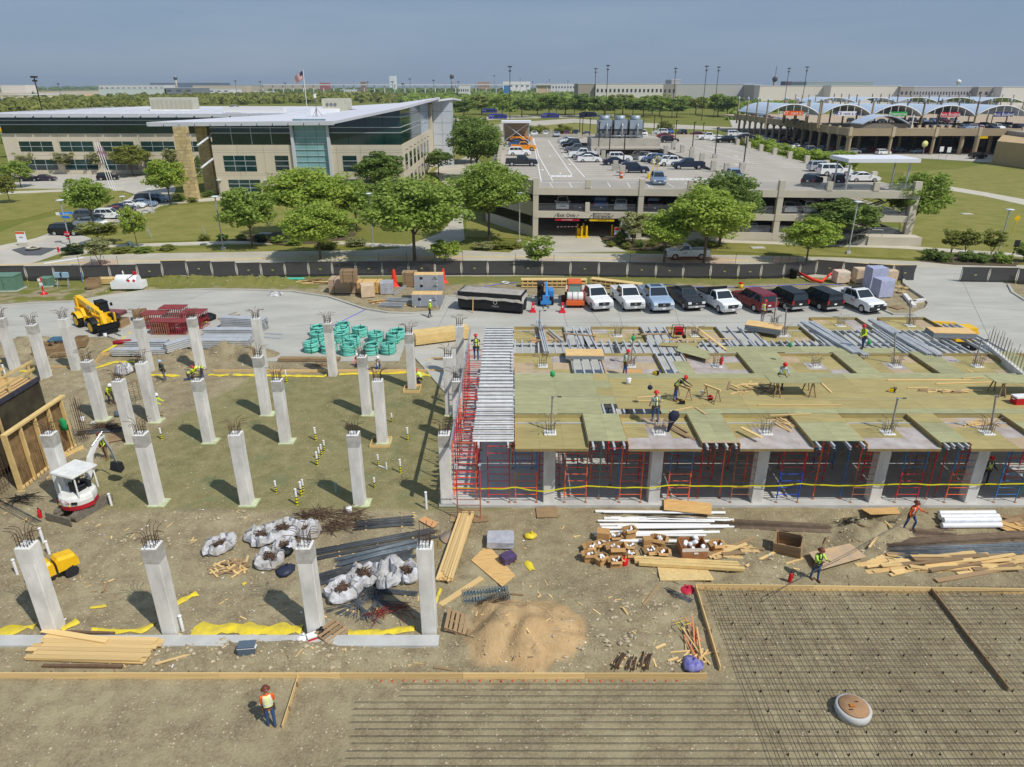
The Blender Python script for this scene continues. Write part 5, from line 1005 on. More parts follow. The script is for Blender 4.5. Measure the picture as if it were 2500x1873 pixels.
for ty,c,x,y,l in (('suv','black',1225,800,'black'),('suv','olive',1268,808,'olive'),('sedan','grey',1300,815,'grey'),('suv','white',1335,830,'white'),('suv','blue',1375,835,'blue'),('suv','dark',1405,848,'charcoal'),('suv','white',1460,860,'second white'),('pickup','white',1530,878,'white pickup'),('pickup','navy',1660,908,'navy pickup')):
 g=G(*Zp(x,y),ZR-.3); g=G(*Zp(x,y),rampz(g.y)); vehicle(ty,c,(g.x,g.y+.9,rampz(g.y+.9)+.01),PI,l+(' car' if 'pick' not in l else '')+' in the row on the garage ramp','cars on the garage ramp',1)
for ty,c,x,z,u,rz,l in (('suv','white',0,Z2,4.6,DN,'white SUV facing out behind the cables'),('sedan','navy',0,Z2,7.2,DN,'navy sedan behind the cables'),('pickup','blue',0,Z2,10.3,-DN,'blue pickup with its tail to the cables'),('suv','silver',0,Z2,13.2,-DN,'silver hatchback with its tail to the cables'),('pickup','dark',0,Z2,18.2,-DN,'dark green pickup with its tail to the cables'),('sedan','dark',0,Z2,21.0,DN,'dark sedan beside the green pickup'),('sedan','white',0,Z2,37.8,-DN,'white sedan in the east bay'),('suv','white',0,Z2,40.6,-DN,'white SUV in the east bay'),('pickup','white',0,Z2,43.9,-DN,'white pickup in the east bay'),('pickup','white',0,.14,33.0,-DN,'white pickup on the ground level'),('suv','silver',0,.14,37.2,-DN,'silver SUV on the ground level'),('suv','white',0,.14,44.5,-DN,'white car by the red post on the ground level')):
 p=W(u,3.4 if ty!='pickup' else 3.8,z); vehicle(ty,c,p,rz+ANG,l+' inside the garage','cars inside the garage',1)
g=G(*Zp(255,885),ZR)
# garage roof small things
t=T('stop_sign_stand','grey octagonal sign on a yellow tripod on the garage roof','sign',G(*Zp(1335,985),ZR)); B('base',t,M('sign_yellow'),(0,0,.35),(.7,.7,.7),); C('post',t,M('sign_yellow'),(.1,0,.6),(.9,.6,3.4),.06,6); C('post',t,M('sign_yellow'),(1.3,.6,0),(1.2,.6,3.2),.06,6); MB().lathe([(.6,-.02),(.6,.02)],8).build('sign_face',M('sign_back',(120,128,120),.6),t,(1.2,.55,2.9),(R(90),0,0))
t=T('traffic_cone','orange striped drum by the roof barrier post','traffic drum',G(*Zp(1093,985),ZR)); MB().lathe([(.3,0),(.28,.5),(.2,1.0)],10).build('body',M('cone_orange',(196,92,42),.6),t); MB().lathe([(.285,.45),(.275,.62)],10).build('stripe',white,t)
# --- blue buses
busb=M('bus_blue',(44,52,132),.3,spec=.5)
def bus(p0,label,rz=0.):
 g=G(*p0); t=T('shuttle_bus',label,'bus',g,rz,'blue shuttle buses'); prof=[(-6.2,.35),(-6.2,2.9),(-6,3.05),(5.6,3.05),(6.1,2.6),(6.3,.9),(6.2,.35)]
 prof_solid(prof,2.55,.1).build('body',busb,t); MB().box((-.4,0,3.28),(8.4,2.1,.42),taper=(.93,.9)).build('roof_pod',busb,t)
 for i in range(5):
  for sg in (-1,1): B('side_window',t,glassm,(-2.6+i*1.55,sg*1.285,2.05),(1.35,.03,.95))
 B('windshield',t,glassm,(6.15,0,1.95),(.2,2.2,1.2),(0,-.12,0)); B('door',t,dtrim,(-1.2,-1.29,1.5),(1.1,.03,2.0)); B('rear_window',t,glassm,(-6.22,0,2.2),(.03,1.8,.7))
 for x in (-3.6,3.6):
  for sg in (-1,1): o=O('wheel',wm[0],rub,t,(x,sg*1.16,.5)); O('rim',wm[1],rimm,o)
 TEXT('lettering',t,white,'Rent A Car',(-4.2,-1.305,2.15),(R(90),0,0),.75); return t
wm=wheel_meshes(.5)
bus((1343,289),'blue rental shuttle bus with white lettering on the pale road'); bus((1435,286),'blue rental shuttle bus beside the thick tree row',.02); bus((1215,291),'dark blue shuttle bus half behind a tree trunk',.1); bus((1195,276),'dark blue shuttle bus furthest along under the trees',-.05)
# ---------------------------------------------------------------- loose site goods
def gp(x,y,z=0.):                        # point on the dirt under a photo pixel
 p=G(x,y,z); return Vector((p.x,p.y,gz(p.x,p.y)+z)) if z<.05 else p
def span(p0,p1,z0=0.):
 a,b=G(*p0,z0),G(*p1,z0); d=b-a; return (a+b)/2,d.length,atan2(d.y,d.x)
def board(p0,p1,w,t,label,mat=wood,z=0.,cat='board',group=None,name='loose_board',top=True,tilt=0):
 c,L,a=span(p0,p1,z); c.z=z if z>.3 else gz(c.x,c.y)+z; o=B(name,None,mat,(c.x,c.y,c.z+t/2+.012),(L,w,t),(tilt,0,a)); return tag(o,label,cat,group)
def stack(name,label,cat,c,L,Wd,a,rows,layers,t,mat,group=None,jit=.03,gap=.006,z=0.,part='plank',ends=.0,runners=True):
 """layered stack of planks, each its own piece"""
 T_=T(name,label,cat,(c[0],c[1],z+gz(c[0],c[1]) if z<.3 else z),a,group); pw=Wd/rows
 z0=.1 if runners else .0
 if runners:
  for s in (-.35,.35): B('runner',T_,woodold,(L*s,0,.05),(.1,Wd,.1))
 for k in range(layers):
  for i in range(rows):
   l=L*(1-ends*RR()); B(part,T_,mat,(U(-jit,jit)*3+(L-l)*U(-.5,.5),-Wd/2+pw*(i+.5)+U(-jit,jit)*.3,z0+t*(k+.5)),(l,pw-gap,t-.004),(0,0,U(-jit,jit)*.15))
 return T_
def heap(name,label,cat,c,rx,ry,n,Lr,mat,group=None,part='plank',w=.1,t=.04,a0=None,spread=.6,zmax=.3,z=0.):
 T_=T(name,label,cat,(c[0],c[1],z if z>.3 else gz(c[0],c[1])),0,group)
 for i in range(n):
  x,y=U(-rx,rx),U(-ry,ry); r=hypot(x/rx,y/ry); hz=.03+zmax*max(0,1-r)*RR()
  B(part,T_,mat[i%len(mat)] if isinstance(mat,list) else mat,(x*.7,y*.7,hz),(U(*Lr),w*U(.7,1.3),t),(U(-.08,.08),U(-.12,.12),(a0 if a0 is not None else 0)+U(-spread,spread)))
 return T_
def bars(name,label,p0,p1,n,wd,mat,group=None,r=.016,z=.05,cat='rebar bundle',fan=0.):
 c,L,a=span(p0,p1); t=T(name,label,cat,(c.x,c.y,gz(c.x,c.y)),a,group); mb=MB()
 for i in range(n):
  y=U(-wd/2,wd/2); e=L/2*U(.9,1.04); zz=z+.02+.10*(1-abs(y)/(wd/2+.01))*RR(); f=fan*U(-1,1); mb.tube([(-e+U(-.1,.1),y*(1+fan),zz),(0,y*.9+f*.2,zz+.03),(e,y-f,zz)],r,5)
 mb.build('bar_bundle',mat,t,kind='stuff')
 for s in (-.3,.3): B('dunnage',t,wood,(L*s,0,.04),(.1,wd*1.1,.07))
 return t
blued=M('rebar_bluegrey',(112,122,130),.5,metal=.3,var=.2,vs=3)
# form boards round the slab pours, with stakes
def formboard(p0,p1,label,h=.3,mat=wood,stakes=True,seg=4.9):
 a,b=G(*p0),G(*p1); d=b-a; L=d.length; n=max(1,round(L/seg)); ang=atan2(d.y,d.x); t=T('form_board',label,'formwork',(a.x,a.y,0),ang)
 for i in range(n): B('board',t,mat,(L*(i+.5)/n,0,h/2-.02),(L/n-.012,.045,h))
 if stakes:
  k=0; x=.4
  while x<L: B('stake',t,woodold,(x,.07,h*.55),(.05,.045,h*1.3)); x+=1.1+.5*((k*37)%10)/10; k+=1
 return t
formboard((-60,1656),(1726,1657),'long pale form board edging the near slab pour'); formboard((1697,1437),(1757,1640),'side form board running back from the pour corner'); formboard((1697,1438),(2560,1450),'far form board edging the rebar mat',.3)
formboard((2270,1443),(2460,1690),'weathered divider board with stakes across the rebar mat',.26,woodold); formboard((729,1657),(690,1780),'short form board beside the worker in orange',.2)
# rebar mat
mat=T('rebar_mat','grid of thin rebar tied over the prepared slab bed','rebar mat',(14,20,.0))
mb0=M('rebar_mat_steel',(74,66,60),.7,metal=.2,var=.2,vs=3)
x=8.75
while x<26: C('bar',mat,mb0,(x-14+U(-.03,.03),-5.5,.11),(x-14+U(-.03,.03),5.42,.11),.011,4); x+=.305 if (int(x*3.28)%3) else .38
y=25.3
while y>14.6:
 x0=8.7 if y>20.0 else (-4.2 if y>19.2 else -5.6)+U(-.2,.2); C('bar',mat,mb0,(x0-14,y-20,.13),(12.5,y-20+U(-.03,.03),.13),.011,4); y-=.29
ch=MB()
for i in range(16):
 for j in range(12):
  xx,yy=9.4+i*1.05-14+U(-.06,.06),24.9-j*.9-20; ch.lathe([(.035,0),(.014,.11)],5,(xx,yy,.0))
ch.build('bar_chair',black,mat,kind='stuff')
t=T('manhole_ring','round brown manhole lid on a grey riser in the rebar mat','manhole',(*G(2080,1742)[:2],0)); MB().lathe([(.62,0),(.62,.32),(.55,.34)],24).build('riser',concslab,t); MB().lathe([(.53,.33),(.5,.40),(.03,.42)],24).build('lid',M('lid_brown',(158,124,92),.85,var=.15,vs=3),t); B('lid_slot',t,black,(.15,.15,.425),(.14,.03,.01)); B('lid_slot',t,black,(-.2,-.2,.425),(.14,.03,.01)); B('rust_lump',t,M('rust_orange',(172,110,46),.9),(-.1,-.05,.44),(.16,.12,.06))
# orange layout marks on the bed
om=M('spray_orange',(226,92,48),.9)
mk=T('spray_marks','row of orange spray paint dots along the near form board','paint marks',(*G(1250,1668)[:2],.02))
for i in range(28): MB().lathe([(.045,0),(.01,.004)],7,(-5+i*.42,U(-.02,.02)+.1,-.0)).build('dot',om,mk)
# lumber near the front columns
c,L,a=span((75,1600),(360,1612)); stack('lumber_stack','fresh pale planks fanned in a low stack beside the front form board','lumber stack',(c.x,c.y+.35),5.1,1.3,a+.02,6,3,.05,wood,jit=.05,ends=.12)
board((105,1540),(262,1566),.26,.04,'single pale plank lying askew on top of the fanned stack',z=.22)
board((165,1546),(280,1550),.12,.12,'dark timber beside the grade beam behind the planks',M('timber_dark',(104,82,64),.85,var=.2,vs=3)); board((105,1628),(300,1630),.12,.1,'dark brown timber lying along the front form board',M('timber_dark'))
def cooler(px_,py_,label,c,lid,s=(.62,.38,.36),z=None,rz=.1):
 p=gp(px_,py_) if z is None else G(px_,py_,z); t=T('cooler',label,'cooler',p,rz); MB().box((0,0,s[2]/2),s,taper=(1.06,1.06)).build('tub',c,t); B('lid',t,lid,(0,0,s[2]+.035),(s[0]*1.08,s[1]*1.08,.07)); B('rim_band',t,white,(0,0,s[2]),(s[0]*1.085,s[1]*1.085,.03));
 for sg in (-1,1): B('handle',t,white,(sg*s[0]*.56,0,s[2]*.75),(.04,.2,.05))
 return t
cbl=M('cooler_blue',(84,98,112),.5); cooler(607,1602,'grey-blue cooler box with white rim alone on the dirt',cbl,cbl); cooler(763,1563,'small red and white cooler at the foot of a column',M('cooler_red',(176,30,40),.5),white,(.36,.26,.28),rz=.5); cooler(2488,985,'red cooler with white lid on the tan deck',M('cooler_red'),white,(.8,.45,.42),ZD)
def sack(px_,py_,label,col,s=.35,h=.3,name='plastic_bag',sq=1.,z=None):
 p=gp(px_,py_) if z is None else G(px_,py_,z); mb=MB(); n=10; rr=random.Random(int(px_*7+py_)); rings=[]
 for k,(r,zz) in enumerate(((.8,0),(1.05,.3),(.9,.65),(.5,.9),(.15,1.05))): rings.append([(s*r*(1+.22*rr.uniform(-1,1))*cos(2*PI*j/n),s*sq*r*(1+.22*rr.uniform(-1,1))*sin(2*PI*j/n),h*zz*(1+.2*rr.uniform(-1,1))) for j in range(n)])
 t=T(name,label,'bag',p); mb.loft(rings,smooth=True).build('bag_body',col,t); MB().tube([(0,0,h),(.03,.02,h+.1),(.1,.0,h+.13)],[.04,.03,.05],6).build('knot',col,t); return t
sack(738,1563,'crumpled white grocery bag beside the little red cooler',white,.24,.2); sack(783,1552,'black bag leaning by the fallen pallet',black,.25,.3); sack(1690,1628,'bulky purple-blue printed sack by orange stakes',M('sack_purple',(62,54,138),.5,var=.3,vs=4,rgb2=(150,150,190)),.42,.34); sack(1677,1437,'crumpled red plastic film at the mat corner',M('film_red',(176,40,62),.4),.36,.13);
sack(700,1395,'dark blue crumpled tarp bag behind a front column',M('tarp_navy',(44,50,68),.5),.45,.3); sack(1295,1312,'torn yellow plastic scrap on open dirt',yellow,.3,.2)
# yellow sheeting along the grade beam and pad
def sheeting(pts,wd,label,h=.12):
 P=[gp(*p) for p in pts]; mb=MB(); rr=random.Random(int(pts[0][0])); k=5; rows=[]
 fine=[]
 for a,b in zip(P,P[1:]):
  n=max(2,int((b-a).length/.22)); fine+=[a.lerp(b,i/n) for i in range(n)]
 fine.append(P[-1]); d=(P[-1]-P[0]).normalized(); nrm=Vector((-d.y,d.x,0))
 for i,p in enumerate(fine):
  w=wd*(.75+.9*NZ((i*.37,pts[0][0],0)))
  for j in range(k):
   f=j/(k-1)-.5; q=p+nrm*(f*w+.22*wd*NZ((i*.9,j*1.7,pts[0][0]))); rows.append((q.x,q.y,gz(q.x,q.y)+.03+h*(.5+.5*NZ((q.x*3,q.y*3,j)))*(1-(2*f)**2)+.015*rr.random()))
 mb.add(rows,[(i*k+j,(i+1)*k+j,(i+1)*k+j+1,i*k+j+1) for i in range(len(fine)-1) for j in range(k-1)],True)
 o=mb.build('plastic_sheet',yellow); return tag(o,label,'plastic sheet')
for pts,wd,l in (([(0,1538),(50,1536),(88,1530)],.7,'yellow plastic sheeting bunched by the first front column'),([(150,1540),(170,1530),(190,1518)],.5,'yellow sheeting scrap behind fresh planks'),([(225,1540),(290,1543),(350,1540),(378,1525)],.35,'tattered yellow sheeting strip along the grade beam'),([(470,1545),(560,1535),(640,1538),(738,1538)],.85,'widest run of yellow sheeting between two front columns'),([(850,1545),(920,1548),(1012,1535)],.5,'yellow sheeting run ending at the last front column'),([(425,1478),(450,1465),(480,1448)],.45,'yellow sheeting scrap lying on dirt between columns'),([(222,1485),(262,1480)],.2,'tiny torn yellow strips on the dirt'),([(590,1427),(600,1420)],.15,'tiny yellow scrap near the white bags'),([(1060,1490),(1068,1460),(1075,1440)],.2,'yellow strap trailing beside the last front column'),
 ([(570,917),(680,918),(790,920),(800,915)],.55,'yellow sheeting draped along the far pad edge'),([(830,915),(900,912),(1000,910),(1090,925)],.55,'yellow sheeting near the crouching worker'),([(510,917),(560,917)],.5,'yellow sheeting by the kneeling workers'),([(355,918),(440,918)],.4,'yellow sheeting behind the man in blue hat'),([(50,906),(85,908)],.35,'short yellow sheet piece on the dirt bank'),([(115,905),(130,907)],.3,'yellow scrap between two rear columns'),([(232,900),(280,885),(330,885)],.8,'yellow sheeting lining the small timber pit'),([(245,866),(290,838),(320,812)],.4,'yellow sheeting running up to beam stacks'),([(345,795),(365,785)],.5,'yellow sheeting near the red frames'),([(375,863),(412,862)],.4,'yellow sheet under stacked beams'),([(480,805),(500,790),(525,780)],.6,'yellow sheeting slumped off the red frames'),([(1285,1372),(1300,1392)],.35,'tangle of yellow twine on open dirt')):
 sheeting(pts,wd,l)
# pallets
def pallet(px_,py_,label,rz=0.,mat=woodold,lean=None,z=None):
 p=gp(px_,py_) if z is None else G(px_,py_,z); t=T('wood_pallet',label,'pallet',p,rot=lean or (0,0,rz))
 for i in range(6): B('deck_board',t,mat,(0,-.5+i*.2,.12),(1.15,.13,.02))
 for i in range(3): B('stringer',t,mat,(-.53+i*.53,0,.06),(.05,1.1,.1))
 for i in range(3): B('bottom_board',t,mat,(0,-.45+i*.45,.005),(1.15,.1,.018))
 return t
pallet(815,1552,'broken pallet tipped over the end of grade beam',.4,lean=(.25,.1,1.0)); pallet(1118,1525,'weathered pallet beside the tan sand heap',0,lean=(.35,0,1.5)); pallet(290,1070,'dark pallet with tools behind the mini excavator',.5); pallet(140,830,'blue-painted pallet on top of crates',.1,M('pallet_blue',(64,104,128),.7),z=.95)
# rebar bundles
bars('rebar_bundle','long dark rebar bundle nearest the rusty scrap bags',(765,1358),(1065,1302),34,.9,steelbar); bars('rebar_bundle','blue-grey rebar bundle in the middle of three',(822,1377),(1035,1326),30,.7,blued); bars('rebar_bundle','dark rebar bundle reaching behind a front column',(772,1420),(1010,1350),34,.9,steelbar); bars('rebar_bundle','short dark rebar pile with rusty ends behind the bundles',(865,1285),(1010,1272),30,.9,steelbar)
bars('rebar_bundle','loose dark bars splayed like a fan, opening towards the grade beam',(900,1440),(850,1510),34,.5,steelbar,fan=1.6); bars('rebar_bundle','second splayed rebar fan beside the first',(905,1440),(935,1500),26,.4,steelbar,fan=1.3); bars('rebar_bundle','straight bars tucked under the bags to the last column',(880,1440),(1020,1452),14,.35,steelbar)
bars('rebar_bundle','long brown rebar run crossing the dirt in front of deck',(1560,1268),(2330,1305),40,.9,M('rebar_brown',(116,100,84),.75,metal=.15,var=.2,vs=3)); bars('rebar_bundle','dark rebar bundle curving past the white rolls',(2110,1340),(2560,1312),44,1.1,M('rebar_brown')); bars('rebar_bundle','blue-grey rebar bundle under the lumber heap',(2170,1352),(2560,1338),40,1.0,blued); bars('rebar_bundle','thin bars lying against the mat corner',(1625,1440),(1690,1470),10,.3,steelbar)
bars('rebar_bundle','rusty bars lying by the form board in a short pile',(1500,1640),(1520,1605),14,.35,rust); bars('rebar_bundle','second short rusty bar pile by the form board',(1538,1640),(1545,1610),14,.35,rust); bars('rebar_bundle','third short rusty bar pile by the form board',(1570,1640),(1578,1602),14,.4,rust)
bars('rebar_bundle','thin bars and hoses across dirt by the wall form',(190,1060),(300,1050),16,.7,steelbar); bars('rebar_bundle','scattered bars in front of the mini excavator blade',(-20,1220),(95,1280),5,.5,steelbar)
# carried long bars between the two men
a,b=G(1925,1425,1.3),G(2228,1262,1.35)
tag(MB().tube([G(1860,1470,.05),a,(a+b)/2-Vector((0,0,.25)),b,G(2275,1205,.6)],.009,5).build('carried_bars',steelbar),'pair of long thin bars carried between two workers','rebar')
for o in (.1,): tag(MB().tube([G(1850,1472,.05)+Vector((o,0,0)),a+Vector((o,0,.03)),(a+b)/2-Vector((0,-.1,.2)),b+Vector((.1,0,.05)),G(2265,1200,.6)],.007,5).build('carried_bars',steelbar),'thinner long bar carried beside the main pair','rebar')
def tangle(px_,py_,r,n,label,m=rust,cat='rebar scrap'):
 p=gp(px_,py_); mb=MB()
 for i in range(n):
  a=U(0,6.3); q=Vector((U(-r,r)*.5,U(-r,r)*.35,U(.03,.2))); L=U(.4,1.)*r; mb.tube([q-Vector((cos(a)*L,sin(a)*L*.6,0)),q+Vector((0,0,U(0,.15))),q+Vector((cos(a)*L,sin(a)*L*.6,U(0,.1)))],.014,4)
 t=T('rebar_scrap',label,cat,p); mb.build('wire_tangle',m,t,kind='stuff')
for a in ((770,1262,1.3,50,'rusty bar tangle by the torn bulk bags'),(825,1290,1.1,45,'rusty wire tangle beside the short bar pile'),(255,1045,1.2,40,'rusty wire scraps by the rear columns'),(860,1262,1.2,30,'bent stirrups scattered behind the bundles'),(330,905,.9,30,'brown rebar scraps on yellow sheet in the timber pit'),(2070,1290,.6,20,'black cable tangle by the cutting saw'),(60,1225,1.,30,'black cables beside fire extinguisher'),(960,1500,1.4,18,'red air hose loops by the last front column')): tangle(*a,m=(M('hose_red',(128,44,40),.5) if 'red air' in a[4] else (black if 'black' in a[4] else rust)))
# bulk bags
bagw=M('bag_woven',(198,200,206),.75,var=.1,vs=1.6,rgb2=(150,144,134)); strapm=M('bag_strap',(120,124,132),.8)
def bulkbag(px_,py_,r,h,label,fill=True,tall=0.):
 p=gp(px_,py_); r*=.82; h*=.85; rr=random.Random(int(px_*13)); n=26; t=T('bulk_bag',label,'bulk bag',p,rr.uniform(0,6),'white bulk bags of rebar scrap'); mb=MB(); rings=[]
 for k,(q,z) in enumerate(((.85,0),(1.12,.25),(1.15,.55),(1.0,.9),(.78,1.0),(.6,.72),(.5,.5))):
  rings.append([(r*q*(1+.30*NZ((cos(6.28*j/n)*2.6,sin(6.28*j/n)*2.6,px_+k*.5)))*cos(2*PI*j/n),r*q*.85*(1+.30*NZ((cos(6.28*j/n)*2.6,sin(6.28*j/n)*2.6,px_+9+k*.5)))*sin(2*PI*j/n),h*z*(1+(.75*NZ((cos(6.28*j/n)*2.1,sin(6.28*j/n)*2.1,px_)) if k>1 else 0))+ (tall*max(0,sin(2*PI*j/n+1))**3 if k in(3,4) else 0)) for j in range(n)])
 mb.loft(rings,smooth=False,cap=True).build('sack',bagw,t)
 for q in range(4):
  a=q*PI/2+.5; c_,s_=cos(a)*r,sin(a)*r*.85
  MB().tube([(c_*.9,s_*.9,.02),(c_*1.2,s_*1.2,h*.35),(c_*1.08,s_*1.08,h*.88),(c_*.8,s_*.8,h*1.12),(c_*.7+.2*s_,s_*.7-.2*c_,h*1.05)],.035,4).build('strap',strapm,t)
 if fill:
  f=MB()
  for i in range(30): a=U(0,6.3); f.tube([(r*.45*cos(a),r*.4*sin(a),h*.5),(r*U(-.2,.2),r*U(-.2,.2),h*U(.7,.95)),(-r*.5*cos(a+U(-.5,.5)),-r*.45*sin(a),h*U(.6,1.0))],.016,4)
  f.build('scrap_fill',rust,t,kind='stuff')
 return t
for i,a in enumerate(((538,1340,.85,.55,'single bulk bag set apart, open top full of rusty scrap'),(640,1318,.9,.6,'bulk bag with black scrap sticking out near wood offcuts'),(692,1302,1.0,.6,'bulk bag behind the black-scrap bag, filled with wire'),(752,1300,.8,.5,'pointed half-empty bulk bag beside rusty tangles',True,.5),(695,1338,.7,.4,'flattened bulk bag beside the black trash bag'),(660,1372,.85,.6,'round bulk bag heaped with brown wire'),(838,1450,.95,.65,'fat bulk bag with a deep fold near the splayed bars'),(892,1415,.95,.6,'bulk bag ripped open with bent rods'),(950,1420,.75,.7,'peaked bulk bag with grey straps by the last column',False,.5),(992,1408,.8,.7,'tall bulk bag half hidden by the last front column',True,.6),(303,912,.75,.9,'upright white bulk bag on the yellow sheeting pit',False),(673,722,.9,.4,'collapsed white bag on the bank above the driveway kerb',False))): bulkbag(*a)
heap('wood_offcuts','heap of short pale wood offcuts beside bulk bags','wood heap',G(565,1385),1.0,.7,44,(.4,.9),[wood,woodold],w=.09,spread=1.5,zmax=.35); sack(697,1352,'black trash bag wedged between bulk bags',black,.35,.4)
c,L,a=span((1085,1428),(1140,1262)); stack('lumber_bundle','long narrow bundle of pale studs with black strap lying lengthwise','lumber bundle',(c.x,c.y),L,.75,a,6,3,.07,wood,jit=.05,ends=.1)
def plysheet(corners,label,mat=ply,z=.03,rise=0.,lv=0.):
 P=[gp(*q) if not lv else G(*q,lv) for q in corners]; t=T('plywood_board',label,'plywood',sum(P,Vector())/4); c=sum(P,Vector())/4; zz=[z+(max(gz(p.x,p.y) for p in P)-c.z if not lv else 0)+ (rise if i<2 else 0) for i,p in enumerate(P)]
 MB().loft([[(p.x-c.x,p.y-c.y,zz[i]) for i,p in enumerate(P)],[(p.x-c.x,p.y-c.y,zz[i]+.02) for i,p in enumerate(P)]]).build('panel',mat,t); return t
for q,l,m in (([(1150,1369),(1191,1331),(1258,1407),(1226,1434)],'tan plywood panel lying askew beside stud bundle',ply),([(1604,1384),(1722,1385),(1744,1419),(1612,1420)],'pale OSB panel at the corner of rebar mat',M('osb',(202,176,122),.8,var=.15,vs=8)),([(1308,1242),(1358,1240),(1363,1266),(1311,1267)],'worn square plywood board at the slab edge',woodold),([(1972,1362),(2072,1340),(2112,1372),(2002,1404)],'stained plywood panel beside man in lime sleeves',M('ply_stained',(196,164,124),.8,var=.25,vs=2,rgb2=(168,150,128))),([(2100,1243),(2190,1240),(2197,1256),(2125,1258)],'plywood strip in the dirt below the fourth front column',ply),([(1240,757),(1290,750),(1330,762),(1305,770)],'plywood piece under the covered dumpster',ply),([(1300,760),(1350,745),(1360,752),(1320,775)],'second plywood piece at the dumpster skids',ply),([(1022,1272),(1036,1263),(1070,1278),(1058,1292)],'small orange plywood offcut by the end frame',M('ply_orange',(198,148,100),.8))): plysheet(q,l,m)
plysheet([(1620,1256),(1735,1268),(1737,1240),(1620,1228)],'wide plywood panel propped on white pipes',ply,.15,0).location.z+=.1
t=T('steel_disc','flat round disc with rust streaks lying on boards','disc',gp(1102,1315)); MB().lathe([(.55,.06),(.55,.1)],28).build('plate',M('disc_rusty',(170,160,148),.6,var=.5,vs=2.2,rgb2=(172,128,80)),t)
board((1075,1478),(1177,1412),.28,.05,'stiff pale plank laid diagonally towards the plywood'); board((1055,1385),(1062,1320),.25,.03,'narrow olive panel strip beside the rebar bundles',edge); board((1073,1340),(1075,1320),.22,.03,'short olive panel scrap beside the strip',edge)
def wrapped(px_,py_,s,label,rz=.1,mat=None,z=None,pal=True,tilt=0):
 p=gp(px_,py_) if z is None else G(px_,py_,z); t=T('wrapped_pallet',label,'pallet load',p,rz); m=mat or M('shrink_wrap',(176,178,184),.35,var=.2,vs=3,rgb2=(150,152,158))
 if pal:
  for i in range(3): B('skid',t,woodold,(-s[0]*.4+i*s[0]*.4,0,.06),(.1,s[1],.12))
 n=10; mb=MB(); rings=[]
 for z_ in (.12,.12+s[2]*.5,.12+s[2]*.93,.12+s[2]):
  k=.97 if z_>.12+s[2]*.95 else 1.; ring=[]
  for x,y in ((-1,-1),(0,-1.03),(1,-1),(1.03,0),(1,1),(0,1.03),(-1,1),(-1.03,0)): ring.append((x*s[0]/2*k*(1+.04*U(-1,1)),y*s[1]/2*k*(1+.04*U(-1,1)),z_+.02*U(-1,1)))
  rings.append(ring)
 mb.loft(rings).build('wrapped_load',m,t); return t
wrapped(1222,1328,(1.3,1.0,.35),'low grey shrink-wrapped load on bare dirt',0);
# spiral chairs
def coilbundle(p0,p1,n,label,m,wd):
 c,L,a=span(p0,p1); t=T('spacer_bundle',label,'spacer bundle',(c.x,c.y,gz(c.x,c.y)),a); mb=MB()
 for i in range(n):
  y=U(-wd/2,wd/2); z=.06+.2*RR()*(1-abs(y)*2/wd*.6); pts=[(-L/2+L*k/60,y+.05*cos(k*1.6)+.1*sin(k*.05+i),z+.05*sin(k*1.6)) for k in range(61)]; mb.tube(pts,.012,3)
 mb.build('wire_spirals',m,t,kind='stuff')
coilbundle((1130,1462),(1243,1450),16,'bundle of blue-grey wire spiral spacers beside sand',M('spacer_blue',(116,140,152),.5,metal=.2),.9); coilbundle((1165,1485),(1240,1460),6,'rusty brown bar spacers under the blue bundle',rust,.4)
wrapped(1240,1372,(.7,.5,.3),'small dark bundle wrapped in purple beside plywood',.6,M('wrap_purple',(84,70,120),.6,var=.4,vs=6,rgb2=(70,56,52)))
# PVC pipes
pv=T('pvc_pipe_stack','low stack of long white PVC pipes in front of deck slab','pipe stack',(*G(1610,1290)[:2],gz(*G(1610,1290)[:2])))
for i in range(16):
 f=i/15; p=gp(1620+U(-40,40),1252+f*72); L=U(5.6,7.2); q=p-pv.location; r=.055 if i%3 else .08
 C('pipe',pv,white,(q.x-L/2,q.y,q.z+r+.02+(.1 if i%4==1 else 0)),(q.x+L/2,q.y+U(-.25,.25),q.z+r+.02+(.1 if i%4==1 else 0)),r,10)
t=T('pipe_roll_stack','white plastic-wrapped rolls stacked by the slab edge','roll stack',gp(2358,1275))
for i in range(5): C('roll',t,M('wrap_white',(216,218,222),.35,var=.1,vs=6),(-1.5+.1*i+U(-.1,.1),-.5+i*.28,.16+(.15 if i in(1,2) else 0)),(1.5+.1*i,-.45+i*.28,.16+(.15 if i in(1,2) else 0)),.15,10)
# cardboard boxes
card=M('cardboard',(178,140,92),.85,var=.1,vs=5,rnd=.12)
def carton(px_,py_,s,label,rz,open_=True,z=None,tilt=0.,stuff=True):
 p=gp(px_,py_); t=T('carton',label,'cardboard box',p,rot=(tilt,0,rz),group='cartons of pipe fittings'); x,y,h=s; th=.012
 B('bottom',t,card,(0,0,.01),(x,y,.012))
 for sg in (-1,1): B('side',t,card,(sg*(x/2-th/2),0,h/2+.02),(th,y,h)); B('side',t,card,(0,sg*(y/2-th/2),h/2+.02),(x-2*th,th,h))
 if open_:
  for sg in (-1,1): B('flap',t,card,(sg*(x/2+y*.16),0,h+.02-y*.05),(y*.36,y*.96,.01),(0,sg*.45*U(.5,2),0)); B('flap',t,card,(0,sg*(y/2+y*.14),h-.01),(x*.96,y*.34,.01),(-sg*.5*U(.3,2.2),0,0))
  if stuff:
   for i in range(4): q=Vector((U(-.3,.3)*x,U(-.3,.3)*y,h*.8)); C('fitting',t,white,q,q+Vector((U(-.1,.1),U(-.1,.1),U(.06,.14))),.055,8)
 else: B('lid',t,card,(0,0,h+.025),(x,y,.012))
 return t
k=0
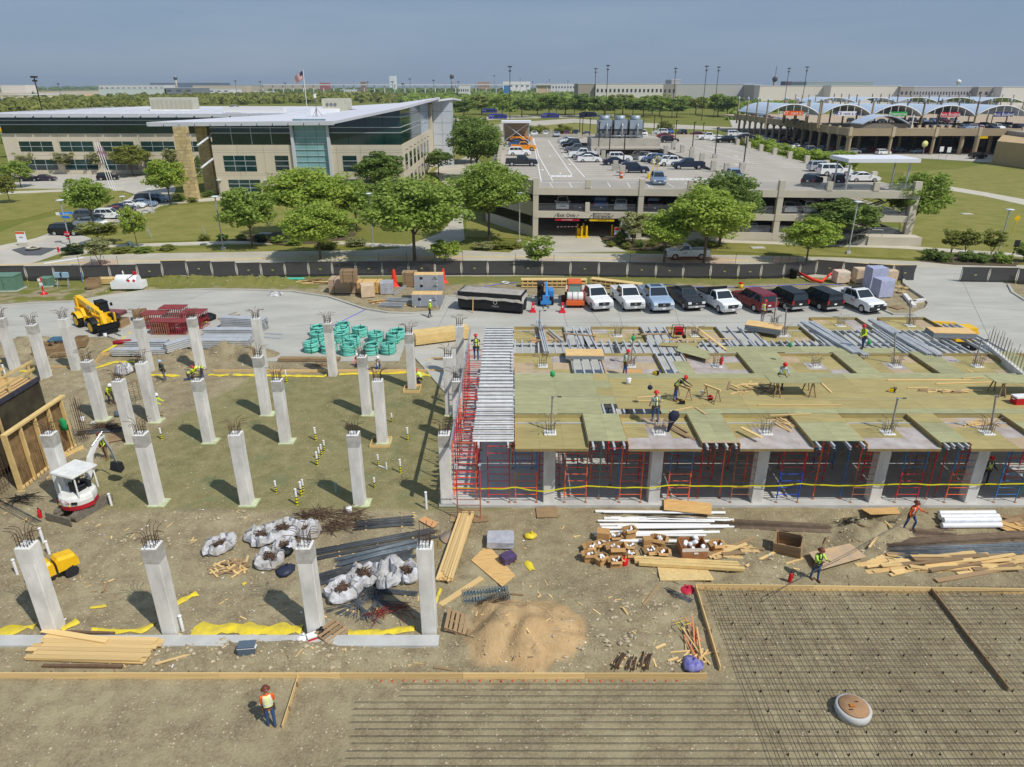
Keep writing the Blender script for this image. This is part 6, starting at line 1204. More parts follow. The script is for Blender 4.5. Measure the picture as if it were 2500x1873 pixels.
for x,y,s,rz,o,l in ((1472,1318,(.62,.5,.5),-.2,0,'closed tall'),(1502,1320,(.5,.4,.38),.1,1,'open double'),(1535,1316,(.55,.4,.62),.35,1,'tilted deep'),(1440,1345,(.45,.45,.4),.2,1,'open ragged'),(1462,1335,(.4,.35,.3),.6,1,'small split'),(1438,1368,(.5,.4,.42),.1,1,'corner'),(1468,1375,(.5,.35,.4),.7,1,'lying torn'),(1505,1350,(.75,.55,.45),.05,1,'wide'),(1503,1378,(.55,.4,.36),.05,1,'front closed-flap'),(1537,1345,(.4,.35,.35),.1,1,'narrow upright'),(1540,1362,(.42,.36,.3),.05,1,'stacked'),(1580,1332,(.45,.35,.4),.1,0,'small shut'),(1608,1330,(.62,.48,.42),-.3,1,'overfull'),(1590,1352,(.55,.5,.3),.2,1,'burst'),(1618,1358,(.5,.42,.3),-.1,1,'shallow'),(1748,1345,(.5,.45,.5),.15,1,'empty wide-open')):
 carton(x,y,s,l+' brown carton '+('with white fittings ' if o else '')+('beside the fittings crate' if x>1700 else ('near the red fuel can' if 1480<x<1560 else ('at the west end of the carton pile' if x<1480 else 'at the east end of the carton pile'))),rz,bool(o)); k+=1
t=T('fittings_crate','large brown crate lined with plastic and full of white pipe fittings','crate',gp(1688,1352),.05); wc_=M('crate_brown',(160,112,74),.7,var=.15,vs=4)
for sg in (-1,1): B('side',t,wc_,(sg*.62,0,.35),(.03,.95,.65)); B('side',t,wc_,(0,sg*.47,.35),(1.21,.03,.65))
B('bottom',t,wc_,(0,0,.03),(1.2,.9,.03)); B('liner_rim',t,M('liner_clear',(206,200,192),.3),(0,-.495,.62),(1.28,.01,.2)); B('label_card',t,white,(.05,-.5,.42),(.2,.012,.09))
for i in range(9): q=Vector((U(-.45,.45),U(-.3,.3),.5+U(0,.2))); C('fitting',t,white,q,q+Vector((U(-.2,.2),U(-.25,.25),U(.05,.3))),.1,10)
t=T('fuel_can','red round fuel can with yellow spout beside cartons','fuel can',gp(1524,1376)); MB().lathe([(.17,0),(.18,.05),(.18,.3),(.1,.36),(.05,.4)],14).build('body',M('can_red',(196,28,34),.35),t); MB().tube([(0,0,.38),(.1,.0,.46)],.03,6).build('spout',yellow,t); MB().tube([(-.15,0,.36),(-.1,0,.48),(.06,0,.48),(.12,0,.38)],.014,5).build('handle',M('can_red'),t)
for i in range(4): q=gp(1560+i*9,1366+3*(i%2)); o=T('pipe_fitting','loose white PVC elbow lying on dirt by cartons','pipe fitting',q,U(0,6),'loose white fittings'); MB().tube([(-.1,0,.07),(0,0,.07),(.07,.05,.08),(.08,.14,.1)],.065,8).build('elbow',white,o)
c,L,a=span((1555,1372),(1810,1385)); stack('timber_stack','three long yellow beams lying in front of cartons','timber stack',(c.x,c.y-.15),L,.55,a,3,1,.16,M('timber_yellow',(206,178,120),.7,var=.12,vs=2,rnd=.06),jit=.06)
heap('wood_offcuts','loose plank pile between beams and tilted crate','wood heap',G(1800,1355),1.6,.8,14,(.9,2.2),[wood,woodold,wood],w=.18,a0=.25,spread=.4,zmax=.3); board((1755,1343),(1845,1312),.12,.05,'grey plank leaning out of the loose pile',woodold)
heap('lumber_heap','sprawling heap of pale planks over rebar near the mat','lumber heap',G(2330,1375),3.4,.9,46,(1.6,3.6),[wood,wood,woodold],w=.2,t=.045,a0=.05,spread=.14,zmax=.45); heap('lumber_heap','fan of short pale boards at the end of the plank heap','lumber heap',G(2170,1385),1.3,.5,12,(1.2,2.0),wood,w=.22,a0=.3,spread=.15,zmax=.2); board((2285,1420),(2500,1383),.24,.05,'long grey-brown plank lying in front of plank heap',woodold); board((2280,1393),(2480,1385),.12,.1,'squared beam along the plank heap'); board((2360,1330),(2430,1370),.2,.05,'dark stained plank crossing the plank heap',M('timber_dark'))
heap('wood_offcuts','splintered plywood scraps beside white rolls','wood heap',G(2460,1280),1.4,.8,16,(.6,1.6),[ply,woodold],w=.35,t=.025,spread=.8,zmax=.25)
for i,(p,q,l) in enumerate((((2118,1353),(2138,1325),'short pale board standing out by the rebar curve'),((2005,1345),(2022,1310),'brown board leaning near the plywood'),((1918,1378),(1960,1365),'short stick by the man in lime sleeves'),((2090,1297),(2120,1308),'board under the brown rebar run'),((2155,1292),(2172,1308),'board across the rebar run'),((1918,1252),(1975,1325),'long slim plank standing against the tilted crate'),((2170,1212),(2205,1243),'dark plank against the slab edge'),((1571,1478),(1612,1426),'long stick on open dirt near the mat'),((1520,1490),(1532,1508),'short dark stick near the sand'),((250,1445),(262,1420),'thin stick on dirt between front columns'),((380,1624),(495,1592),'long thin lath near the grey cooler'),((612,1610),(632,1600),'small lath beside the grey cooler'),((1600,1590),(1624,1580),'short board by the layout stakes'),((1247,1450),(1278,1453),'pale plank end on top of the sand'),((1630,1615),(1655,1607),'short pale board by the purple sack'),((1060,1628),(1105,1635),'brown board stub behind the form board'))): board(p,q,.1,.04,l,woodold if i%2 else wood)
# tilted wooden crate
def crate(px_,py_,s,label,rz,mat=None,tilt=(0,0),z=None,lid=False,n=3):
 p=gp(px_,py_) if z is None else G(px_,py_,z); t=T('wooden_crate',label,'crate',p,rot=(tilt[0],tilt[1],rz)); m=mat or woodold; x,y,h=s
 for k in range(n):
  zc=h*(k+.5)/n+.06
  for sg in (-1,1): B('slat',t,m,(sg*(x/2-.015),0,zc),(.03,y,h/n-.015)); B('slat',t,m,(0,sg*(y/2-.015),zc),(x-.06,.03,h/n-.015))
 B('bottom',t,m,(0,0,.06),(x-.06,y-.06,.03))
 for sx in (-1,1):
  for sy in (-1,1): B('corner_post',t,m,(sx*(x/2-.07),sy*(y/2-.07),h/2+.05),(.07,.07,h))
 if lid: B('lid',t,ply,(0,0,h+.08),(x*1.02,y*1.02,.03))
 return t
crate(1925,1345,(1.25,.95,.8),'grey wooden crate tipped on the dirt heap, empty',-.5,tilt=(.18,-.1));
crate(120,862,(2.0,1.3,.75),'long open wooden bin on the bank, front of pair',.02); crate(165,855,(1.6,1.2,.75),'second open wooden bin beside the long one',.02); crate(200,845,(.9,1.1,.75),'small wooden bin behind a rear column',.1); crate(345,782,(1.3,1.1,1.0),'dark wooden crate standing on the driveway',.5); crate(286,798,(1.9,1.3,.75),'wide crate with stacked panels on top',-.15)
stack('panel_stack','maroon panels stacked on the wide crate','panel stack',G(286,790),1.7,1.1,-.15,1,4,.09,M('panel_maroon',(120,74,76),.7,rnd=.1),z=.92,runners=False); stack('stick_bundle','bundle of weathered stakes at the bank foot','stake bundle',G(150,872),1.3,.5,.2,5,4,.07,woodold,jit=.06)
crate(232,705,(1.25,1.1,1.05),'tall dark wooden crate near the fence',.15,n=5); stack('lumber_bundle','yellow stakes bundled beside the tall crate','lumber bundle',G(262,693),1.6,1.0,.1,5,5,.12,M('timber_yellow'),jit=.05)
# stub pipes
yb=M('tape_yellow'); blk=black
def stub(x,y,h,label,r=.055,band=True,mat=None):
 p=gp(x,y); t=T('stub_pipe',label,'stub pipe',p,group='stub pipes on the pad'); m=mat or white; zb=h*.55 if band else 0
 if band:
  C('yellow_band',t,yb,(0,0,-.02),(0,0,zb),r*1.03,10)
  for q in (.12,.5,.85)[:2 if h<.6 else 3]: C('black_band',t,blk,(0,0,zb*q),(0,0,zb*q+.07),r*1.06,10)
  C('pipe',t,m,(0,0,zb),(0,0,h),r,10)
 else: C('pipe',t,m,(0,0,-.02),(0,0,h),r,10)
 C('cap',t,m,(0,0,h),(0,0,h+.06),r*1.15,10)
z6=lambda x,y:(600+x/3.4516,1000+y/3.4516); z0=lambda x,y:(x/3.4516,1000+y/3.4516)
for q,(x,y,h,l) in enumerate(((590,258,.85,'tallest between two mid-pad columns'),(605,470,.85,'front of the diagonal row of four'),(622,420,.75,'second of the diagonal row of four'),(640,385,.7,'third of the diagonal row of four'),(665,350,.7,'last of the diagonal row of four'),(258,700,.7,'alone near a column foot'),(434,803,.95,'leading the trio by the pad edge'),(470,728,.85,'middle of the trio by the pad edge'),(488,695,.75,'back of the trio by the pad edge'),(1118,475,.7,'beside the white cross pipe'),(1305,535,.85,'thin, near the deck side'),(1087,660,.6,'short, behind a column on the dirt edge'),(1232,108,.6,'short, beside the boxed column'),(1366,258,.85,'near the shaded deck corner'),(998,715,.6,'half hidden by a pad edge column'))): stub(*z6(x,y),h,'white and yellow banded stub pipe, '+l,.05 if h<.8 else .06)
stub(*z0(1365,252),.75,'white and yellow banded stub pipe, alone by the wall form side'); stub(700,934,.95,'white and yellow banded stub pipe, at the far pad edge'); stub(923,902,.9,'white stub pipe beside the seated worker',band=False)
for x,y,h,l in ((*z0(940,808),.7,'beside the excavator track'),(*z0(370,1125),.8,'upper of the trio by the first front column'),(*z0(415,1210),.7,'middle of the trio by the first front column'),(*z0(365,1265),.75,'lower of the trio by the first front column'),(*z0(148,1388),.8,'beside the yellow roller'),(*z6(1523,838),1.0,'tall by the end scaffold'),(447,1540,.75,'thick at a front column foot'),(12,912,.7,'on the bank near the far columns')): stub(x,y,h,'plain white stub pipe '+l,.065,False)
stub(*z6(765,705),.6,'dull teal capped stub pipe on the pad',.075,False,M('pipe_teal',(126,158,150),.5)); a,b=gp(*z6(1120,480)),gp(*z6(1187,505)); t=T('cross_pipe','thin white pipe run lying on pad with upright end','pipe',a); C('run',t,white,(0,0,.05),b-a+Vector((0,0,.05)),.04,8); C('riser',t,white,b-a,b-a+Vector((0,0,.45)),.04,8)
def bucket(px_,py_,label,m=white,s=1.,rot=None,z=None):
 p=gp(px_,py_) if z is None else G(px_,py_,z); t=T('bucket',label,'bucket',p,rot=rot or (0,0,0)); MB().lathe([(.13*s,0),(.155*s,.37*s)],14).build('pail',m,t); MB().lathe([(.165*s,.34*s),(.165*s,.38*s)],14).build('rim',m,t); MB().tube([(-.16*s,0,.34*s),(-.15*s,.12*s,.22*s),(.15*s,.12*s,.22*s),(.16*s,0,.34*s)],.008,4).build('handle',steel,t)
bucket(853,1252,'white bucket standing at the pad edge'); bucket(203,1030,'white bucket beside tools near rear column'); bucket(226,1033,'grey bucket tipped over by hoses',concslab,1.,(1.3,0,.6)); bucket(1534,938,'white bucket standing on the green deck',z=ZD); bucket(260,832,'white bucket by the telehandler forks'); bucket(287,1018,'blue-white pail behind a column',M('cooler_blue'))
def extinguisher(px_,py_,label,z=None):
 p=gp(px_,py_) if z is None else G(px_,py_,z); t=T('fire_extinguisher',label,'fire extinguisher',p); MB().lathe([(.085,0),(.09,.05),(.09,.42),(.05,.5),(.025,.53)],12).build('cylinder',M('can_red'),t); B('valve',t,black,(0,0,.56),(.06,.04,.07)); MB().tube([(.03,0,.55),(.12,0,.45),(.1,0,.2)],.015,5).build('hose',black,t)
extinguisher(100,1265,'red fire extinguisher standing by the excavator blade'); extinguisher(1928,1420,'red fire extinguisher beside the far form board'); extinguisher(1760,890,'red fire extinguisher on the deck by dowels',ZD)
# orange layout stakes heap
t=T('stake_heap','orange-tipped layout stakes crossed in a heap','stake heap',gp(1690,1570))
for i in range(9): L=U(1.2,2.0); a=U(1.2,1.9); B('stake',t,M('stake_orange',(214,128,88),.8) if i%2 else wood,(U(-.3,.3),U(-.5,.6),.06+.03*i),(L,.05,.03),(0,U(-.1,.1),a))
MB().tube([(-.4,.5,.25),(-.5,.9,.2),(-.1,1.0,.25),(.1,.8,.3),(-.2,.7,.3)],.02,5).build('yellow_strap',yellow,t)
heap('wood_offcuts','short stakes and sticks below the orange stakes','wood heap',G(1700,1610),.8,.6,14,(.5,1.1),wood,w=.06,spread=1.3,zmax=.15)
# lumber and tools on the deck
def dz(p0,p1,w,t,l,m=wood): return board(p0,p1,w,t,l,m,z=ZD)
for p,q,l in (((1553,972),(1635,966),'pale board lying behind the man with harness'),((1548,980),(1620,980),'second pale board behind the man with harness'),((1635,1006),(1690,995),'thin lath in front of sawhorse'),((1698,996),(1722,1012),'short stud on the tan deck'),((1880,1015),(1980,1012),'long pale board by the sawing table'),((1850,990),(2055,990),'longest pale board on the tan deck'),((2166,929),(2370,929),'slim long board near the east table'),((2285,938),(2420,934),'long board beside the slim one'),((2215,948),(2268,948),'short board on the east tan deck'),((2350,925),(2400,922),'offcut leaning by the east table'),((2005,936),(2030,960),'stub of board on the bare tan deck'),((2361,904),(2373,910),'tiny board stub on the green strip'),((1470,862),(1560,868),'') ,((1620,830),(1790,828),'bundle of long flat laths on the back panels')):
 if l: dz(p,q,.1,.04,l)
for p,q,l,m in (((1285,832),(1365,832),'wide dark plank on the first back panel',woodold),((1375,815),(1455,822),'dark plank across two back panels',woodold),((1558,818),(1640,816),'worn scaffold plank on joists',woodold),((1700,800),(1772,855),'long lath leaning across the back joists',wood),((1810,1045),(1860,1070),'brown stick in the third front panel',wood),((1780,780),(1850,850),'',wood)):
 if l: board(p,q,.2,.05,l,m,z=ZD+.05)
heap('wood_offcuts','scattered pale offcuts beside the sawing table','wood heap',G(1840,950,ZD),1.9,1.0,30,(.4,1.3),[wood,woodold],w=.09,spread=1.2,zmax=.12,z=ZD); heap('wood_offcuts','few board scraps under the east table','wood heap',G(2330,960,ZD),2.4,.6,10,(.6,1.6),[wood,woodold],w=.12,spread=.3,zmax=.06,z=ZD); heap('wood_offcuts','bundle of short boards in the third front panel','wood heap',G(1915,1040,ZP),.5,.8,9,(.9,1.3),wood,w=.07,a0=-1.1,spread=.2,zmax=.08,z=ZP); heap('wood_offcuts','boards lying beside the navy jacket','wood heap',G(1652,1050,ZP),.3,.9,4,(1.4,1.9),woodold,w=.16,a0=-1.0,spread=.1,zmax=.06,z=ZP); heap('wood_offcuts','sticks tucked behind the fifth panel dowels','wood heap',G(2390,1035,ZP),.9,.4,9,(.7,1.4),wood,w=.07,spread=.25,zmax=.1,z=ZP)
def plystack(p,s,n,label,rz=0.):
 g=G(*p,ZD); t=T('plywood_stack',label,'plywood stack',(g.x,g.y,ZD),rz)
 for i in range(n): B('plywood_sheet',t,M('stack_edge_grey',(132,138,142),.8) if i<n-1 else M('stack_top',(208,174,120),.8,var=.1,vs=2),(U(-.01,.01),U(-.01,.01),.1+.045*i),(s[0],s[1],.042))
 for k in (-.4,.4): B('runner',t,woodold,(s[0]*k,0,.04),(.1,s[1],.08))
plystack((1426,872),(2.5,1.25),6,'shed-size stack of new plywood near the west panels',-.02); plystack((1864,808),(2.5,1.3),9,'tall stack of new plywood behind the green table area',-.5); plystack((2318,822),(2.9,1.3),9,'long stack of new plywood near the yellow boom',-.08)
plysheet([(1650,858),(1730,880),(1735,860),(1660,838)],'loose green panel laid over the open joists',green,lv=ZD+.03); plysheet([(1605,845),(1700,850),(1705,838),(1612,838)],'tan panel laid over the joists behind loose green one',tan,lv=ZD+.01)
def sawhorse(p,rz,label):
 g=G(*p,ZD); t=T('sawhorse',label,'sawhorse',g,rz); B('top_rail',t,wood,(0,0,.8),(1.1,.09,.1))
 for sx in (-1,1):
  for sy in (-1,1): C('leg',t,woodold,(sx*.45,sy*.32,0),(sx*.4,0,.8),.035,4)
  B('brace',t,woodold,(sx*.42,0,.35),(.03,.42,.09))
sawhorse((1665,975),-.9,'sawhorse beside the bending carpenter'); sawhorse((1735,978),-.9,'sawhorse with white bucket and red reel')
bucket(1714,965,'white pail hung under the sawhorse',z=ZD+.1,s=.7); t=T('cord_reel','red round cord reel at a sawhorse leg','reel',G(1733,977,ZD)); MB().lathe([(.16,0),(.16,.1)],14).build('drum',M('can_red'),t,(0,0,.18),(R(90),0,0)); B('stand',t,steel,(0,0,.05),(.2,.2,.1))
def table(p,L,Wd,label,rz,zt=.95):
 g=G(*p,ZD); t=T('work_table',label,'work table',g,rz); B('top',t,green,(0,0,zt),(L,Wd,.03))
 for sx in (-.35,.35):
  B('rail',t,wood,(L*sx,0,zt-.07),(.09,Wd*.9,.1))
  for sy in (-1,1): C('leg',t,woodold,(L*sx-.15,sy*Wd*.42,0),(L*sx,sy*Wd*.3,zt-.1),.04,4); C('leg',t,woodold,(L*sx+.25,sy*Wd*.42,0),(L*sx+.05,sy*Wd*.3,zt-.1),.04,4)
 return t
table((1930,962),2.9,1.2,'green plywood table on sawhorses with worker behind',0); table((2480,962),3.4,1.2,'green plywood table with sawhorse tops above at deck end',0)
for x,y in ((1665,987),(1603,915),(2178,957)):
 t=T('circular_saw','yellow and black circular saw lying on the deck near '+('sawhorses' if x==1665 else 'joist opening' if x==1603 else 'lone board'),'power saw',G(x,y,ZD),U(0,3)); B('motor',t,black,(0,0,.14),(.3,.14,.16)); B('guard',t,M('sign_yellow'),(.08,.1,.12),(.26,.06,.2)); MB().tube([(-.15,0,.16),(-.2,0,.28),(0,0,.3)],.025,6).build('grip',black,t); B('shoe',t,steel,(0,.05,.015),(.34,.2,.02))
t=T('generator','red portable generator in black tube frame','generator',G(1655,822,ZD)); B('engine',t,M('can_red'),(0,0,.38),(.55,.45,.4)); B('tank',t,M('can_red'),(0,0,.65),(.5,.4,.14)); B('panel',t,black,(0,-.24,.35),(.4,.03,.2))
for sx in (-1,1):
 for sy in (-1,1): C('frame_tube',t,black,(sx*.4,sy*.3,.05),(sx*.4,sy*.3,.78),.025,6)
for sy in (-1,1): C('frame_tube',t,black,(-.4,sy*.3,.78),(.4,sy*.3,.78),.025,6); O('wheel',wheel_meshes(.14)[0],rub,t,(.35,sy*.38,.14))
t=T('jacket','navy work jacket hung over dowels','jacket',G(1630,1055,ZP)); mb=MB(); mb.loft([[(.30*q*cos(a),.16*q*sin(a),z) for a in [2*PI*j/10 for j in range(10)]] for q,z in ((.2,.02),(.35,.3),(.5,.6),(.9,.85),(1.,1.05),(.6,1.25))],smooth=True).build('cloth',M('jacket_navy',(38,42,62),.8),t,(0,0,0),(0,.25,0))
t=T('retractor','round fall retractor hanging beside worker','retractor',G(1583,990,ZD)+Vector((0,0,1.1))); MB().lathe([(.14,0),(.14,.08)],12).build('housing',M('jacket_navy'),t,rot=(R(70),0,0)); C('hook',t,steel,(0,0,.1),(0,0,.3),.015,5)
for x,y,dd,l in ((1349,913,32.3,'over the green deck'),(1546,826,42,'above the worker in grey shirt'),(1930,842,42,'beside the safety posts'),(2122,836,44,'beside the yellow-shirted worker')):
 p=AT(x,y,dd); t=T('green_reel','green round line reel '+l,'reel',(p.x,p.y,p.z),group='green reels'); MB().lathe([(.04,-.17),(.12,-.1),(.12,.1),(.04,.17)],8).build('case',M('reel_green',(44,150,90),.45),t); C('line',t,wire,(0,0,.2),(0,0,.9),.006,4)
# small scrap strewn over the dirt
r3=random.Random(12); SCR={k:MB() for k in 'abc'}
for i in range(900):
 y=20.8+(58-20.8)*r3.random()**1.5; x=r3.uniform(-.75*y-4,.75*y+4)
 if padf(x,y)>.2 or (x>-4.2 and y>31.5) or inpoly(x,y,DRIVE) or (x>8.3 and y<26): continue
 k='aabbc'[i%5]; L=r3.uniform(.08,.45) if k!='c' else r3.uniform(.05,.14); SCR[k].box((x,y,gz(x,y)+.015),(L,r3.uniform(.02,.07),.018),Matrix.Rotation(r3.uniform(0,3.1),3,'Z')@Matrix.Rotation(r3.uniform(-.15,.15),3,'Y'))
for k,m,l in (('a',wood,'pale wood splinters'),('b',woodold,'weathered wood scraps'),('c',white,'white paper and plastic bits')): SCR[k].build('debris',m,kind='stuff',label=l+' strewn over the dirt',category='debris')
# ---------------------------------------------------------------- people: one continuous body surface each
def ellip(mb,c,r,n=10,m=7):
 rings=[]
 for i in range(m+1):
  p=PI*i/m; s=max(.02,sin(p)); rings.append([(c[0]+r[0]*s*cos(2*PI*j/n),c[1]+r[1]*s*sin(2*PI*j/n),c[2]-r[2]*cos(p)) for j in range(n)])
 mb.loft(rings,smooth=True)
def limb(mb,a,b,r0,r1):
 a,b=Vector(a),Vector(b); d=(b-a).normalized(); mb.tube([a-d*r0*.8,a-d*r0*.45,a,b,b+d*r1*.45,b+d*r1*.8],[r0*.45,r0*.85,r0,r1,r1*.85,r1*.45],10)
skin=M('skin',(158,112,84),.6); boots=M('boots',(112,84,58),.8); CL={}
def cl(rgb): return M('cloth_%d_%d_%d'%rgb,rgb,.85,var=.10,vs=9)
HAT={'red':M('hat_red',(196,34,40),.35),'white':M('hat_white',(226,228,228),.35),'brown':M('hat_brown',(104,56,40),.4),'blue':M('hat_blue',(150,180,206),.35)}
VEST={'lime':M('vest_lime',(206,226,52),.6),'orange':M('vest_orange',(236,96,40),.6),'pale':M('vest_pale',(214,220,150),.6)}
silver=M('reflective',(206,208,206),.4); beltm=M('tool_belt',(78,58,42),.8); harn=M('harness_strap',(52,48,54),.7)
def person(loc,rz,label,lean=5,la=(6,6),ra=(-8,10),larm=(10,25),rarm=(5,20),shirt=(206,226,52),pants=(58,78,112),hat='red',vest=None,look=15,longs=True,h=1.76,sit=False,belt=True,side=(6,6),harness=False,bootc=None,squat=None):
 """la/ra: hip angle forward, knee bend; larm/rarm: upper-arm angle forward, elbow bend (degrees); +x is forward"""
 s=h/1.76; t=R(lean); bones=[]
 leg=lambda a,k,y,hip:(lambda knee:(knee,knee+Vector((sin(R(a-k)),0,-cos(R(a-k))))*.42*s))(hip+Vector((sin(R(a)),y*.04,-cos(R(a))))*.43*s)
 P=Vector((0,0,0)); hipL,hipR=P+Vector((0,.095*s,-.03)),P+Vector((0,-.095*s,-.03))
 kL,aL=leg(*la,1,hipL); kR,aR=leg(*ra,-1,hipR)
 low=min(aL.z,aR.z)-.085*s if not sit else -.10
 base=Vector((0,0,-low)); sh=lambda v:v+base
 ch=P+Vector((sin(t)*.30,0,cos(t)*.30))*s; nk=P+Vector((sin(t)*.50,0,cos(t)*.50))*s; hd=nk+Vector((sin(t+R(look)*.6)*.155,0,cos(t+R(look)*.6)*.155))*s
 up=Vector((sin(t),0,cos(t))); fw=Vector((cos(t),0,-sin(t)))
 sL,sR=nk-up*.06*s+Vector((0,.185*s,0)),nk-up*.06*s-Vector((0,.185*s,0))
 def arm(S,a,e,sd,out):
  d=Vector((sin(R(a)),sd*sin(R(out)),-cos(R(a)))).normalized(); el=S+d*.28*s; d2=Vector((sin(R(a+e)),sd*-.12,-cos(R(a+e)))).normalized(); return el,el+d2*.25*s,d2
 eL,wL,dL=arm(sL,*larm,1,side[0]); eR,wR,dR=arm(sR,*rarm,-1,side[1])
 mb=MB(); L_=lambda a,b,r0,r1:limb(mb,sh(a),sh(b),r0*s,r1*s)
 segs=[]
 for a,b,r0,r1,k in ((hipL,kL,.09,.062,1),(hipR,kR,.09,.062,1),(kL,aL,.062,.045,1),(kR,aR,.062,.045,1),(sL,eL,.058,.043,2),(sR,eR,.058,.043,2),(eL,wL,.043,.031,3),(eR,wR,.043,.031,3),(nk-up*.04,hd,.06,.055,5)):
  L_(a,b,r0,r1); segs.append((sh(a),sh(b),k))
 # torso as stacked ovals
 rings=[]; n=14
 for f,rx,ry in ((-.12,.10,.13),(-.05,.125,.165),(.06,.12,.155),(.2,.125,.165),(.34,.13,.19),(.44,.115,.19),(.5,.07,.10),(.53,.05,.06)):
  c=sh(P+up*f*s); rings.append([c+fw*(rx*s*cos(2*PI*j/n))+Vector((0,1,0))*(ry*s*sin(2*PI*j/n)) for j in range(n)])
 mb.loft([[tuple(v) for v in r] for r in rings],smooth=True); segs+=[(sh(P+up*.02),sh(ch),4),(sh(ch),sh(nk-up*.05),4)]
 H_=sh(hd); ellip(mb,H_+Vector((.01,0,.02))*s,(.098*s,.078*s,.122*s)); ellip(mb,H_+Vector((.1,0,-.005))*s,(.022*s,.016*s,.025*s),6,5)
 for y in (-1,1): ellip(mb,H_+Vector((0,.08*y,.0))*s,(.018*s,.014*s,.03*s),6,5)
 segs.append((H_-Vector((0,0,.03)),H_+Vector((0,0,.08)),5))
 for a,k in ((aL,la),(aR,ra)):
  q=sh(a); fd=R(k[0]-k[1]) if not sit else 0; fdv=Vector((cos(fd*.3),0,0)).normalized(); c=q+fdv*.06*s-Vector((0,0,.045*s)); rr=[]
  for xx,w_,zt in ((-.09,.035,.06),(-.05,.045,.09),(.06,.05,.06),(.14,.045,.03),(.17,.02,.02)): rr.append([(c.x+xx*s,c.y+w_*s*sy,c.z+zz*s) for sy,zz in ((-1,-.04),(1,-.04),(1,zt*.6),(.5,zt),(-.5,zt),(-1,zt*.6))])
  mb.loft(rr,smooth=True); segs.append((c-Vector((.08,0,0)),c+Vector((.15,0,0)),6))
 for wr_,d in ((wL,dL),(wR,dR)):
  a=sh(wr_); L_2=a+d*.085*s; limb(mb,a,L_2,.03*s,.036*s); segs.append((a+d*.03,L_2+d*.05,5))
 me=mb.mesh('body'); o=bpy.data.objects.new('tmp',me); COL.objects.link(o); md=o.modifiers.new('r','REMESH'); md.mode='VOXEL'; md.voxel_size=.019; md.use_smooth_shade=True
 dg=bpy.context.evaluated_depsgraph_get(); nm=bpy.data.meshes.new_from_object(o.evaluated_get(dg)); bpy.data.objects.remove(o); bpy.data.meshes.remove(me)
 co=np.empty(len(nm.vertices)*3,np.float32); nm.vertices.foreach_get('co',co); co=co.reshape(-1,3).astype(float)
 for _ in range(1): pass
 # nearest-bone clothing regions
 fc=np.array([p.center[:] for p in nm.polygons]); best=np.full(len(fc),9.); reg=np.zeros(len(fc),int)
 for a,b,k in segs:
  a,b=np.array(a),np.array(b); d=b-a; tt=np.clip(((fc-a)@d)/(d@d+1e-9),0,1); ds=np.linalg.norm(fc-(a+tt[:,None]*d),axis=1)*(1.0 if k!=4 else .62)
  m=ds<best; best[m]=ds[m]; reg[m]=k
 mi={1:0,2:1,4:1,3:1 if longs else 2,5:2,6:3}; idx=np.array([mi[r] for r in reg],np.int32)
 V=[tuple(v) for v in co]; Fs=[tuple(p.vertices) for p in nm.polygons]
 nrm=np.array([v.normal[:] for v in nm.vertices]); bpy.data.meshes.remove(nm)
 body=MB(); body.v=V; body.f=Fs; body.sm=[True]*len(Fs); body.mi=idx.tolist()
 for wr_,d,y in ((wL,dL,1),(wR,dR,-1)):       # five separate bent fingers per hand
  a=sh(wr_)+d*.09*s; sd=Vector((0,1,0)); cu=d.cross(sd).normalized()
  for q,(l,o_) in enumerate(((.062,-.027),(.072,-.009),(.068,.009),(.052,.027))): b=a+fw*o_*s*0+cu*o_*s; body.tube([b-d*.03*s,b+d*l*.5*s,b+d*l*.8*s-sd*y*.018*s,b+d*l*.9*s-sd*y*.04*s],[.0095*s,.009*s,.008*s,.006*s],5,mi=2)
  b=a-d*.055*s+cu*-.03*s; body.tube([b,b-cu*.025*s+d*.02*s,b-cu*.03*s+d*.05*s],[.011*s,.0095*s,.007*s],5,mi=2)
 for y in (-1,1): ellip(body,H_+Vector((.092,.03*y,.025))*s,(.01*s,.012*s,.009*s),6,4); body.mi[-24-2:]=[4]*26 if len(body.mi)>=26 else body.mi
 T_=T('person',label,'person',loc,rz); bt=bootc or boots
 body.build('body',[cl(pants),cl(shirt),skin,bt,black],T_)
 def shell(mask,off,nm_,m):
  fi=np.nonzero(mask)[0]
  if len(fi)<4: return
  used={}; vv=[]; ff=[]
  for i in fi:
   f=[]
   for v in Fs[i]:
    if v not in used: used[v]=len(vv); vv.append(tuple(co[v]+nrm[v]*off))
    f.append(used[v])
   ff.append(tuple(f))
  MB().add(vv,ff,True).build(nm_,m,T_)
 hgt=(fc-np.array(sh(P)))@np.array(up)/s; lat=fc[:,1]/s
 tor=reg==4
 if vest: shell(tor&(hgt>-.02)&(hgt<.49)&~((np.abs(lat)<.045)&(hgt>.36)&(((fc-np.array(sh(P)))@np.array(fw))>0)),.014*s,'vest',VEST[vest]); shell(tor&(np.abs(hgt-.13)<.028),.019*s,'reflective_band',silver); shell(tor&(np.abs(np.abs(lat)-.10)<.024)&(hgt>.12)&(hgt<.47),.019*s,'reflective_band',silver)
 elif harness: pass
 if harness: shell(tor&(np.abs(np.abs(lat)-.075)<.022)&(hgt>.0),.024*s,'harness_strap',harn); shell(tor&(np.abs(hgt-.3)<.02),.022*s,'harness_strap',harn)
 if belt:
  shell((tor|(reg==1))&(np.abs(hgt-.0)<.035),.022*s,'tool_belt',beltm)
  for y in (-1,1): c=sh(P)+Vector((0,.19*y*s,-.10)); B('tool_pouch',T_,beltm,c,(.14,.06,.2))
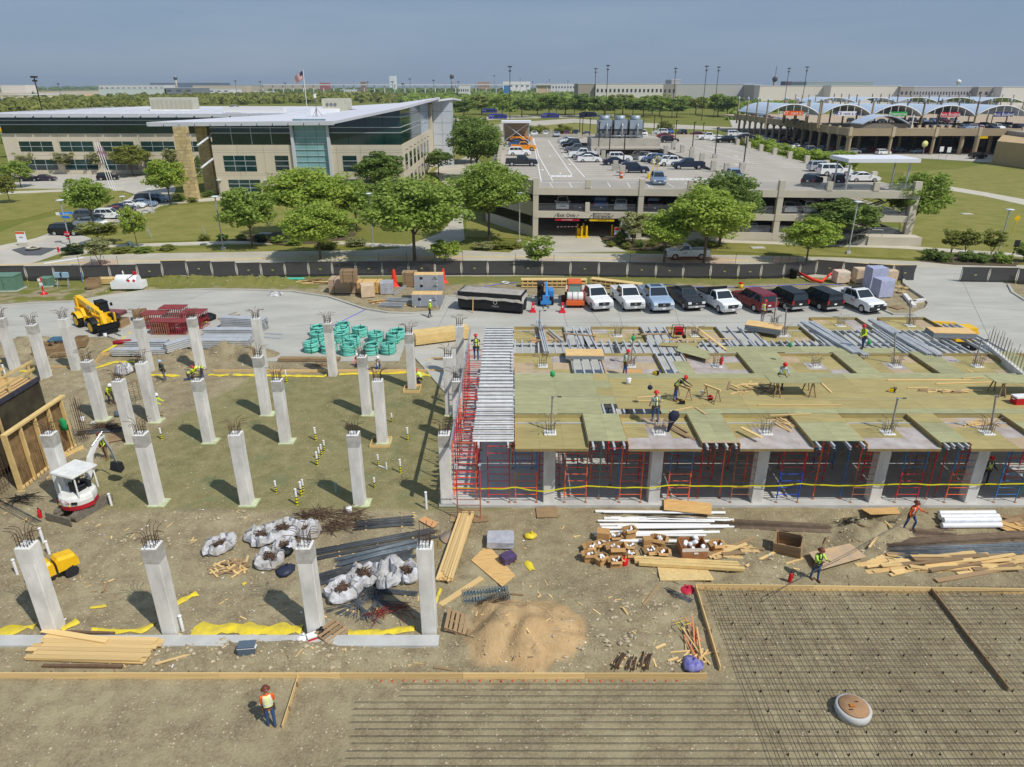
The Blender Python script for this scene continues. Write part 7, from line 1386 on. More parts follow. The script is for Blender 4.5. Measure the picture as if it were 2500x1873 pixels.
 # hard hat
 hm=HAT[hat]; hx=MB(); rt=Matrix.Rotation(t*.6+R(look)*.5,4,'Y'); prof=[(.165,0),(.168,.012),(.128,.022),(.125,.07),(.1,.115),(.06,.14),(.015,.148)] if hat=='brown' else [(.142,0),(.142,.012),(.122,.022),(.12,.07),(.095,.115),(.055,.138),(.012,.145)]
 hx.lathe([(a*s,b*s) for a,b in prof],16); ho=hx.build('hard_hat',hm,T_); ho.matrix_basis=Matrix.Translation(H_+Vector((.005,0,.055*s)))@rt
 return T_
def at(px_,py_,z=0.): p=G(px_,py_,z); return Vector((p.x,p.y,gz(p.x,p.y) if z==0 else z))
lime=(198,222,48); orange=(232,98,44); jean=(52,76,116); khaki=(126,108,82)
DOWN=-PI/2
person(at(664,1772),PI*.62,'person in brown brimmed hard hat, orange shirt and pale vest on slab bed',shirt=orange,vest='pale',hat='brown',pants=jean,longs=True,larm=(5,15),rarm=(12,40),la=(4,4),ra=(-6,4))
t=person(at(262,1127),DOWN,'person in lime shirt and red hat standing with a shovel',shirt=lime,pants=khaki,hat='brown',lean=6,rarm=(15,35),larm=(20,50),side=(18,10),harness=True,h=1.8)
sp=at(276,1127); s_=T('shovel','shovel held upright by person in lime shirt','shovel',sp); C('shaft',s_,wood,(0,0,.2),(.02,0,1.35),.018,6); MB().box((0,0,.13),(.2,.03,.3)).build('blade',steel,s_)
person(at(1988,1415),DOWN+.2,'person in lime sleeves and dark vest holding bars, feet apart',shirt=(176,214,84),pants=jean,hat='brown',larm=(50,70),rarm=(60,60),vest=None,harness=True,la=(6,2),ra=(-8,4),lean=3)
person(at(2215,1296),DOWN+.5,'person in orange shirt striding with long bars on shoulder',shirt=orange,pants=jean,hat='brown',larm=(60,40),rarm=(-12,20),la=(35,45),ra=(-8,6),lean=8,vest='orange')
person(at(1050,777)+Vector((0,0,.1)),PI*.15,'person in lime shirt and white hard hat walking on driveway',shirt=lime,pants=(44,56,78),hat='white',la=(10,4),ra=(-12,8),larm=(25,35),rarm=(-5,20))
person(at(403,930),DOWN-.4,'person in pale blue hat and dark vest near rebar cage',shirt=(60,66,62),pants=(92,100,118),hat='blue',la=(12,6),ra=(-10,10),lean=8,larm=(30,50))
person(at(462,928),.2,'person in lime vest and red hat kneeling on pad edge',shirt=lime,pants=jean,hat='red',lean=55,la=(80,130),ra=(10,100),larm=(60,20),rarm=(50,30),vest='lime')
person(at(497,926),PI+.1,'person in lime vest bending far over in blue jeans',shirt=lime,pants=(64,104,160),hat='red',lean=85,la=(14,8),ra=(4,10),larm=(20,10),rarm=(15,20),vest='lime')
person(at(386,1017),0.,'person in lime shirt half hidden behind a column',shirt=lime,pants=jean,hat='white',lean=14,larm=(40,30),rarm=(30,30))
person(at(272,985),-.6,'person in lime shirt stooping behind columns',shirt=lime,pants=(50,52,58),hat='white',lean=35,la=(30,40),ra=(10,30),larm=(30,20))
person(at(1030,938),PI,'person in red hat squatting beside the boxed column',shirt=lime,pants=(40,44,60),hat='red',lean=35,la=(85,120),ra=(70,110),larm=(50,40),rarm=(60,20),vest='lime')
person(at(876,893)+Vector((0,0,.3)),DOWN,'person in orange shirt and white hat among hose coils',shirt=orange,pants=(60,60,66),hat='white',lean=20,la=(85,90),ra=(80,90),sit=True,larm=(50,50),belt=False)
person(at(925,900)+Vector((0,0,.32)),DOWN+.1,'person in grey shirt and white hat seated on the hose pallet',shirt=(150,140,124),pants=jean,hat='white',lean=18,la=(80,80),ra=(75,85),sit=True,larm=(45,60),rarm=(50,60),belt=False)
zz_=ZD+.01
person(G(1525,918,ZP+.01),-.4,'person in grey tee, lime vest and red hat on brown panel',shirt=(166,172,186),vest='lime',pants=jean,hat='red',la=(6,4),ra=(-4,4),look=30,longs=False,harness=True)
person(G(1648,978,zz_),-.35,'person in dark sleeves and lime vest bending over sawhorse',shirt=(44,44,50),vest='lime',pants=jean,hat='red',lean=38,la=(4,2),ra=(-4,2),larm=(55,10),rarm=(50,20),look=40,harness=True)
person(G(1598,1030,zz_-.05),PI*.6,'person in red hat and striped vest seen from behind at the panel rim',shirt=(128,140,160),vest='pale',pants=jean,hat='red',la=(6,4),ra=(-8,4),side=(18,18),longs=False,harness=True,look=5)
person(G(1860,788,ZD-.05),PI*.2,'person in maroon sleeves and lime vest near safety posts',shirt=(150,54,60),vest='lime',pants=(164,160,156),hat='red',la=(5,4),ra=(-5,4),larm=(30,60))
person(G(2104,852,zz_),PI+.3,'person in lime shirt with black harness looking down at joists',shirt=lime,pants=jean,hat='red',lean=12,la=(8,4),ra=(-8,6),larm=(20,40),harness=True,look=35)
person(G(1903,948,zz_),DOWN,'person in lime vest and plaid sleeves behind the green table',shirt=(150,160,180),vest='lime',pants=(46,50,62),hat='red',lean=20,larm=(40,40),rarm=(40,50),look=30)
person(G(1163,878,4.1),PI*.55,'person in red hat and lime vest climbing at the deck corner',shirt=(70,66,60),vest='lime',pants=jean,hat='red',la=(15,20),ra=(-4,8),larm=(50,40),rarm=(40,50),harness=True,side=(20,20))
person(Vector((26.9,34.2,.15)),DOWN,'person in lime vest and red hat in shade under deck',shirt=(70,70,66),vest='lime',pants=(50,54,60),hat='red',larm=(30,60),rarm=(30,60))
# ---------------------------------------------------------------- machines
cat_y=M('machine_yellow',(232,176,24),.4,var=.08,vs=3,spec=.4); mred=M('machine_red',(168,34,46),.4); mwhite=M('machine_white',(210,210,206),.45,var=.1,vs=2.5); morange=M('machine_orange',(206,96,48),.5,var=.1,vs=3); mblue=M('machine_blue',(62,132,196),.4)
def track(t,x0,x1,y,r,w,mat):
 mb=MB(); ring=[]; n=10
 P=[(x0+r*cos(PI/2+PI*i/n),r+r*sin(PI/2+PI*i/n)) for i in range(n+1)]+[(x1+r*cos(-PI/2+PI*i/n),r+r*sin(-PI/2+PI*i/n)) for i in range(n+1)]
 mb.loft([[(x,yy,z) for x,z in P] for yy in (y-w/2,y+w/2)]).build('track',mat,t)
 k=int((x1-x0)/.12)
 pd=MB()
 for i in range(k): pd.box((x0+.06+i*.12,y,2*r+.012),(.06,w+.02,.025)); pd.box((x0+.06+i*.12,y,.0),(.06,w+.02,.02))
 pd.build('track_pads',mat,t,kind='stuff')
 for i in range(4): C('road_wheel',t,steel,(x0+(x1-x0)*(i+.5)/4,y-w/2-.01,r*.7),(x0+(x1-x0)*(i+.5)/4,y+w/2+.01,r*.7),r*.45,10)
# mini excavator: boom reaches away from camera, blade on the near side
trk=M('track_dirt',(112,104,92),.9,var=.2,vs=6)
e=T('mini_excavator','white and red mini excavator with open canopy digging by a column','excavator',at(188,1262)+Vector((0,.75,0)),R(70))
for y in (-.62,.62): track(e,-.95,.95,y,.24,.32,trk)
B('undercarriage',e,trk,(0,0,.42),(1.3,.9,.3)); B('blade',e,trk,(-1.5,0,.3),(.07,1.75,.42));
for y in (-.35,.35): B('blade_arm',e,trk,(-1.2,y,.3),(.6,.09,.09))
P=[]; n=20
for i in range(n): a=2*PI*i/n; rr=1.02 if cos(a)<.3 else .86; P.append((rr*cos(a)*.98-.05,rr*sin(a)*.92))
MB().prism(P,.56,.8,bottom=True).build('red_skirt',mred,e); MB().loft([[(x*k,y*k,z) for x,y in P] for k,z in ((1.0,.802),(1.02,1.02),(.97,1.2),(.8,1.3))],smooth=False).build('counterweight',mwhite,e)
TEXT('lettering',e,mred,'TAKEUCHI',(-1.035,0,1.05),(R(82),0,R(-90)),.19)
for y in (-.6,.6): B('grille_vent',e,black,(-.88,y,1.0),(.06,.28,.12),(0,0,.5 if y<0 else -.5)); B('rear_lamp',e,M('sign_yellow'),(-1.0,y*.55,.84),(.05,.12,.05))
B('seat_base',e,black,(-.1,-.1,1.3),(.55,.5,.25)); B('seat_back',e,black,(-.36,-.1,1.6),(.12,.5,.5)); B('console',e,dtrim,(.35,-.1,1.4),(.2,.6,.5))
for x,y in ((-.62,-.72),(-.62,.55),(.55,-.72),(.55,.55)): C('canopy_post',e,mwhite,(x,y,1.25),(x*.97,y*.97,2.5),.045,8)
MB().loft([[(x*k-.02,y*k-.08,z) for x,y in ((-.8,-.78),(.72,-.78),(.72,.78),(-.8,.78))] for k,z in ((.97,2.44),(1.0,2.5),(.96,2.58))]).build('canopy_roof',mwhite,e)
MB().loft([[(x-w,.32,z),(x+w,.32,z),(x+w,.52,z),(x-w,.52,z)] for x,z,w in ((.7,.9,.13),(1.05,1.6,.16),(1.35,2.45,.13),(1.9,3.05,.12),(2.35,3.2,.1))]).build('boom',mwhite,e); MB().loft([[(x,.34,z-w),(x,.5,z-w),(x,.5,z+w),(x,.34,z+w)] for x,z,w in ((2.3,3.2,.13),(2.6,2.3,.13),(2.75,1.35,.1))]).build('stick',M('arm_grey',(160,164,164),.5),e); C('boom_cylinder',e,chrome,(.75,.42,1.0),(1.5,.42,2.3),.05,8); C('stick_cylinder',e,chrome,(1.6,.42,2.95),(2.4,.42,3.45),.045,8)
MB().loft([[(2.6,y,1.4),(2.95,y,1.3),(3.0,y,.85),(2.7,y,.7),(2.45,y,.95)] for y in (.17,.67)]).build('bucket',dtrim,e)
t=person(e.location+Vector((-.06,-.15,1.05)),R(70),'person in orange collar and blue vest driving mini excavator',shirt=(70,66,74),pants=(60,60,70),hat='brown',sit=True,lean=12,la=(85,80),ra=(80,80),larm=(50,40),rarm=(50,40),belt=False); t.location.z=e.location.z+1.42
# trench roller
r=T('trench_roller','yellow trench roller with padded drums parked behind a column','roller',at(85,1450)+Vector((.35,1.0,0)),R(52))
MB().loft([[(x,y,z) for y,z in ((-.38,.5),(.38,.5),(.38,zt-.12),(.25,zt),(-.25,zt),(-.38,zt-.12))] for x,zt in ((-1.0,.95),(-.9,1.1),(-.1,1.2),(0,1.05))]).build('rear_hood',cat_y,r); MB().loft([[(x,y,z) for y,z in ((-.38,.5),(.38,.5),(.38,zt-.12),(.25,zt),(-.25,zt),(-.38,zt-.12))] for x,zt in ((.1,1.05),(.2,1.2),(.9,1.1),(1.0,.9))]).build('front_hood',cat_y,r); B('hinge',r,dtrim,(.05,0,.7),(.3,.5,.4)); B('grille',r,dtrim,(-1.0,0,.75),(.04,.5,.3))
for x in (-.6,.6):
 for y in (-.25,.25):
  C('drum',r,dtrim,(x,y-.19,.28),(x,y+.19,.28),.28,16); pd=MB()
  for i in range(10): a=2*PI*i/10; pd.box((x+.28*cos(a),y+(.08 if i%2 else -.08),.28+.28*sin(a)),(.08,.13,.06),Matrix.Rotation(-a+PI/2,3,'Y'))
  pd.build('drum_pads',dtrim,r,kind='stuff')
# yellow telehandler
h=T('telehandler','yellow telescopic handler with raised boom and pallet forks','telehandler',at(222,822)+Vector((-.6,2.3,.1)),R(-38))
wt=wheel_meshes(.68)
for x in (-1.5,1.5):
 for y in (-.95,.95): o=O('wheel',wt[0],rub,h,(x,y,.68),scale=(1,1.9,1)); O('rim',wt[1],cat_y,o,scale=(1,1.02,1))
MB().box((0,0,.95),(3.6,1.3,.5)).build('chassis',cat_y,h); prof_solid([(-2.4,.7),(-2.4,1.75),(-1.0,1.85),(-.6,1.2),(-.6,.7)],1.5,.1,zc=1.2).build('engine_cover',cat_y,h)
for x in (-1.5,1.5):
 for y in (-.95,.95): MB().loft([[(x+.85*cos(PI*.15+PI*.7*i/6),y+w,.68+.85*sin(PI*.15+PI*.7*i/6)) for w in (-.28,.28)] for i in range(7)],close=False,cap=False).build('mudguard',cat_y if x<0 else black,h)
for x,y in ((-.1,.25),(1.0,.25),(-.1,.95),(1.0,.95)): C('cab_post',h,black,(x,y,1.2),(x-.1 if x>0 else x,y,2.5),.05,6)
B('cab_roof',h,black,(.4,.6,2.52),(1.25,.8,.08)); B('cab_base',h,cat_y,(.45,.6,1.3),(1.2,.75,.5)); B('cab_glass',h,glassm,(.45,.6,2.0),(1.02,.68,.9)); B('mirror',h,black,(1.35,1.1,2.3),(.08,.2,.3))
def boomseg(n,a,b,w,m): d=Vector(b)-Vector(a); return MB().loft([[Vector(p)+Vector((0,y,z)) for y,z in ((-w,-w*1.2),(w,-w*1.2),(w,w*1.2),(-w,w*1.2))] for p in (a,b)]).build(n,m,h)
boomseg('boom_outer',(-2.3,-.25,2.55),(1.4,-.25,1.95),.22,cat_y); boomseg('boom_inner',(1.4,-.25,1.95),(2.3,-.25,1.8),.16,cat_y); boomseg('boom_head',(2.2,-.25,1.9),(2.7,-.25,.75),.17,cat_y); B('boom_pivot',h,cat_y,(-2.2,-.25,2.1),(.5,.7,1.1)); C('lift_ram',h,chrome,(-.9,-.25,1.2),(.3,-.25,2.0),.07,8); B('boom_patch',h,plate,(.3,-.485,2.14),(.8,.012,.3),(0,.16,0)); TEXT('lettering',h,black,'JCB',(.3,-.495,2.14),(R(90),.16,0),.3)
B('carriage',h,black,(2.85,-.25,.6),(.1,1.7,.9));
for z in (.15,.6,1.05): B('carriage_bar',h,black,(2.95,-.25,z),(.07,2.0,.06))
for y in (-.65,.15): B('fork',h,steel,(3.6,y,.08),(1.3,.12,.05))
for y in (-.7,.5): B('stabiliser',h,cat_y,(2.35,y,.7),(.7,.2,.22),(0,.8,0)); B('stabiliser',h,cat_y,(2.45,y+.2,1.3),(.2,.14,1.0),(.0,.15,.0))
# small blue telehandler
b=T('compact_telehandler','small blue telehandler with black open cab beside orange machine','telehandler',at(1332,748)+Vector((0,1.1,.1)),DOWN)
wt2=wheel_meshes(.42)
for x in (-.85,.85):
 for y in (-.68,.68): o=O('wheel',wt2[0],rub,b,(x,y,.42),scale=(1,1.2,1)); O('rim',wt2[1],rimm,o)
B('chassis',b,black,(0,0,.6),(2.4,.9,.4)); B('engine_box',b,mblue,(-.3,.6,1.05),(1.5,.5,.6)); B('cab_base',b,black,(-.2,-.5,1.0),(1.3,.62,.6))
for x in (-.8,.45):
 for y in (-.8,-.22): C('cab_post',b,black,(x,y,1.2),(x,y,2.05),.035,6)
B('cab_roof',b,dtrim,(-.17,-.51,2.08),(1.4,.72,.07)); B('seat',b,dtrim,(-.4,-.5,1.4),(.4,.45,.5)); MB().loft([[Vector(p)+Vector((0,y,z)) for y,z in ((-.13,-.15),(.13,-.15),(.13,.15),(-.13,.15))] for p in ((-1.2,.12,1.75),(.9,.12,1.2),(1.35,.12,.95))]).build('boom',mblue,b); B('carriage',b,mblue,(1.5,0,.75),(.35,.7,.8)); B('plate',b,mblue,(1.62,0,.45),(.15,1.1,.35)); B('warning_label',b,mred,(1.69,.1,1.05),(.02,.2,.06))
for y in (-.25,.25): B('fork',b,steel,(1.95,y,.1),(.7,.09,.04))
# orange sweeper
s=T('street_sweeper','orange ride-on broom sweeper with glass cab and white tank','sweeper',at(1403,752)+Vector((0,1.5,.1)),DOWN)
for x in (-1.3,1.45):
 for y in (-.7,.7): o=O('wheel',wt2[0],rub,s,(x,y,.42)); O('rim',wt2[1],morange,o)
B('frame',s,morange,(0,0,.55),(3.6,1.2,.3)); B('bumper',s,morange,(1.9,0,.55),(.3,1.85,.42)); C('water_tank',s,mwhite,(1.4,-.8,1.1),(1.4,.8,1.1),.48,16)
for y in (-.28,.28): C('tank_strap',s,steel,(1.4,y-.03,1.1),(1.4,y+.03,1.1),.49,16)
B('cab_lower',s,morange,(.35,0,1.0),(1.2,1.35,.7)); B('cab_glass',s,M('cab_glass',(110,140,132),.08,spec=.8),(.35,0,1.85),(1.1,1.25,1.0)); MB().box((.35,0,2.45),(1.4,1.5,.22),taper=(.9,.9)).build('cab_roof',morange,s)
for x in (-.2,.9):
 for y in (-.66,.66): C('cab_post',s,morange,(x,y,1.3),(x,y,2.4),.05,6)
B('engine_hood',s,morange,(-1.1,0,1.15),(1.5,1.2,.8)); C('broom',s,M('broom_dark',(92,52,38),.95),(-.3,-1.25,.4),(-.3,1.25,.4),.38,14); B('broom_hood',s,M('rust_hood',(150,72,44),.8),(-.3,1.1,.75),(.9,.7,.5))
for y in (-.85,.85): B('mirror',s,mwhite,(1.0,y,1.95),(.08,.18,.4))
# yellow boom lift lying beyond the deck
bl=T('boom_lift','yellow articulated boom resting low beyond the deck corner','boom lift',at(2320,800)+Vector((0,3.0,.1)),.0); bl.location=(38.8,56.8,.1); bl.scale=(.82,.82,.82)
B('turntable',bl,cat_y,(0,0,1.45),(2.2,2.0,1.1)); B('engine_cover',bl,cat_y,(.2,-.2,2.15),(1.5,1.5,.5)); B('chassis',bl,dtrim,(0,0,.7),(2.6,2.0,.5))
for x in (-1.0,1.0):
 for y in (-1.0,1.0): O('wheel',wt2[0],rub,bl,(x,y,.45),scale=(1.05,1.5,1.05))
MB().loft([[Vector(p)+Vector((0,y,z)) for y,z in ((-.2,-.24),(.2,-.24),(.2,.24),(-.2,.24))] for p in ((-.8,0,2.5),(-3.2,.1,2.6),(-5.8,.2,2.55))]).build('boom',cat_y,bl); MB().loft([[Vector(p)+Vector((0,y,z)) for y,z in ((-.1,-.12),(.1,-.12),(.1,.12),(-.1,.12))] for p in ((-5.8,.2,2.55),(-7.4,.2,2.5))]).build('jib',cat_y,bl); C('ram',bl,chrome,(-.9,0,2.1),(-2.4,0,2.4),.07,8); B('label_plate',bl,plate,(.9,-1.01,1.5),(.4,.01,.25)); B('hose_box',bl,dtrim,(-1.3,-.2,2.4),(.8,.3,.3))
# covered dumpster
d=T('dumpster','long black dumpster covered with grey tarpaulin','dumpster',at(1180,765)+Vector((.9,1.0,.1)),R(-14))
MB().loft([[(x,y,z) for y,z in ((-1.05,.3),(1.05,.3),(1.18,1.95),(-1.18,1.95))] for x in (-3.3,3.3)]).build('bin',M('bin_black',(34,34,36),.6,var=.3,vs=3),d)
tp_=MB(); nx_,ny_=18,8; vs=[]
for i in range(nx_+1):
 for j in range(ny_+1):
  x=-3.5+7*i/nx_; y=-1.3+2.6*j/ny_; e_=max(abs(x)/3.4,abs(y)/1.22); vs.append((x,y*(1 if j not in(0,ny_) else .95),2.0+.05*NZ((x*1.5,y*2,1))-(.75+.2*NZ((x,y*3,4)) if j in (0,ny_) else (.5 if i in (0,nx_) else 0))))
tp_.add(vs,[(i*(ny_+1)+j,(i+1)*(ny_+1)+j,(i+1)*(ny_+1)+j+1,i*(ny_+1)+j+1) for i in range(nx_) for j in range(ny_)],True).build('tarpaulin',M('tarp_grey',(158,152,144),.6,var=.15,vs=2),d)
for y in (-.6,.6): B('skid_rail',d,black,(0,y,.16),(6.6,.16,.22))
for x in (2.6,3.25):
 for y in (-.85,.85): C('leg',d,black,(x,y,.0),(x,y,.9),.06,6)
TEXT('lettering',d,M('logo_grey',(176,172,166),.7),'O',(.6,-1.19,1.05),(R(96),0,0),.6); TEXT('lettering',d,M('logo_grey'),'STEELES',(.6,-1.15,.66),(R(96),0,0),.2); B('prop_stake',d,wood,(-1.6,-1.5,.75),(.08,.05,1.5),(-.15,0,0))
for x,y,l in ((1301,764,'beside the blue telehandler'),(1373,765,'in front of the orange sweeper')):
 t=T('safety_cone','tall red plastic barrier cone '+l,'cone',at(x,y)+Vector((0,0,.1))); MB().loft([[(sx*w,sy*w,z) for sx,sy in ((-1,-1),(1,-1),(1,1),(-1,1))] for w,z in ((.3,.0),(.3,.14),(.2,.16),(.11,.95),(.13,1.0))]).build('body',M('cone_red',(206,34,56),.45),t); B('reflector',t,white,(0,-.17,.62),(.12,.02,.2))
# ---------------------------------------------------------------- site fence
fab=M('fence_fabric',(44,46,50),.85,var=.15,vs=2,alpha=.93); fpost=M('fence_post',(62,62,64),.6)
def fence(pts,label,h=1.75,z0=.05):
 P=[G(*p) for p in pts]; t=T('site_fence',label,'fence',(P[0].x,P[0].y,0)); o=P[0]; flap=M('wind_flap',(166,160,92),.8)
 for a,b in zip(P,P[1:]):
  d=b-a; n=max(1,round(d.length/3.1)); u=d/d.length; nr=Vector((-u.y,u.x,0))
  for i in range(n):
   p,q=a+d*(i/n)-o,a+d*((i+1)/n)-o; zg=gz((p+o).x,(p+o).y); L=(q-p).length; vs=[]
   for r in range(5):
    f=r/4; ins=.03+.10*sin(PI*f)
    for c in range(5): g=ins/L+(1-2*ins/L)*c/4; w_=p+(q-p)*g+nr*(.10*sin(PI*c/4)*sin(PI*f)*(1 if (i+r)%2 else .6)); vs.append((w_.x,w_.y,zg+z0+h*f))
   MB().add(vs,[(r*5+c,r*5+c+1,(r+1)*5+c+1,(r+1)*5+c) for r in range(4) for c in range(4)],True).build('fabric_panel',fab,t)
   C('post',t,fpost,(p.x,p.y,zg-.05),(p.x,p.y,zg+z0+h+.05),.03,6); C('post_foot',t,yellow,(p.x,p.y-.05,zg),(p.x,p.y-.05,zg+.12),.06,6); m=p+(q-p)*.5-nr*.14
   if i%2==0: MB().add([(m.x+.16*cos(PI+PI*k/6)*u.x,m.y+.16*cos(PI+PI*k/6)*u.y,zg+1.0+.14*sin(PI+PI*k/6)) for k in range(7)],[tuple(range(7))]).build('wind_flap',flap,t)
   C('top_rail',t,fpost,(p.x,p.y,zg+z0+h),(q.x,q.y,zg+z0+h),.02,5)
 return t
fence([(-80,692),(0,688),(340,684),(640,678),(870,674),(1255,673),(1600,678),(1800,682),(1911,680)],'long run of black fabric site fence along the street'); fence([(1911,680),(1990,671),(2055,676)],'kinked run of black fence behind dark SUVs'); fence([(2055,676),(2175,686)],'black fence run behind wrapped pallets'); fence([(2177,686),(2231,686)],'free standing black gate leaf at the site exit'); fence([(2341,690),(2478,692)],'second black gate leaf across the exit from the first'); fence([(2478,694),(2580,700)],'black fence run beyond the gate')
onet=M('mesh_orange',(212,104,62),.7,alpha=.5)
for i,(p,q,l) in enumerate((((1538,641),(1795,645),'around the utility pickup trees'),((925,642),(1130,642),'around the largest tree'),((1258,646),(1352,648),'around the small spreading tree'),((195,652),(290,652),'around the pale sapling'),((1885,645),(1945,645),'by the fence kink'))):
 a,b=G(*p),G(*q); d=b-a; t=T('orange_mesh','orange plastic mesh barrier '+l,'mesh barrier',a); n=int(d.length/.22); mb=MB()
 for k in range(n): mb.box((d.x*k/n,d.y*k/n,.5),(.016,.014,.85))
 for z in (.1,.36,.64,.92): mb.box((d.x/2,d.y/2,z),(d.length,.014,.016),atan2(d.y,d.x))
 mb.build('mesh',M('mesh_solid',(206,112,76),.7),t,kind='stuff')
 for k in range(4): C('post',t,lampb,(d.x*k/3,d.y*k/3,0),(d.x*k/3,d.y*k/3,1.4),.025,5)
# ---------------------------------------------------------------- goods along the fence
gt=M('transformer_green',(96,128,110),.6,var=.08,vs=3)
for x,y,s,l in ((22,707,(2.6,1.6,1.6),'large green utility transformer cabinet by fence'),(118,698,(1.2,1.0,.85),'small green utility cabinet beside the meter stand')):
 t=T('transformer_box',l,'utility cabinet',gp(x,y),.06); B('pad',t,concslab,(0,0,.05),(s[0]*1.15,s[1]*1.2,.12)); B('cabinet',t,gt,(0,0,.1+s[2]/2),s); MB().box((0,0,.1+s[2]+.06),(s[0]*1.04,s[1]*1.06,.12),taper=(.96,.9)).build('lid',gt,t); B('door_seam',t,dtrim,(0,-s[1]/2-.004,.1+s[2]*.5),(.03,.01,s[2]*.8)); B('handle',t,steel,(.15,-s[1]/2-.02,.1+s[2]*.5),(.05,.04,.2))
t=T('meter_stand','pale blue twin utility boxes on steel legs','meter stand',gp(158,702))
for s in (-1,1):
 B('meter_box',t,M('meter_blue',(140,172,190),.5),(s*.42,0,1.45),(.6,.35,.55)); C('leg',t,galv,(s*.6,0,0),(s*.6,0,1.3),.04,6); C('strut',t,galv,(s*.6,-.4,0),(s*.6,0,.9),.03,6)
B('crossbar',t,galv,(0,0,1.2),(1.5,.08,.08)); B('dark_panel',t,dtrim,(0,-.02,1.5),(.28,.2,.4))
t=T('callbox_post','red post with white notice plates on flared base','notice post',gp(108,719)); MB().lathe([(.4,0),(.36,.06),(.08,.3),(.07,.5)],8).build('base',M('can_red'),t); C('post',t,M('can_red'),(0,0,.4),(0,0,1.6),.08,8); B('notice',t,white,(0,-.1,1.15),(.35,.03,.35)); B('notice',t,white,(-.1,-.1,1.6),(.3,.03,.3)); B('head',t,M('can_red'),(0,0,1.65),(.25,.15,.3))
tag(B('marker_stake',None,M('machine_blue'),(*gp(203,690)[:2],.6),(.09,.04,1.2),(0,.1,0)),'thin blue marker stake by the tall crate','stake')
t=T('fuel_tank','white domed fuel tank in a containment tray with pump','fuel tank',gp(318,708),.02)
for sg in (-1,1): B('tray_side',t,white,(0,sg*.65,.4),(3.4,.05,.75)); B('tray_side',t,white,(sg*1.68,0,.4),(.05,1.25,.75))
C('tank',t,white,(-1.15,0,.85),(1.15,0,.85),.62,18); C('vent',t,white,(-.4,0,1.45),(-.4,0,1.9),.06,8); B('pump',t,M('can_red'),(.9,0,1.65),(.3,.25,.35)); MB().tube([(.9,-.2,1.6),(.5,-.5,1.3),(.1,-.62,.9),(.3,-.6,1.3)],.03,6).build('hose',black,t); B('hazard_sign',t,M('can_red'),(.35,-.64,.95),(.25,.02,.25),(0,R(45),0)); B('hazard_sign',t,M('can_red'),(.95,-.64,.95),(.25,.02,.25),(0,R(45),0))
c,L,a=span((684,687),(745,686)); tag(C('drain_pipe',None,M('pipe_aqua',(74,182,160),.4),(c.x-L/2,c.y,.25),(c.x+L/2,c.y,.28),.16,12),'long aqua plastic pipe lying near the fence','pipe')
heap('lumber_heap','low heap of old boards by the aqua pipe','lumber heap',G(770,690),2.6,.9,26,(1.6,3.2),[woodold,wood],w=.2,a0=0,spread=.15,zmax=.6)
def slabstack(x,y,s,n,label,mat,rz=0.,strap=True,z=None):
 c=gp(x,y) if z is None else Vector((*G(x,y,z)[:2],z)); t=T('sheet_stack',label,'sheet stack',c,rz); th=s[2]/n
 for i in range(n): B('sheet',t,mat,(U(-.015,.015),U(-.015,.015),.1+th*(i+.5)),(s[0]-U(0,.03),s[1]-U(0,.03),th-.008))
 for k in (-.4,0,.4): B('runner',t,woodold,(s[0]*k,0,.05),(.12,s[1],.1))
 if strap:
  for k in (-.3,.3): B('strap',t,black,(s[0]*k,0,.1+s[2]/2+.005),(.03,s[1]+.02,s[2]+.02))
 return t
pd=M('ply_dark',(168,146,122),.85,rnd=.12); slabstack(843,712,(3.1,1.9,1.5),12,'tall strapped stack of brown panels by the fence',pd); slabstack(853,688,(1.7,1.3,1.2),10,'strapped pallet of thin brown boards on taller stack',woodold,.05,z=1.62); slabstack(905,714,(2.6,1.6,1.2),10,'stack of tan panels with plank top beside tall brown stack',ply); slabstack(1002,698,(1.6,1.2,1.6),12,'dark strapped board stack behind grey wrapped lumber',woodold)
wrapped(898,724,(1.4,1.3,1.3),'square cream-wrapped carton pallet in front of tan panels',.3,M('wrap_cream',(200,178,150),.6,var=.1,vs=3)); wrapped(946,716,(1.4,1.3,1.25),'silver shrink-wrapped pallet beside orange mesh heap',.1)
gw=M('wrap_grey',(144,150,158),.7,var=.05,vs=2)
def greyunit(x,y,z,s,label):
 p=gp(x,y); t=T('wrapped_lumber',label,'lumber unit',(p.x,p.y,p.z+z),.0); B('wrapped_body',t,gw,(0,0,s[2]/2),s); B('top_sheet',t,M('stack_top'),(0,0,s[2]+.01),(s[0]*1.0,s[1],.025)); B('logo_triangle',t,dtrim,(-s[0]*.25,-s[1]/2-.006,s[2]*.62),(.3,.012,.28));
 for k in (-.22,.3): B('strap',t,white,(s[0]*k,0,s[2]/2+.02),(.025,s[1]+.015,s[2]+.03))
 for r in range(2): TEXT('lettering',t,dtrim,'LUMBER' if r else 'MILL',(s[0]*.22,-s[1]/2-.008,s[2]*(.7-.2*r)),(R(90),0,0),.16)
 if z<.1:
  for k in (-.4,.35): B('skid',t,wood,(s[0]*k,-.25,-.04),(.12,1.2,.1))
greyunit(1045,746,.08,(3.1,1.3,1.25),'grey wrapped lumber unit standing by the driveway kerb'); greyunit(1050,734,1.36,(3.0,1.25,.75),'grey wrapped lumber unit, middle of the tower'); greyunit(1050,734,2.12,(3.0,1.25,.85),'grey wrapped lumber unit with logo on top of the tower')
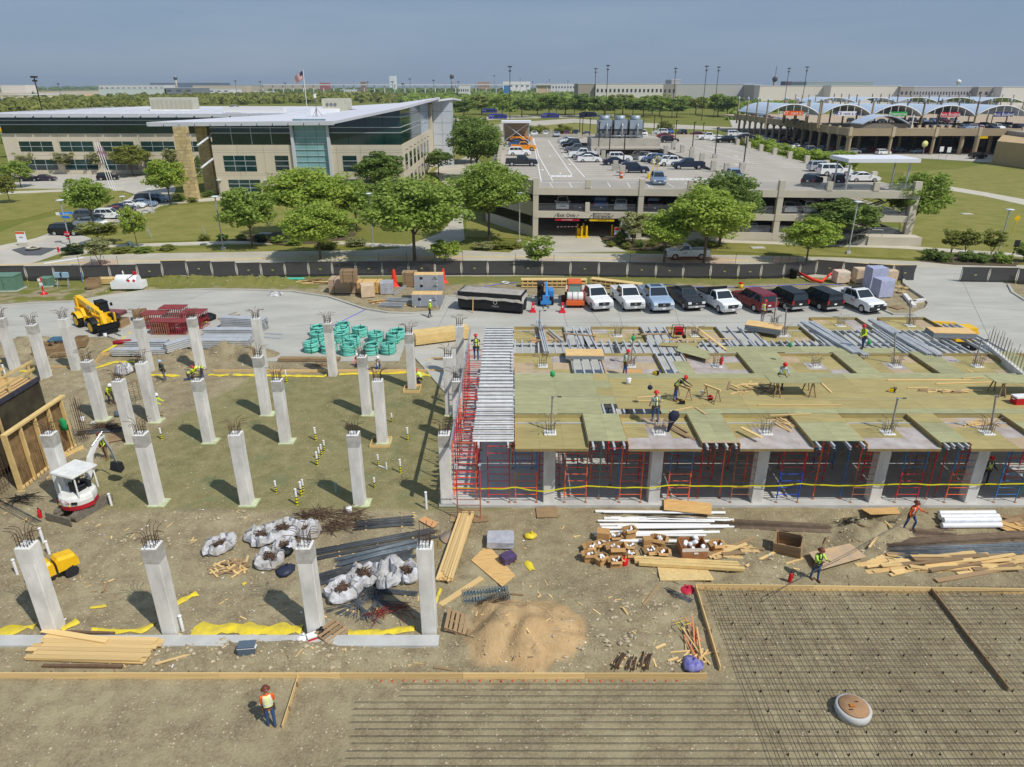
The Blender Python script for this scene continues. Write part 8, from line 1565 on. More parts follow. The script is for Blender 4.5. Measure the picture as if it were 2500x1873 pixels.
for x,y,s,l in ((963,697,(.6,.5,1.9),'tall orange mesh roll propped near silver pallet'),(1083,690,(.5,.4,1.7),'orange mesh draped beside the grey lumber tower')): t=T('mesh_roll',l,'mesh roll',gp(x,y)); MB().loft([[(s[0]*k*cos(6.28*j/9)*(1+.3*NZ((j*.9,k,x))),s[1]*k*sin(6.28*j/9),s[2]*f) for j in range(9)] for k,f in ((1.2,0),(.5,.2),(.4,.6),(.25,.9),(.1,1))]).build('roll',M('mesh_red',(222,62,40),.7),t)
for i in range(4): t=T('stack_chair','pale grey block leaning at the fence','block',gp(980+i*21,664+i%2),group='grey blocks at the fence'); B('block_body',t,galv,(0,0,.35),(.7,.3,.7)); B('block_foot',t,dtrim,(0,0,.03),(.74,.34,.05))
for x,y,L,l in ((957,748,2.6,'pair of grey steel channels on the dirt'),(975,736,2.8,'bundle of steel channels behind the pair')):
 t=T('channel_bundle',l,'steel beams',gp(x,y),-.15)
 for k in range(3): O('channel',JX,galv,t,(0,-.4+k*.42,.14),scale=(L,2.2,1.3))
c,L,a=span((962,722),(997,697)); t=T('steel_beam','single pale beam lying diagonally on the bank','beam',(c.x,c.y,gz(c.x,c.y)),a); O('web',JX,galv,t,(0,0,.15),scale=(L,2,1.4)); B('end_plate',t,galv,(L/2,0,.15),(.03,.2,.24))
heap('wood_offcuts','broken pallet boards beside the driveway kerb','wood heap',G(922,738),1.3,.7,20,(.8,1.5),[woodold,ply,wood],w=.16,spread=.5,zmax=.5); heap('wood_offcuts','few boards in front of grey lumber tower','wood heap',G(1005,745),.8,.5,8,(.8,1.4),wood,w=.1,a0=.6,spread=.4,zmax=.2)
def joiststack(p0,p1,label,rows):
 c,L,a=span(p0,p1); t=T('wood_joist_stack',label,'joist stack',(c.x,c.y,gz(c.x,c.y)),a); m=M('timber_yellow')
 for r in range(rows):
  z=.12+r*.42; B('chord',t,m,(0,0,z),(L,.9,.09)); B('chord',t,m,(0,0,z+.31),(L,.9,.09))
  for k in range(int(L/.55)): B('web_block',t,m,(-L/2+.2+k*.55,0,z+.155),(.09,.86,.22))
joiststack((1272,700),(1432,700),'long stack of yellow open-web timber joists behind machines',2); joiststack((1443,697),(1566,712),'second run of yellow open-web joists behind white pickups',2)
t=T('hose_coil','white hose coil lying on dirt','hose coil',gp(1234,692)); MB().tube([(.42*cos(k*.4),.42*sin(k*.4),.06+.002*k) for k in range(48)],.035,6).build('coil',white,t)
bh=M('hose_blue',(86,96,190),.5)
for pts,l in (([(1108,718),(1150,705),(1225,694),(1262,692)],'blue hose running to the white coil'),([(1620,695),(1680,702),(1760,703),(1860,700),(1980,694),(2060,697)],'blue-violet hose lying along the bank behind SUVs'),([(810,800),(900,755)],'thin blue line across the driveway')): tag(MB().tube([gp(*p)+Vector((0,0,.13 if 'drive' in l else .05)) for p in pts],.035,6).build('ground_hose',bh),l,'hose')
t=T('water_cooler','yellow and red drink cooler barrel on the bank','drink cooler',gp(1808,704)); MB().lathe([(.24,0),(.25,.55)],14).build('barrel',M('sign_yellow'),t); MB().lathe([(.26,.55),(.25,.7),(.1,.72)],14).build('lid',M('can_red'),t)
t=T('trash_bin','black barrel bin at the fence kink','bin',gp(1936,680)); MB().lathe([(.4,0),(.45,1.0),(.47,1.05)],14).build('barrel',black,t); MB().lathe([(.47,1.06),(.3,1.15)],14).build('lid',dtrim,t)
tag(MB().tube([G(1945,672)+Vector((0,0,.4)),G(1985,690)+Vector((0,0,.3)),G(2005,692)+Vector((0,0,.2)),G(2050,668)+Vector((0,0,1.1))],[.12,.22,.16,.05],7).build('mesh_heap',M('mesh_red')),'heap of orange mesh slumped by the fence kink','mesh')
wrapped(2050,690,(1.5,1.3,1.3),'wooden box half wrapped in torn plastic at the fence',.1,M('wrap_wood',(200,168,128),.6,var=.3,vs=2,rgb2=(210,206,200))); wrapped(2098,690,(1.5,1.3,1.6),'cream wrapped pallet beside the tall blue-white one',0,M('wrap_cream')); vb=M('wrap_violet',(172,176,200),.4,var=.15,vs=4,rgb2=(150,156,186))
wrapped(2132,703,(1.9,1.5,2.3),'tall blue-white wrapped pallet of blocks',.1,vb); wrapped(2150,724,(1.7,1.4,1.9),'leaning blue-white wrapped pallet in front of the tall one',.2,vb); wrapped(2168,688,(1.4,1.2,1.3),'pale wrapped pallet next to the gate leaf',0,M('wrap_cream'))
for i,(x,y) in enumerate(((2170,704),(2190,702),(2180,712),(2200,715),(2165,715),(2210,706))): sack(x,y,'dusty tan sandbag on the gate-side island',M('sandbag',(168,146,104),.9,var=.2,vs=4),.5,.25,'sandbag',.6)['group']='sandbags on the island'
for p,q,l in (((2207,722),(2232,752),'long concrete kerb block on the island'),((2228,742),(2255,737),'short concrete kerb block on the island')): board(p,q,.4,.3,l,conccol,cat='kerb block',name='kerb_block')
pallet(2188,752,'grey pallet at the island edge',.5)
# red frame stacks
def framestack(x,y,L,Wd,n,label,c,rz=0.,h=1.3):
 t=T('frame_stack',label,'frame stack',gp(x,y),rz); m=M('rack_red',(140,42,44),.7,var=.2,vs=3,rnd=.15) if c!='brown' else FC[c]
 for i in range(n):
  xx=-L/2+L*(i+.5)/n
  for sy in (-1,1): B('upright',t,m,(xx,sy*Wd/2,h/2+.1),(.05,.05,h))
  for z in (.12,.1+h*.5,.1+h): B('rail',t,m,(xx,0,z),(.05,Wd,.05))
 B('top_layer',t,M('rack_top',(138,44,48),.7,var=.3,vs=2,rgb2=(120,70,66)),(0,0,h+.15),(L*1.05,Wd*1.05,.04));
 for sy in (-1,1): B('bottom_runner',t,woodold,(0,sy*Wd*.35,.05),(L,.1,.1))
framestack(385,800,2.2,1.4,12,'red shoring frames stacked at the west end of the pile','red',h=1.35); framestack(430,790,2.2,1.4,12,'red frames stacked behind the front pair','red',h=1.5); framestack(400,815,1.8,1.2,9,'front stack of rusty and red frames','brown',h=1.15); framestack(440,815,1.8,1.2,9,'front stack of orange frames','orange',h=1.15); framestack(480,800,2.0,1.5,12,'red shoring frames stacked at the east end of pile','red',h=1.5)
def beams(p0,p1,rows,layers,label,m=alu):
 c,L,a=span(p0,p1); t=T('beam_stack',label,'beam stack',(c.x,c.y,max(gz(c.x,c.y),.0)),a)
 for k in range(layers):
  for i in range(rows): O('beam',JX,m,t,(U(-.06,.06),-.12*rows/2+.125*i,.2+.17*k),scale=(L*U(.95,1),1.1,1))
  if k%2==0:
   for s in (-.3,.3): B('spacer',t,wood,(L*s,0,.105+.17*k if k==0 else .2+.17*k),(.08,.12*rows,.04)) if k==0 else None
for a in (((275,868),(412,868),6,3,'aluminium beam stack with red tarp roll on it'),((310,852),(415,852),6,4,'aluminium beam stack behind the red tarp one'),((405,872),(470,852),6,4,'slanting green-tipped beam stack by a column'),((490,858),(615,858),7,4,'nearest long aluminium beam stack on the bank'),((495,840),(618,840),7,4,'second long aluminium beam stack'),((500,822),(625,822),7,4,'third long aluminium beam stack'),((545,800),(655,806),7,6,'tallest aluminium beam stack with stamped ends')): beams(*a)
tag(MB().tube([gp(280,858)+Vector((0,0,.75)),gp(300,855)+Vector((0,0,.78)),gp(325,852)+Vector((0,0,.75))],[.16,.22,.18],9).build('tarp_roll',M('tarp_red',(140,28,40),.5)),'rolled dark red tarp on aluminium beams','tarp'); heap('wood_offcuts','fan of grey boards on the beam stacks','wood heap',G(560,778),1.1,.6,14,(1.2,2.0),woodold,w=.14,a0=.9,spread=.25,zmax=.5); sack(510,782,'black tarp bundle with yellow sheet beside red frames',black,.8,.6)
board((648,818),(690,820),.2,.15,'grey beam lying past the stacks',galv); board((645,826),(688,830),.2,.15,'second grey beam lying past the stacks',galv)
# aqua hose coils
aq=M('hose_aqua',(104,186,170),.5,rnd=.12,var=.15,vs=3)
for i,(x,y) in enumerate(((610,760),(820,735),(815,775),(965,770),(790,815),(610,815),(905,855),(560,900),(705,905),(865,920),(1100,815),(1245,820),(1060,915),(1200,915),(1285,790),(690,800))):
 p=gp(600+x/3.4516,600+y/3.4516); p.z=.1; t=T('hose_coil_stack','coil of aqua tubing tied with black straps on the driveway edge','hose coil',p,U(0,6),'aqua hose coils'); mb=MB(); n=16; rr=.58
 for l in range(6):
  r_=rr*U(.93,1.04); ox,oy=U(-.05,.05),U(-.05,.05); mb.tube([(ox+r_*cos(2*PI*k/n),oy+r_*sin(2*PI*k/n),.09+.14*l+U(-.01,.01)) for k in range(n+1)],.085,7,cap=False)
 mb.build('tubing',aq,t)
 for k in range(4): a=k*PI/2; MB().tube([(.46*cos(a),.46*sin(a),.02),(.46*cos(a),.46*sin(a),.92),(.69*cos(a),.69*sin(a),.9),(.69*cos(a),.69*sin(a),.04)],.018,4).build('tie_strap',black,t)
c,L,a=span((1010,845),(1142,828)); stack('lumber_stack','big strapped stack of fresh yellow lumber beside the deck','lumber stack',(c.x,c.y+.2),L,1.5,a,9,7,.13,M('timber_yellow'),jit=.03,z=.12); heap('wood_offcuts','wood form scraps between lumber and deck','wood heap',G(1070,880),1.8,.8,20,(.6,1.5),[wood,woodold],w=.14,spread=.7,zmax=.3)
stack('lumber_stack','low brown timber bundle in front of aqua coils','lumber stack',G(755,882),5.0,.5,0,4,2,.1,woodold,jit=.05); heap('wood_offcuts','stakes heaped below the aqua coils','wood heap',G(785,893),.8,.4,18,(.7,1.2),woodold,w=.06,spread=.5,zmax=.35)
bt=formboard((228,896),(250,868),'plank wall of the small timber pit, west side',.3); formboard((250,868),(375,868),'plank wall of the small timber pit, far side',.3); formboard((375,868),(360,895),'plank wall of the small timber pit, east side',.3); formboard((50,896),(235,900),'low plank edging along the bank foot',.2); formboard((520,908),(1090,908),'long plank edging along the far pad rim',.22)
for x,y,l in ((1005,952,'round the foot of the crouching worker column'),(928,1084,'round the foot of a mid-pad column')):
 p=G(x,y+4); t=T('foot_form','square timber form '+l,'formwork',(p.x,p.y+.35,gz(p.x,p.y)))
 for sg in (-1,1): B('side_board',t,wood,(0,sg*.6,.09),(1.25,.045,.18)); B('side_board',t,wood,(sg*.6,0,.09),(.045,1.15,.18))
# ---------------------------------------------------------------- wall form on the west side
A_=G(83,1180); B_=G(196,1088); dv=B_-A_; LW=dv.length; an=atan2(dv.y,dv.x); wf=T('wall_form','tall plywood wall form with timber guardrail and walkway','wall formwork',(A_.x,A_.y,0),an)
fo=M('form_olive',(78,74,54),.7,var=.35,vs=1.2,rgb2=(58,48,40),rnd=.15); fdk=M('form_navy',(60,60,70),.7,var=.3,vs=3); ty_=M('timber_yellow')
for i in range(7): B('form_panel',wf,fo,(-2.4+i*1.24,2.3,2.1),(1.22,.05,4.2))
B('top_whaler',wf,fdk,(1.3,2.24,4.15),(8.7,.10,.28)); B('walkway',wf,ply,(1.3,3.3,4.2),(8.6,1.9,.05)); B('back_wall',wf,fo,(1.3,4.4,2.2),(8.6,.06,4.4)); B('end_wall',wf,concslab,(5.6,3.35,2.1),(.06,2.0,4.2)); B('corner_post',wf,wood,(1.6,2.2,2.1),(.14,.1,4.2))
for y in (2.35,4.3):
 for i in range(5): B('rail_post',wf,ty_,(-2.6+i*1.95,y,4.8),(.14,.09,1.2))
 B('guard_rail',wf,ty_,(1.3,y-.06,5.35),(8.6,.04,.14)); B('guard_rail',wf,ty_,(1.3,y-.06,4.85),(8.6,.04,.14))
for i in range(3): B('loose_timber',wf,woodold,(.5+i,3.9,4.3+i*.05),(3.2,.12,.1),(0,0,.03*i))
# near framed panel with studs
B('frame_top',wf,ty_,(1.9,.25,3.45),(5.4,.3,.12)); B('frame_side',wf,ty_,(-.75,.25,1.75),(.1,.3,3.4)); B('frame_bottom',wf,ty_,(1.9,.25,.06),(5.4,.2,.1)); B('sheathing',wf,M('ply_worn',(128,104,72),.8,var=.35,vs=2),(1.9,.42,1.75),(5.3,.03,3.4))
for i in range(4): B('stud',wf,ty_,(.5+i*1.25,.25,1.75),(.12,.2,3.3))
for i in range(16): C('starter_bar',wf,rust,(-.5+i*.33,.1,0),(-.5+i*.33,.12,1.3+U(0,.7)),.014,5)
for k in range(34): C('cage_bar',wf,rust,(-3.4+k*.11,1.0+.3*(k%2),0),(-3.4+k*.11,1.0+.3*(k%2),2.9+U(0,.4)),.013,4)
for k in range(14): C('cage_tie',wf,rust,(-3.45,.98,.15+k*.2),(-.6,.98,.15+k*.2),.011,4)
for k in range(12): C('cage_bar',wf,rust,(4.9+k*.06,-.1+.2*(k%3),0),(4.9+k*.06,-.1+.2*(k%3),2.6+U(0,.5)),.013,4)
t=T('green_jacket','green jacket hanging on the wall form','jacket',wf.location+Vector((cos(an)*3.6,sin(an)*3.6,1.6))); MB().loft([[(.22*k*cos(6.28*j/8)*(1+.3*(j%2)),.1*k*sin(6.28*j/8),z) for j in range(8)] for k,z in ((1,0),(.8,.3),(1,.6),(.3,.8))],smooth=True).build('cloth',M('jacket_green',(34,140,84),.8),t)
formboard((118,1135),(205,1095),'angled yellow plank in front of wall form',.25,ty_)
cg=G(310,985); t=T('rebar_cage','upright rebar cage lattice between rear columns','rebar cage',(cg.x,cg.y,0),.7)
for k in range(9): C('cage_bar',t,rust,(-1.2+k*.3,0,0),(-1.2+k*.3,0,1.5),.013,4); C('cage_tie',t,rust,(-1.2,.02,.1+k*.17),(1.2,.02,.1+k*.17),.011,4)
# ---------------------------------------------------------------- street furniture
def lamp(b,tp,label):
 p=G(*b); q=AT(*tp,p.y); h=q.z; t=T('street_lamp',label,'street lamp',p,group='grey disc street lamps'); C('pole',t,galv,(0,0,.3),(0,0,h),.08,8); B('base',t,concslab,(0,0,.2),(.55,.55,.4)); MB().lathe([(.1,-.25),(.16,-.1),(.55,0),(.5,.06),(.05,.12)],14,(0,0,h)).build('lamp_head',M('lamp_pale',(196,206,206),.4),t)
for b,tp,l in (((174,602),(150,489),'beside the street name blades'),((374,520),(365,462),'at the plaza end of the lot'),((306,518),(303,480),'beside the young lot tree'),((546,611),(529,480),'on the big lawn sidewalk'),((911,602),(900,473),'in front of the planted bed'),((1268,593),(1269,471),'at the garage corner lawn'),((2070,621),(2089,493),'in front of the garage stair steps'),((2435,622),(2460,512),'on the sloping lawn'),((655,480),(652,440),'close to the glass stairwell'),((540,480),(537,440),'beside the office entry')): lamp(b,tp,'grey street lamp with disc head '+l)
t=T('stop_sign','red octagonal STOP sign on dark post','sign',G(178,618)); C('post',t,lampb,(0,0,0),(-.15,0,2.9),.05,6); MB().lathe([(.42,-.015),(.42,.015)],8).build('face',redp,t,(-.15,-.06,2.55),(R(90),R(22),0)); TEXT('lettering',t,white,'STOP',(-.15,-.09,2.55),(R(90),0,0),.3); B('plaque',t,redp,(-.12,-.06,1.95),(.5,.02,.16))
t=T('street_name_sign','blue street name blades on a lamp arm','sign',G(174,602)+Vector((-.4,-.1,4.6))); MB().box((.8,0,0),(1.5,.04,.34)).build('blade',M('sign_blue',(40,120,206),.5),t,rot=(0,0,.5)); MB().box((.9,0,-.42),(1.4,.04,.32)).build('blade',M('sign_blue'),t,rot=(0,0,-.3)); B('white_tab',t,white,(-.3,0,0),(.5,.04,.4)); TEXT('lettering',t,white,'Freeport',(.9,-.03,.0),(R(90),0,.5),.2)
t=T('fire_hydrant','red fire hydrant on the sidewalk corner','hydrant',G(144,617)); MB().lathe([(.18,0),(.18,.06),(.12,.1),(.12,.6),(.15,.62),(.1,.74),(.03,.8)],12).build('barrel',M('can_red'),t); C('nozzle',t,M('can_red'),(-.2,0,.45),(.2,0,.45),.06,8)
t=T('planter_bowl','low round concrete planter on dark gravel','planter',G(83,612)); MB().lathe([(.4,0),(.85,.35),(.95,.5),(.8,.5),(.7,.4)],18).build('bowl',walkm,t); MB().lathe([(.5,.4),(.05,.6)],8).build('soil',grassd,t)
sheet('gravel_bed',px([(30,612),(60,605),(138,608),(100,625),(60,625)]),.14,M('gravel_dark',(86,88,92),.95,var=.2,vs=6),'dark gravel island at the lot entrance','gravel bed')
t=T('notice_sign','white and orange monument sign at the lot entrance','sign',G(58,602)); B('board',t,white,(0,0,1.35),(1.3,.15,1.5)); B('header',t,M('header_orange',(206,92,44),.6),(0,-.085,1.95),(1.28,.02,.3)); B('plinth',t,walkm,(0,0,.3),(1.2,.35,.6)); TEXT('lettering',t,dtrim,'2406',(0,-.085,1.3),(R(90),0,0),.3)
t=T('litter_bin','green-grey litter bin on the sidewalk','litter bin',G(319,607)); MB().lathe([(.32,0),(.34,.9),(.28,.98)],14).build('barrel',M('bin_teal',(88,110,116),.6),t); MB().lathe([(.35,.85),(.36,.92)],14).build('rim',steel,t)
t=T('road_sign','dark backed road sign on a brown post','sign',G(2465,640)); C('post',t,lampb,(0,0,0),(.3,0,2.8),.05,6); B('board',t,dtrim,(.28,0,2.4),(.7,.04,.9))
t=T('pedestrian_sign','yellow warning sign on the lawn','sign',G(2470,575)); C('post',t,yelp,(0,0,0),(.15,0,2.6),.06,6); B('board',t,yelp,(.15,0,2.6),(.7,.04,.7),(0,R(45),0))
for x,y,l in ((372,583,'pale blue'),(505,578,'grey')): t=T('lawn_marker',l+' slanted art marker on the lawn','marker',G(x,y)); C('stem',t,M('meter_blue') if 'blue' in l else galv,(0,0,0),(-.5,.0,1.6),.06,5); MB().lathe([(.7,0),(.6,.05)],12).build('disc',M('sign_blue') if 'blue' in l else walkm,t)
for x,y,l in ((648,572,'big office lawn'),(2360,524,'sloping lawn'),(1850,607,'street verge')): t=T('utility_cover','flat concrete utility cover set in the '+l,'cover',G(x,y)); B('frame',t,walkm,(0,0,.12),(1.9,1.2,.1)); B('lid',t,concslab,(0,0,.175),(1.6,.9,.02))
tag(MB().prism(px([(1150,470),(1200,440),(1206,440),(1158,473)]),0,1.2).build('lane_wall',beige),'low beige wall along the service lane','wall',kind='thing')
# ---------------------------------------------------------------- rental car deck
rb=M('rental_beige',(158,142,116),.9,var=.06,vs=.3); rdk=M('rental_deck',(170,152,130),.9,var=.08,vs=.2); can=M('canopy_grey',(176,190,206),.5,var=.05,vs=.1); canu=M('canopy_under',(60,58,60),.9)
RX,RY=110.,240.; ZQ=7.2; rent=T('rental_deck','tan two-level rental car deck with beam parapets','parking deck',(0,0,0))
MB().box((RX+90,RY+75,ZQ-.35),(180,150,.7)).build('deck_slab',rdk,rent)
for i in range(16):
 y=RY+i*8.; B('parapet_panel',rent,rb,(RX-.15,y+4.0,ZQ-.1),(.45,7.7,2.3)); B('parapet_pier',rent,M('pier_tan',(188,170,142),.9),(RX-.2,y,ZQ),(.7,.9,2.9)); C('column',rent,rb,(RX+.4,y,0),(RX+.4,y,5.6),.5,10); MB().box((RX+.4,y,5.7),(1.0,1.0,.7),taper=(1.6,1.6)).build('capital',rb,rent)
for i in range(7):
 x=RX+i*14.; B('parapet_panel',rent,rb,(x+7,RY-.15,ZQ-.1),(13.6,.45,2.3)); B('parapet_pier',rent,M('pier_tan'),(x,RY-.2,ZQ),(1.0,.7,2.9)); C('column',rent,rb,(x,RY+.5,0),(x,RY+.5,5.6),.5,10); MB().box((x,RY+.5,5.7),(1.0,1.0,.7),taper=(1.6,1.6)).build('capital',rb,rent)
for i in range(6):
 for j in range(5): C('column',rent,rb,(RX+10+i*14,RY+14+j*16,0),(RX+10+i*14,RY+14+j*16,6.8),.5,8)
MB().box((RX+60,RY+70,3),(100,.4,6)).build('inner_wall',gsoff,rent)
# ramp and tan wall at the east end
p=G(2420,395); MB().prism(px([(2420,400),(2600,425),(2700,400),(2600,350),(2440,372)]),0,6.3).build('ramp_wall',M('wall_tan',(176,152,116),.9,var=.05,vs=.4),rent); MB().prism([(v[0],v[1]) for v in px([(2330,372),(2330,352),(2440,350),(2700,385),(2700,430),(2440,378)])],6.32,7.6,bottom=True).build('ramp_deck',M('ramp_grey',(150,144,134),.9),rent)
for x,y in ((2340,378),(2376,380),(2395,370),(2410,376)): p=G(x,y); C('ramp_column',rent,rb,(p.x,p.y,0),(p.x,p.y,6.3),.7,8)
B('clearance_sign',rent,yelp,(*AT(2398,350,232)[:2],6.0),(2.6,.1,.7))
# vaulted canopies on the deck
def vault(px0,px1,yc,label,top=253,spring=281,dist=300.,sign=None,scol=None,dep=34):
 a,b=AT(px0,spring,dist),AT(px1,spring,dist); w=b.x-a.x; zt=AT((px0+px1)/2,top,dist).z; zs=a.z; t=T('vault_canopy',label,'canopy',((a.x+b.x)/2,dist,ZQ),group='vaulted rental canopies'); n=14
 A1=[(-w/2+w*k/n,zs-ZQ+(zt-zs)*max(0,sin(PI*k/n))**.8) for k in range(n+1)]
 MB().loft([[(x,y,z) for x,z in A1]+[(x,y,z-.25) for x,z in reversed(A1)] for y in (0,dep)],smooth=False).build('vault_roof',can,t)
 for y in (0,dep*.33,dep*.66,dep):
  for sx in (-1,1): C('mast',t,rb,(sx*w/2,y,0),(sx*w/2,y,zt-ZQ+1.0),.3,8); MB().lathe([(.5,0),(.08,1.0)],4,(sx*w/2,y,zt-ZQ+1.0)).build('mast_cap',can,t)
 for k in range(3,n-2,2): x,z=A1[k]; C('hanger',t,white,(x,0,z-.3),(x,0,z-3.0),.12,5)
 MB().tube([(x,-.1,z-.1) for x,z in A1],.16,5).build('edge_rib',white,t)
 if sign:
  B('sign_board',t,scol,(0,-.4,zt-ZQ-3.0),(w*.36,.25,1.5)); TEXT('lettering',t,white if scol!=white else M('text_blue',(40,60,150),.5),sign,(0,-.56,zt-ZQ-3.0),(R(90),0,0),1.5)
 return t
so_=M('sign_orange',(232,92,30),.5); sgn=M('sign_green',(40,150,70),.5); sn=M('sign_navy',(46,52,110),.5)
vault(1872,2000,0,'vaulted canopy with orange sign board',254,279,262.,'SIXT  rent a car',so_); vault(2004,2128,0,'vaulted canopy with white lettered board',255,281,262.,'ACE rent a car',white); vault(2128,2252,0,'vaulted canopy with green and navy signs',256,283,262.,'Enterprise',sgn); vault(2252,2382,0,'vaulted canopy with red and navy signs',257,283,262.,'Avis Budget',redp); vault(2382,2512,0,'vaulted canopy with red sign at the frame edge side',257,283,262.,'Avis Budget',sn)
for i,(a,b) in enumerate(((1990,2090),(2090,2190),(2190,2290),(2290,2390),(2390,2500))): vault(a,b,0,'further vaulted canopy behind the signed row, %s in line'%('first','second','third','fourth','fifth')[i],238,250,420.,dep=30)
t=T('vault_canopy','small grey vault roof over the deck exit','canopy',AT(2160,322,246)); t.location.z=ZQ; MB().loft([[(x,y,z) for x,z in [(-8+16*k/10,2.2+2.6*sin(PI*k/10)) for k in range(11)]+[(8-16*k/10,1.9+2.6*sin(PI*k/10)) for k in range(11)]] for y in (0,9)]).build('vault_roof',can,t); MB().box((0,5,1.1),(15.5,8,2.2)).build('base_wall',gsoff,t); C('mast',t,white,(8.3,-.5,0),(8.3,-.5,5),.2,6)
# planters as barrier blocks and cars on the deck
for i in range(34): B('barrier_block',rent,M('pier_tan'),(RX+14+i*2.5,RY+24-i*.28,ZQ+.5),(.9,.9,1.0))
cols_=['white','silver','grey','black','navy','steel','white','red','dark','ltblue','silver','maroon']; rr=random.Random(5)
def rcar(x,y,z,rz,where): c=rr.choice(cols_); ty=rr.choice(['sedan','suv','suv','sedan','fullsuv']); vehicle(ty,c,(x,y,z),rz,'%s %s %s'%(PA[c].name[6:].replace('_',' '),{'sedan':'sedan','suv':'SUV','fullsuv':'large SUV'}[ty],where),'rental cars '+where[:24].strip(),0)
for i in range(20): rcar(RX+16+i*2.75,RY+29-i*.2+(i%2)*.3,ZQ,DN+.2,'lined up on the rental deck behind blocks')
for i in range(13): rcar(RX+44+i*3.2,RY+12+(i%3)*2,ZQ,rr.choice([0,DN,PI])+.1,'on the rental deck near the front parapet')
for i in range(12): rcar(RX+2.5+i*.2,RY+48+i*6.0,ZQ,.1,'on the rental deck along the west parapet')
for i in range(11): rcar(RX+28+i*4.2,RY+62,ZQ,DN,'in the shade of the rental canopies')
for i in range(13): rcar(RX-6+rr.uniform(-1,1)*.5,RY+8+i*6.4,.1,.3,'parked outside the west columns of the rental deck')
for i in range(12): rcar(RX+4+rr.uniform(0,1),RY+4+i*7.5,.1,.3,'under the west edge of the rental deck')
for i in range(12): rcar(RX+8+i*4.6,RY+6+(i%2)*3,.1,.3+i*.02,'under the front edge of the rental deck')
for i in range(10): rcar(96+rr.uniform(-3,3),RY+22+i*7.,.1,rr.choice([0,.3]),'in the open rental yard beside garage')
for ty,c,x,y,l in (('sedan','yellow',1953,372,'bright yellow sports car below the garage edge'),('fullsuv','navy',1985,377,'navy SUV beside the yellow sports car'),('sedan','white',1925,365,'white car behind garage edge shrubs'),('suv','silver',1880,353,'silver crossover at the rental yard edge'),('fullsuv','black',2385,388,'black SUV leaving the rental ramp'),('suv','white',2155,378,'white SUV in front of the rental deck')): g=G(x,y); vehicle(ty,c,(g.x,g.y,.1),.2,l,'cars in the rental yard',1)
for x,y in ((1835,362),(1868,372),(1905,388),(1930,395),(1960,402),(2040,408),(2060,412),(1990,402)): g=G(x,y,5.5); t=shrub(x,y,6.5,3.6,'bright shrub screening the east rim of the garage','bright','shrubs along the garage rim',zb=4.4)
for x,y in ((1300,338),(1322,335),(1375,334),(1625,322)): shrub(x,y,7,4.5,'olive bush behind the back rim of the garage','olive','bushes behind the garage',zb=3.2)
for x,y,l in ((2290,388,'white'),(2308,390,'smaller white')): p=G(x,y); t=T('road_sign',l+' tilted notice sign by the rental ramp','sign',p); C('post',t,galv,(0,0,0),(.4,0,2.4),.06,5); B('board',t,white,(.5,0,2.9),(1.2,.06,1.5))
p=G(2252,380); t=T('road_sign','round pale yellow sign by rental deck','sign',p); C('post',t,galv,(0,0,0),(0,0,3),.08,5); MB().lathe([(1.0,-.03),(1.0,.03)],14).build('face',M('sign_pale',(206,206,130),.6),t,(0,0,3.6),(R(90),0,0))
def pole(x,yb,yt,d,label,heads=2,r=.2,grp='tall masts on the skyline'):
 p=AT(x,yb,d); q=AT(x,yt,d); t=T('light_mast',label,'light mast',(p.x,d,0),group=grp); C('pole',t,lampb if d<600 else M('mast_grey',(110,118,126),.6),(0,0,0),(0,0,q.z),r,6); B('cross_head',t,lampb,(0,0,q.z),(r*11,r*4,r*3))
 if heads>1: B('cross_head',t,lampb,(0,0,q.z*.93),(r*7,r*4,r*3))
for x,yt,d,l in ((1245,163,420,'paired dark mast above the bus road trees'),(1451,168,520,'dark mast over the far wood, west of another'),(1480,160,470,'tallest dark mast over the far wood'),(1643,167,520,'dark mast in front of the white warehouse'),(1717,162,480,'dark mast before the grey warehouse'),(1746,164,520,'dark mast next to the grey warehouse one'),(1915,167,560,'dark mast beyond the rental canopies'),(1958,164,520,'leaning-looking dark mast beyond canopies')): pole(x,250,yt,d,l)
pole(103,270,188,380,'floodlight mast behind the office wing',2,.28)
for i,(x,yt,d) in enumerate(((1003,193,900),(1060,196,900),(1207,185,1200),(1270,192,1600),(1340,195,1500),(1385,198,1500),(960,200,800),(985,205,700),(1120,200,1000),(1300,200,1300),(580,198,900),(150,205,900),(900,200,1100),(640,200,1000),(700,203,1000))): pole(x,240,yt,d,'thin distant light mast towards the airport',1,.28,'thin distant masts')
for x,yt,d,l in ((2000,245,300,'by the first canopy'),(2120,243,300,'between canopies'),(2245,248,290,'by the green sign canopy'),(2285,248,290,'by the red sign canopy'),(2420,249,290,'near the frame edge canopy'),(2055,330,238,'at the deck corner')): pole(x,300,yt,d,'pale lamp pole with saucer head '+l,1,.16,'saucer lamps of the rental deck')
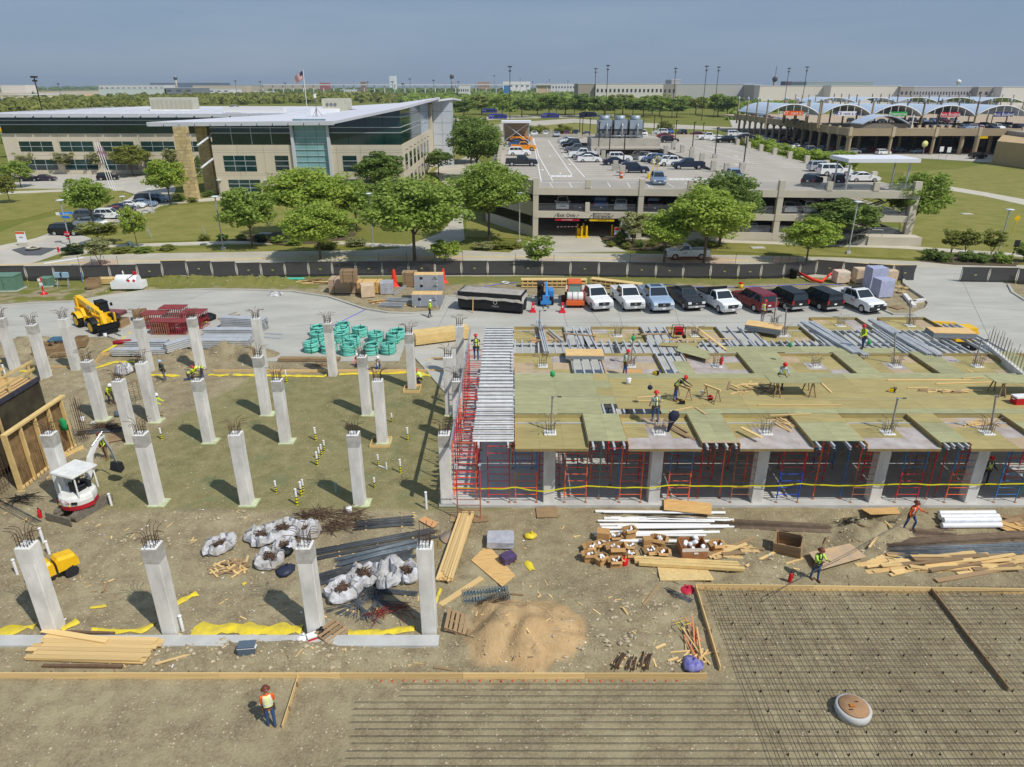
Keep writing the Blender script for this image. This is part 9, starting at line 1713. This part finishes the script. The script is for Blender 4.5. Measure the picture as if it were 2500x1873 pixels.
# ---------------------------------------------------------------- skyline
def fb(x0,x1,yt,d,dep,col,label,win=0,name='warehouse',band=None,cat='building',yb=None):
 a,b=AT(x0,yt,d),AT(x1,yt,d); h=max(2.5,a.z); w=b.x-a.x; t=T(name,label,cat,((a.x+b.x)/2,d,0)); m=M('far_%d_%d_%d'%col,col,.9); MB().box((0,dep/2,h/2),(w,dep,h)).build('wall',m,t); MB().box((0,dep/2,h+.2),(w+.6,dep+.6,.5)).build('roof',M('far_roof',(196,198,200),.9),t)
 for i in range(win): B('window',t,M('far_window',(58,62,70),.4),(-w/2+w*(i+.5)/win,-.06,h*.68),(w/win*.45,.15,h*.16))
 if band: B('dark_band',t,M('far_window'),(0,-.08,h*band[0]),(w*.96,.15,h*band[1]))
 return t
for a in ((1455,1620,205,900,120,(206,202,192),'long white warehouse with small square windows',16),(1412,1456,205,905,60,(158,150,138),'tan end block of the white warehouse',0),(1620,1652,206,900,60,(150,144,134),'tan link block between warehouses',3),(1652,1842,206,920,120,(176,176,172),'grey ribbed warehouse with row of slits',0),(1640,1662,195,1000,40,(150,150,146),'square block above the grey warehouse',0),(1842,1860,208,880,60,(166,158,146),'tan entry block of the grey warehouse',2),(1856,2030,210,860,120,(204,198,184),'cream warehouse behind rental canopies',0),(2030,2200,210,840,120,(206,200,188),'second cream warehouse behind rental canopies',0),(2200,2232,212,835,60,(150,144,138),'tan corner block with dark glass entry',3),(2232,2390,213,845,120,(160,160,160),'grey warehouse with slit windows',22),(2390,2448,213,835,60,(156,148,140),'tan corner block at the cream warehouse',4),(2448,2620,213,820,120,(210,204,194),'cream warehouse at the skyline end',0),(1970,2132,200,1500,80,(150,164,168),'pale glass terminal roof on the skyline',0),(1918,1934,199,1700,30,(86,78,96),'dark tower block on the skyline',2)): fb(*a)
for a in ((0,100,232,1300,120,(208,196,164),'cream low warehouse roof behind the wing',4),(0,153,241,950,60,(176,182,196),'pale grey low building behind scrub wood',9),(240,405,217,1600,120,(196,204,202),'long pale green-white hangar',0),(400,470,215,1600,90,(118,122,130),'dark grey building beside the hangar',3),(455,560,218,1800,80,(208,210,212),'white truck depot beside dark grey building',6),(365,530,202,2600,120,(92,108,128),'long dark blue hangar on the horizon',0),(240,400,208,1800,60,(204,204,204),'white airport sheds before the horizon',12),(610,665,223,1900,20,(226,226,228),'white trailer row behind the scrub wood',0),(0,60,208,2400,60,(214,208,198),'cream sheds at the horizon',0),(830,908,219,1700,40,(204,206,210),'white flat canopy of the toll plaza',0),(880,892,200,1690,8,(140,110,90),'brick pier of the toll plaza',0),(1165,1195,200,2300,40,(176,140,124),'pink hotel block on the skyline',6),(950,964,185,3000,40,(214,220,226),'white tower block on the skyline',0),(1228,1295,199,2000,60,(214,212,208),'arched white terminal on the skyline',5),(1230,1245,209,1300,30,(70,120,170),'small blue-roofed shed near the airport parking',0),(1310,1345,205,1500,40,(196,172,140),'tan shed before the skyline',0),(1118,1145,208,1100,30,(206,206,204),'white shed before the skyline',5),(780,800,202,2200,30,(160,90,90),'reddish block on the skyline',0),(1340,1412,204,1800,30,(196,196,196),'pale long sheds on the skyline',10),(470,600,209,2000,40,(190,176,158),'tan earthworks bank beyond the airport',0),(600,780,209,2300,40,(182,170,156),'second tan earthworks bank beyond airport',0)): fb(*a)
def ctower(x,yt,d,label,col):
 p=AT(x,yt,d); h=p.z; t=T('control_tower',label,'control tower',(p.x,d,0)); m=M('far_%d_%d_%d'%col,col,.9); s=h/60; MB().lathe([(5*s,0),(3.6*s,h*.6),(4.2*s,h*.75)],10).build('shaft',m,t); MB().lathe([(4.4*s,h*.75),(7.5*s,h*.82),(7.8*s,h*.93),(4*s,h*.95)],10).build('cab',M('far_window'),t); MB().lathe([(5*s,h*.95),(4.6*s,h),(.4*s,h*1.01)],10).build('roof',m,t)
ctower(427,186,2500,'beige control tower above the blue hangar',(188,182,164)); ctower(1103,181,2300,'dark topped control tower near the hotel',(150,146,150)); ctower(1893,186,1300,'slim brick-coloured control tower beyond warehouses',(168,140,124)); C('antenna',bpy.data.objects['control_tower.002'],steel,(0,0,AT(1893,186,1300).z),(0,0,AT(1893,162,1300).z),.6,5)
# elevated guideway across the skyline
p=AT(640,207,1500); q=AT(1360,212,1500); t=T('guideway','thin white elevated guideway across the skyline','viaduct',((p.x+q.x)/2,1500,0)); B('deck',t,M('far_roof'),(0,0,p.z),(q.x-p.x,6,2.2))
for i in range(30): C('pier',t,M('far_roof'),(-(q.x-p.x)/2+(q.x-p.x)*i/29,0,0),(-(q.x-p.x)/2+(q.x-p.x)*i/29,0,p.z-1),1.1,6)
# large flag
p=AT(745,222,620); zt=AT(745,170,620).z; t=T('flagpole','tall white pole with large striped flag beyond the office','flagpole',(p.x,620,0)); C('pole',t,whitep,(0,0,0),(0,0,zt),.35,6)
mb=MB(); nx_,ny_=10,13; vs=[]
for i in range(nx_+1):
 for j in range(ny_+1): f=i/nx_; g_=j/ny_; vs.append((-f*7.5-.4*g_,.6*sin(f*7+g_*2),zt-.3-g_*6.2*(1-.1*f)-f*5.2))
fcs=[(i*(ny_+1)+j,(i+1)*(ny_+1)+j,(i+1)*(ny_+1)+j+1,i*(ny_+1)+j+1) for i in range(nx_) for j in range(ny_)]; mb.add(vs,fcs,True); mb.mi=[(2 if (i<4 and j<7) else (j%2)) for i in range(nx_) for j in range(ny_)]; mb.build('flag',[M('flag_red',(170,44,58),.8),M('flag_white',(214,206,206),.8),M('flag_navy',(40,48,84),.8)],t)
t=T('water_tank','white ball water tank on the skyline','water tank',(AT(2340,200,2200).x,2200,0)); C('stem',t,M('far_roof'),(0,0,0),(0,0,AT(2340,206,2200).z),2.5,8); MB().lathe([(2,0),(7,5),(7,9),(2,13)],12,(0,0,AT(2340,206,2200).z)).build('tank',white,t)
t=T('earth_mound','tan heap of earth behind the scrub wood','earth mound',G(222,241)); MB().lathe([(24,0),(20,2),(12,5.5),(5,7.2),(1,7.6)],14).build('heap',M('earth_tan',(176,150,108),.95,var=.2,vs=.2),t); MB().lathe([(16,0),(12,2.5),(4,4.5),(1,5)],12,(22,3,0)).build('spur',M('earth_tan'),t)
for pl,c,l in ((px([(0,226),(230,222),(470,220),(470,226),(230,232),(0,236)]),(172,158,132),'bare tan land on the way to the airport'),(px([(1000,238),(1420,236),(1420,229),(1000,229)]),(150,150,140),'grey airport parking field'),(px([(1780,262),(2600,266),(2600,250),(1780,248)]),(160,152,138),'paved yard before the warehouses')): sheet('far_land',pl,.2,M('far_%d_%d_%d'%c,c,.95,var=.15,vs=.02),l,'land')
p=AT(8,297,200); t=T('billboard','blue and yellow sign panel past the office corner','sign',(p.x,200,0)); C('post',t,steel,(0,0,0),(0,0,p.z-2),.2,6); B('board',t,M('sign_blue'),(0,-.2,p.z),(8,.3,3.2)); B('stripe',t,yelp,(0,-.22,p.z-1.9),(8,.3,1.0))
rr=random.Random(9); mb=MB()
for i in range(420):
 x,y=rr.uniform(1000,1420),rr.uniform(231,236); p=G(x,y); mb.box((p.x,p.y,1.0),(rr.uniform(4,9),3,rr.uniform(1.4,3.)),rr.uniform(-.1,.1))
tag(mb.build('far_cars',M('far_cars',(190,194,198),.5,rnd=0,var=.4,vs=.3,rgb2=(70,80,100))),'distant field of parked cars near the airport','cars',kind='stuff')
# ---------------------------------------------------------------- air
hz=bpy.data.materials.new('haze_air'); hz.use_nodes=True; hn=hz.node_tree; hn.nodes.remove(hn.nodes['Principled BSDF']); pv_=hn.nodes.new('ShaderNodeVolumePrincipled'); pv_.inputs['Color'].default_value=(.74,.86,1,1); pv_.inputs['Density'].default_value=.00009; pv_.inputs['Anisotropy'].default_value=.2; hn.links.new(pv_.outputs[0],hn.nodes['Material Output'].inputs['Volume'])
tag(MB().box((0,4800,54.5),(19000,9900,111)).build('haze',hz),'thin pale haze over the far airport land','haze',kind='stuff')
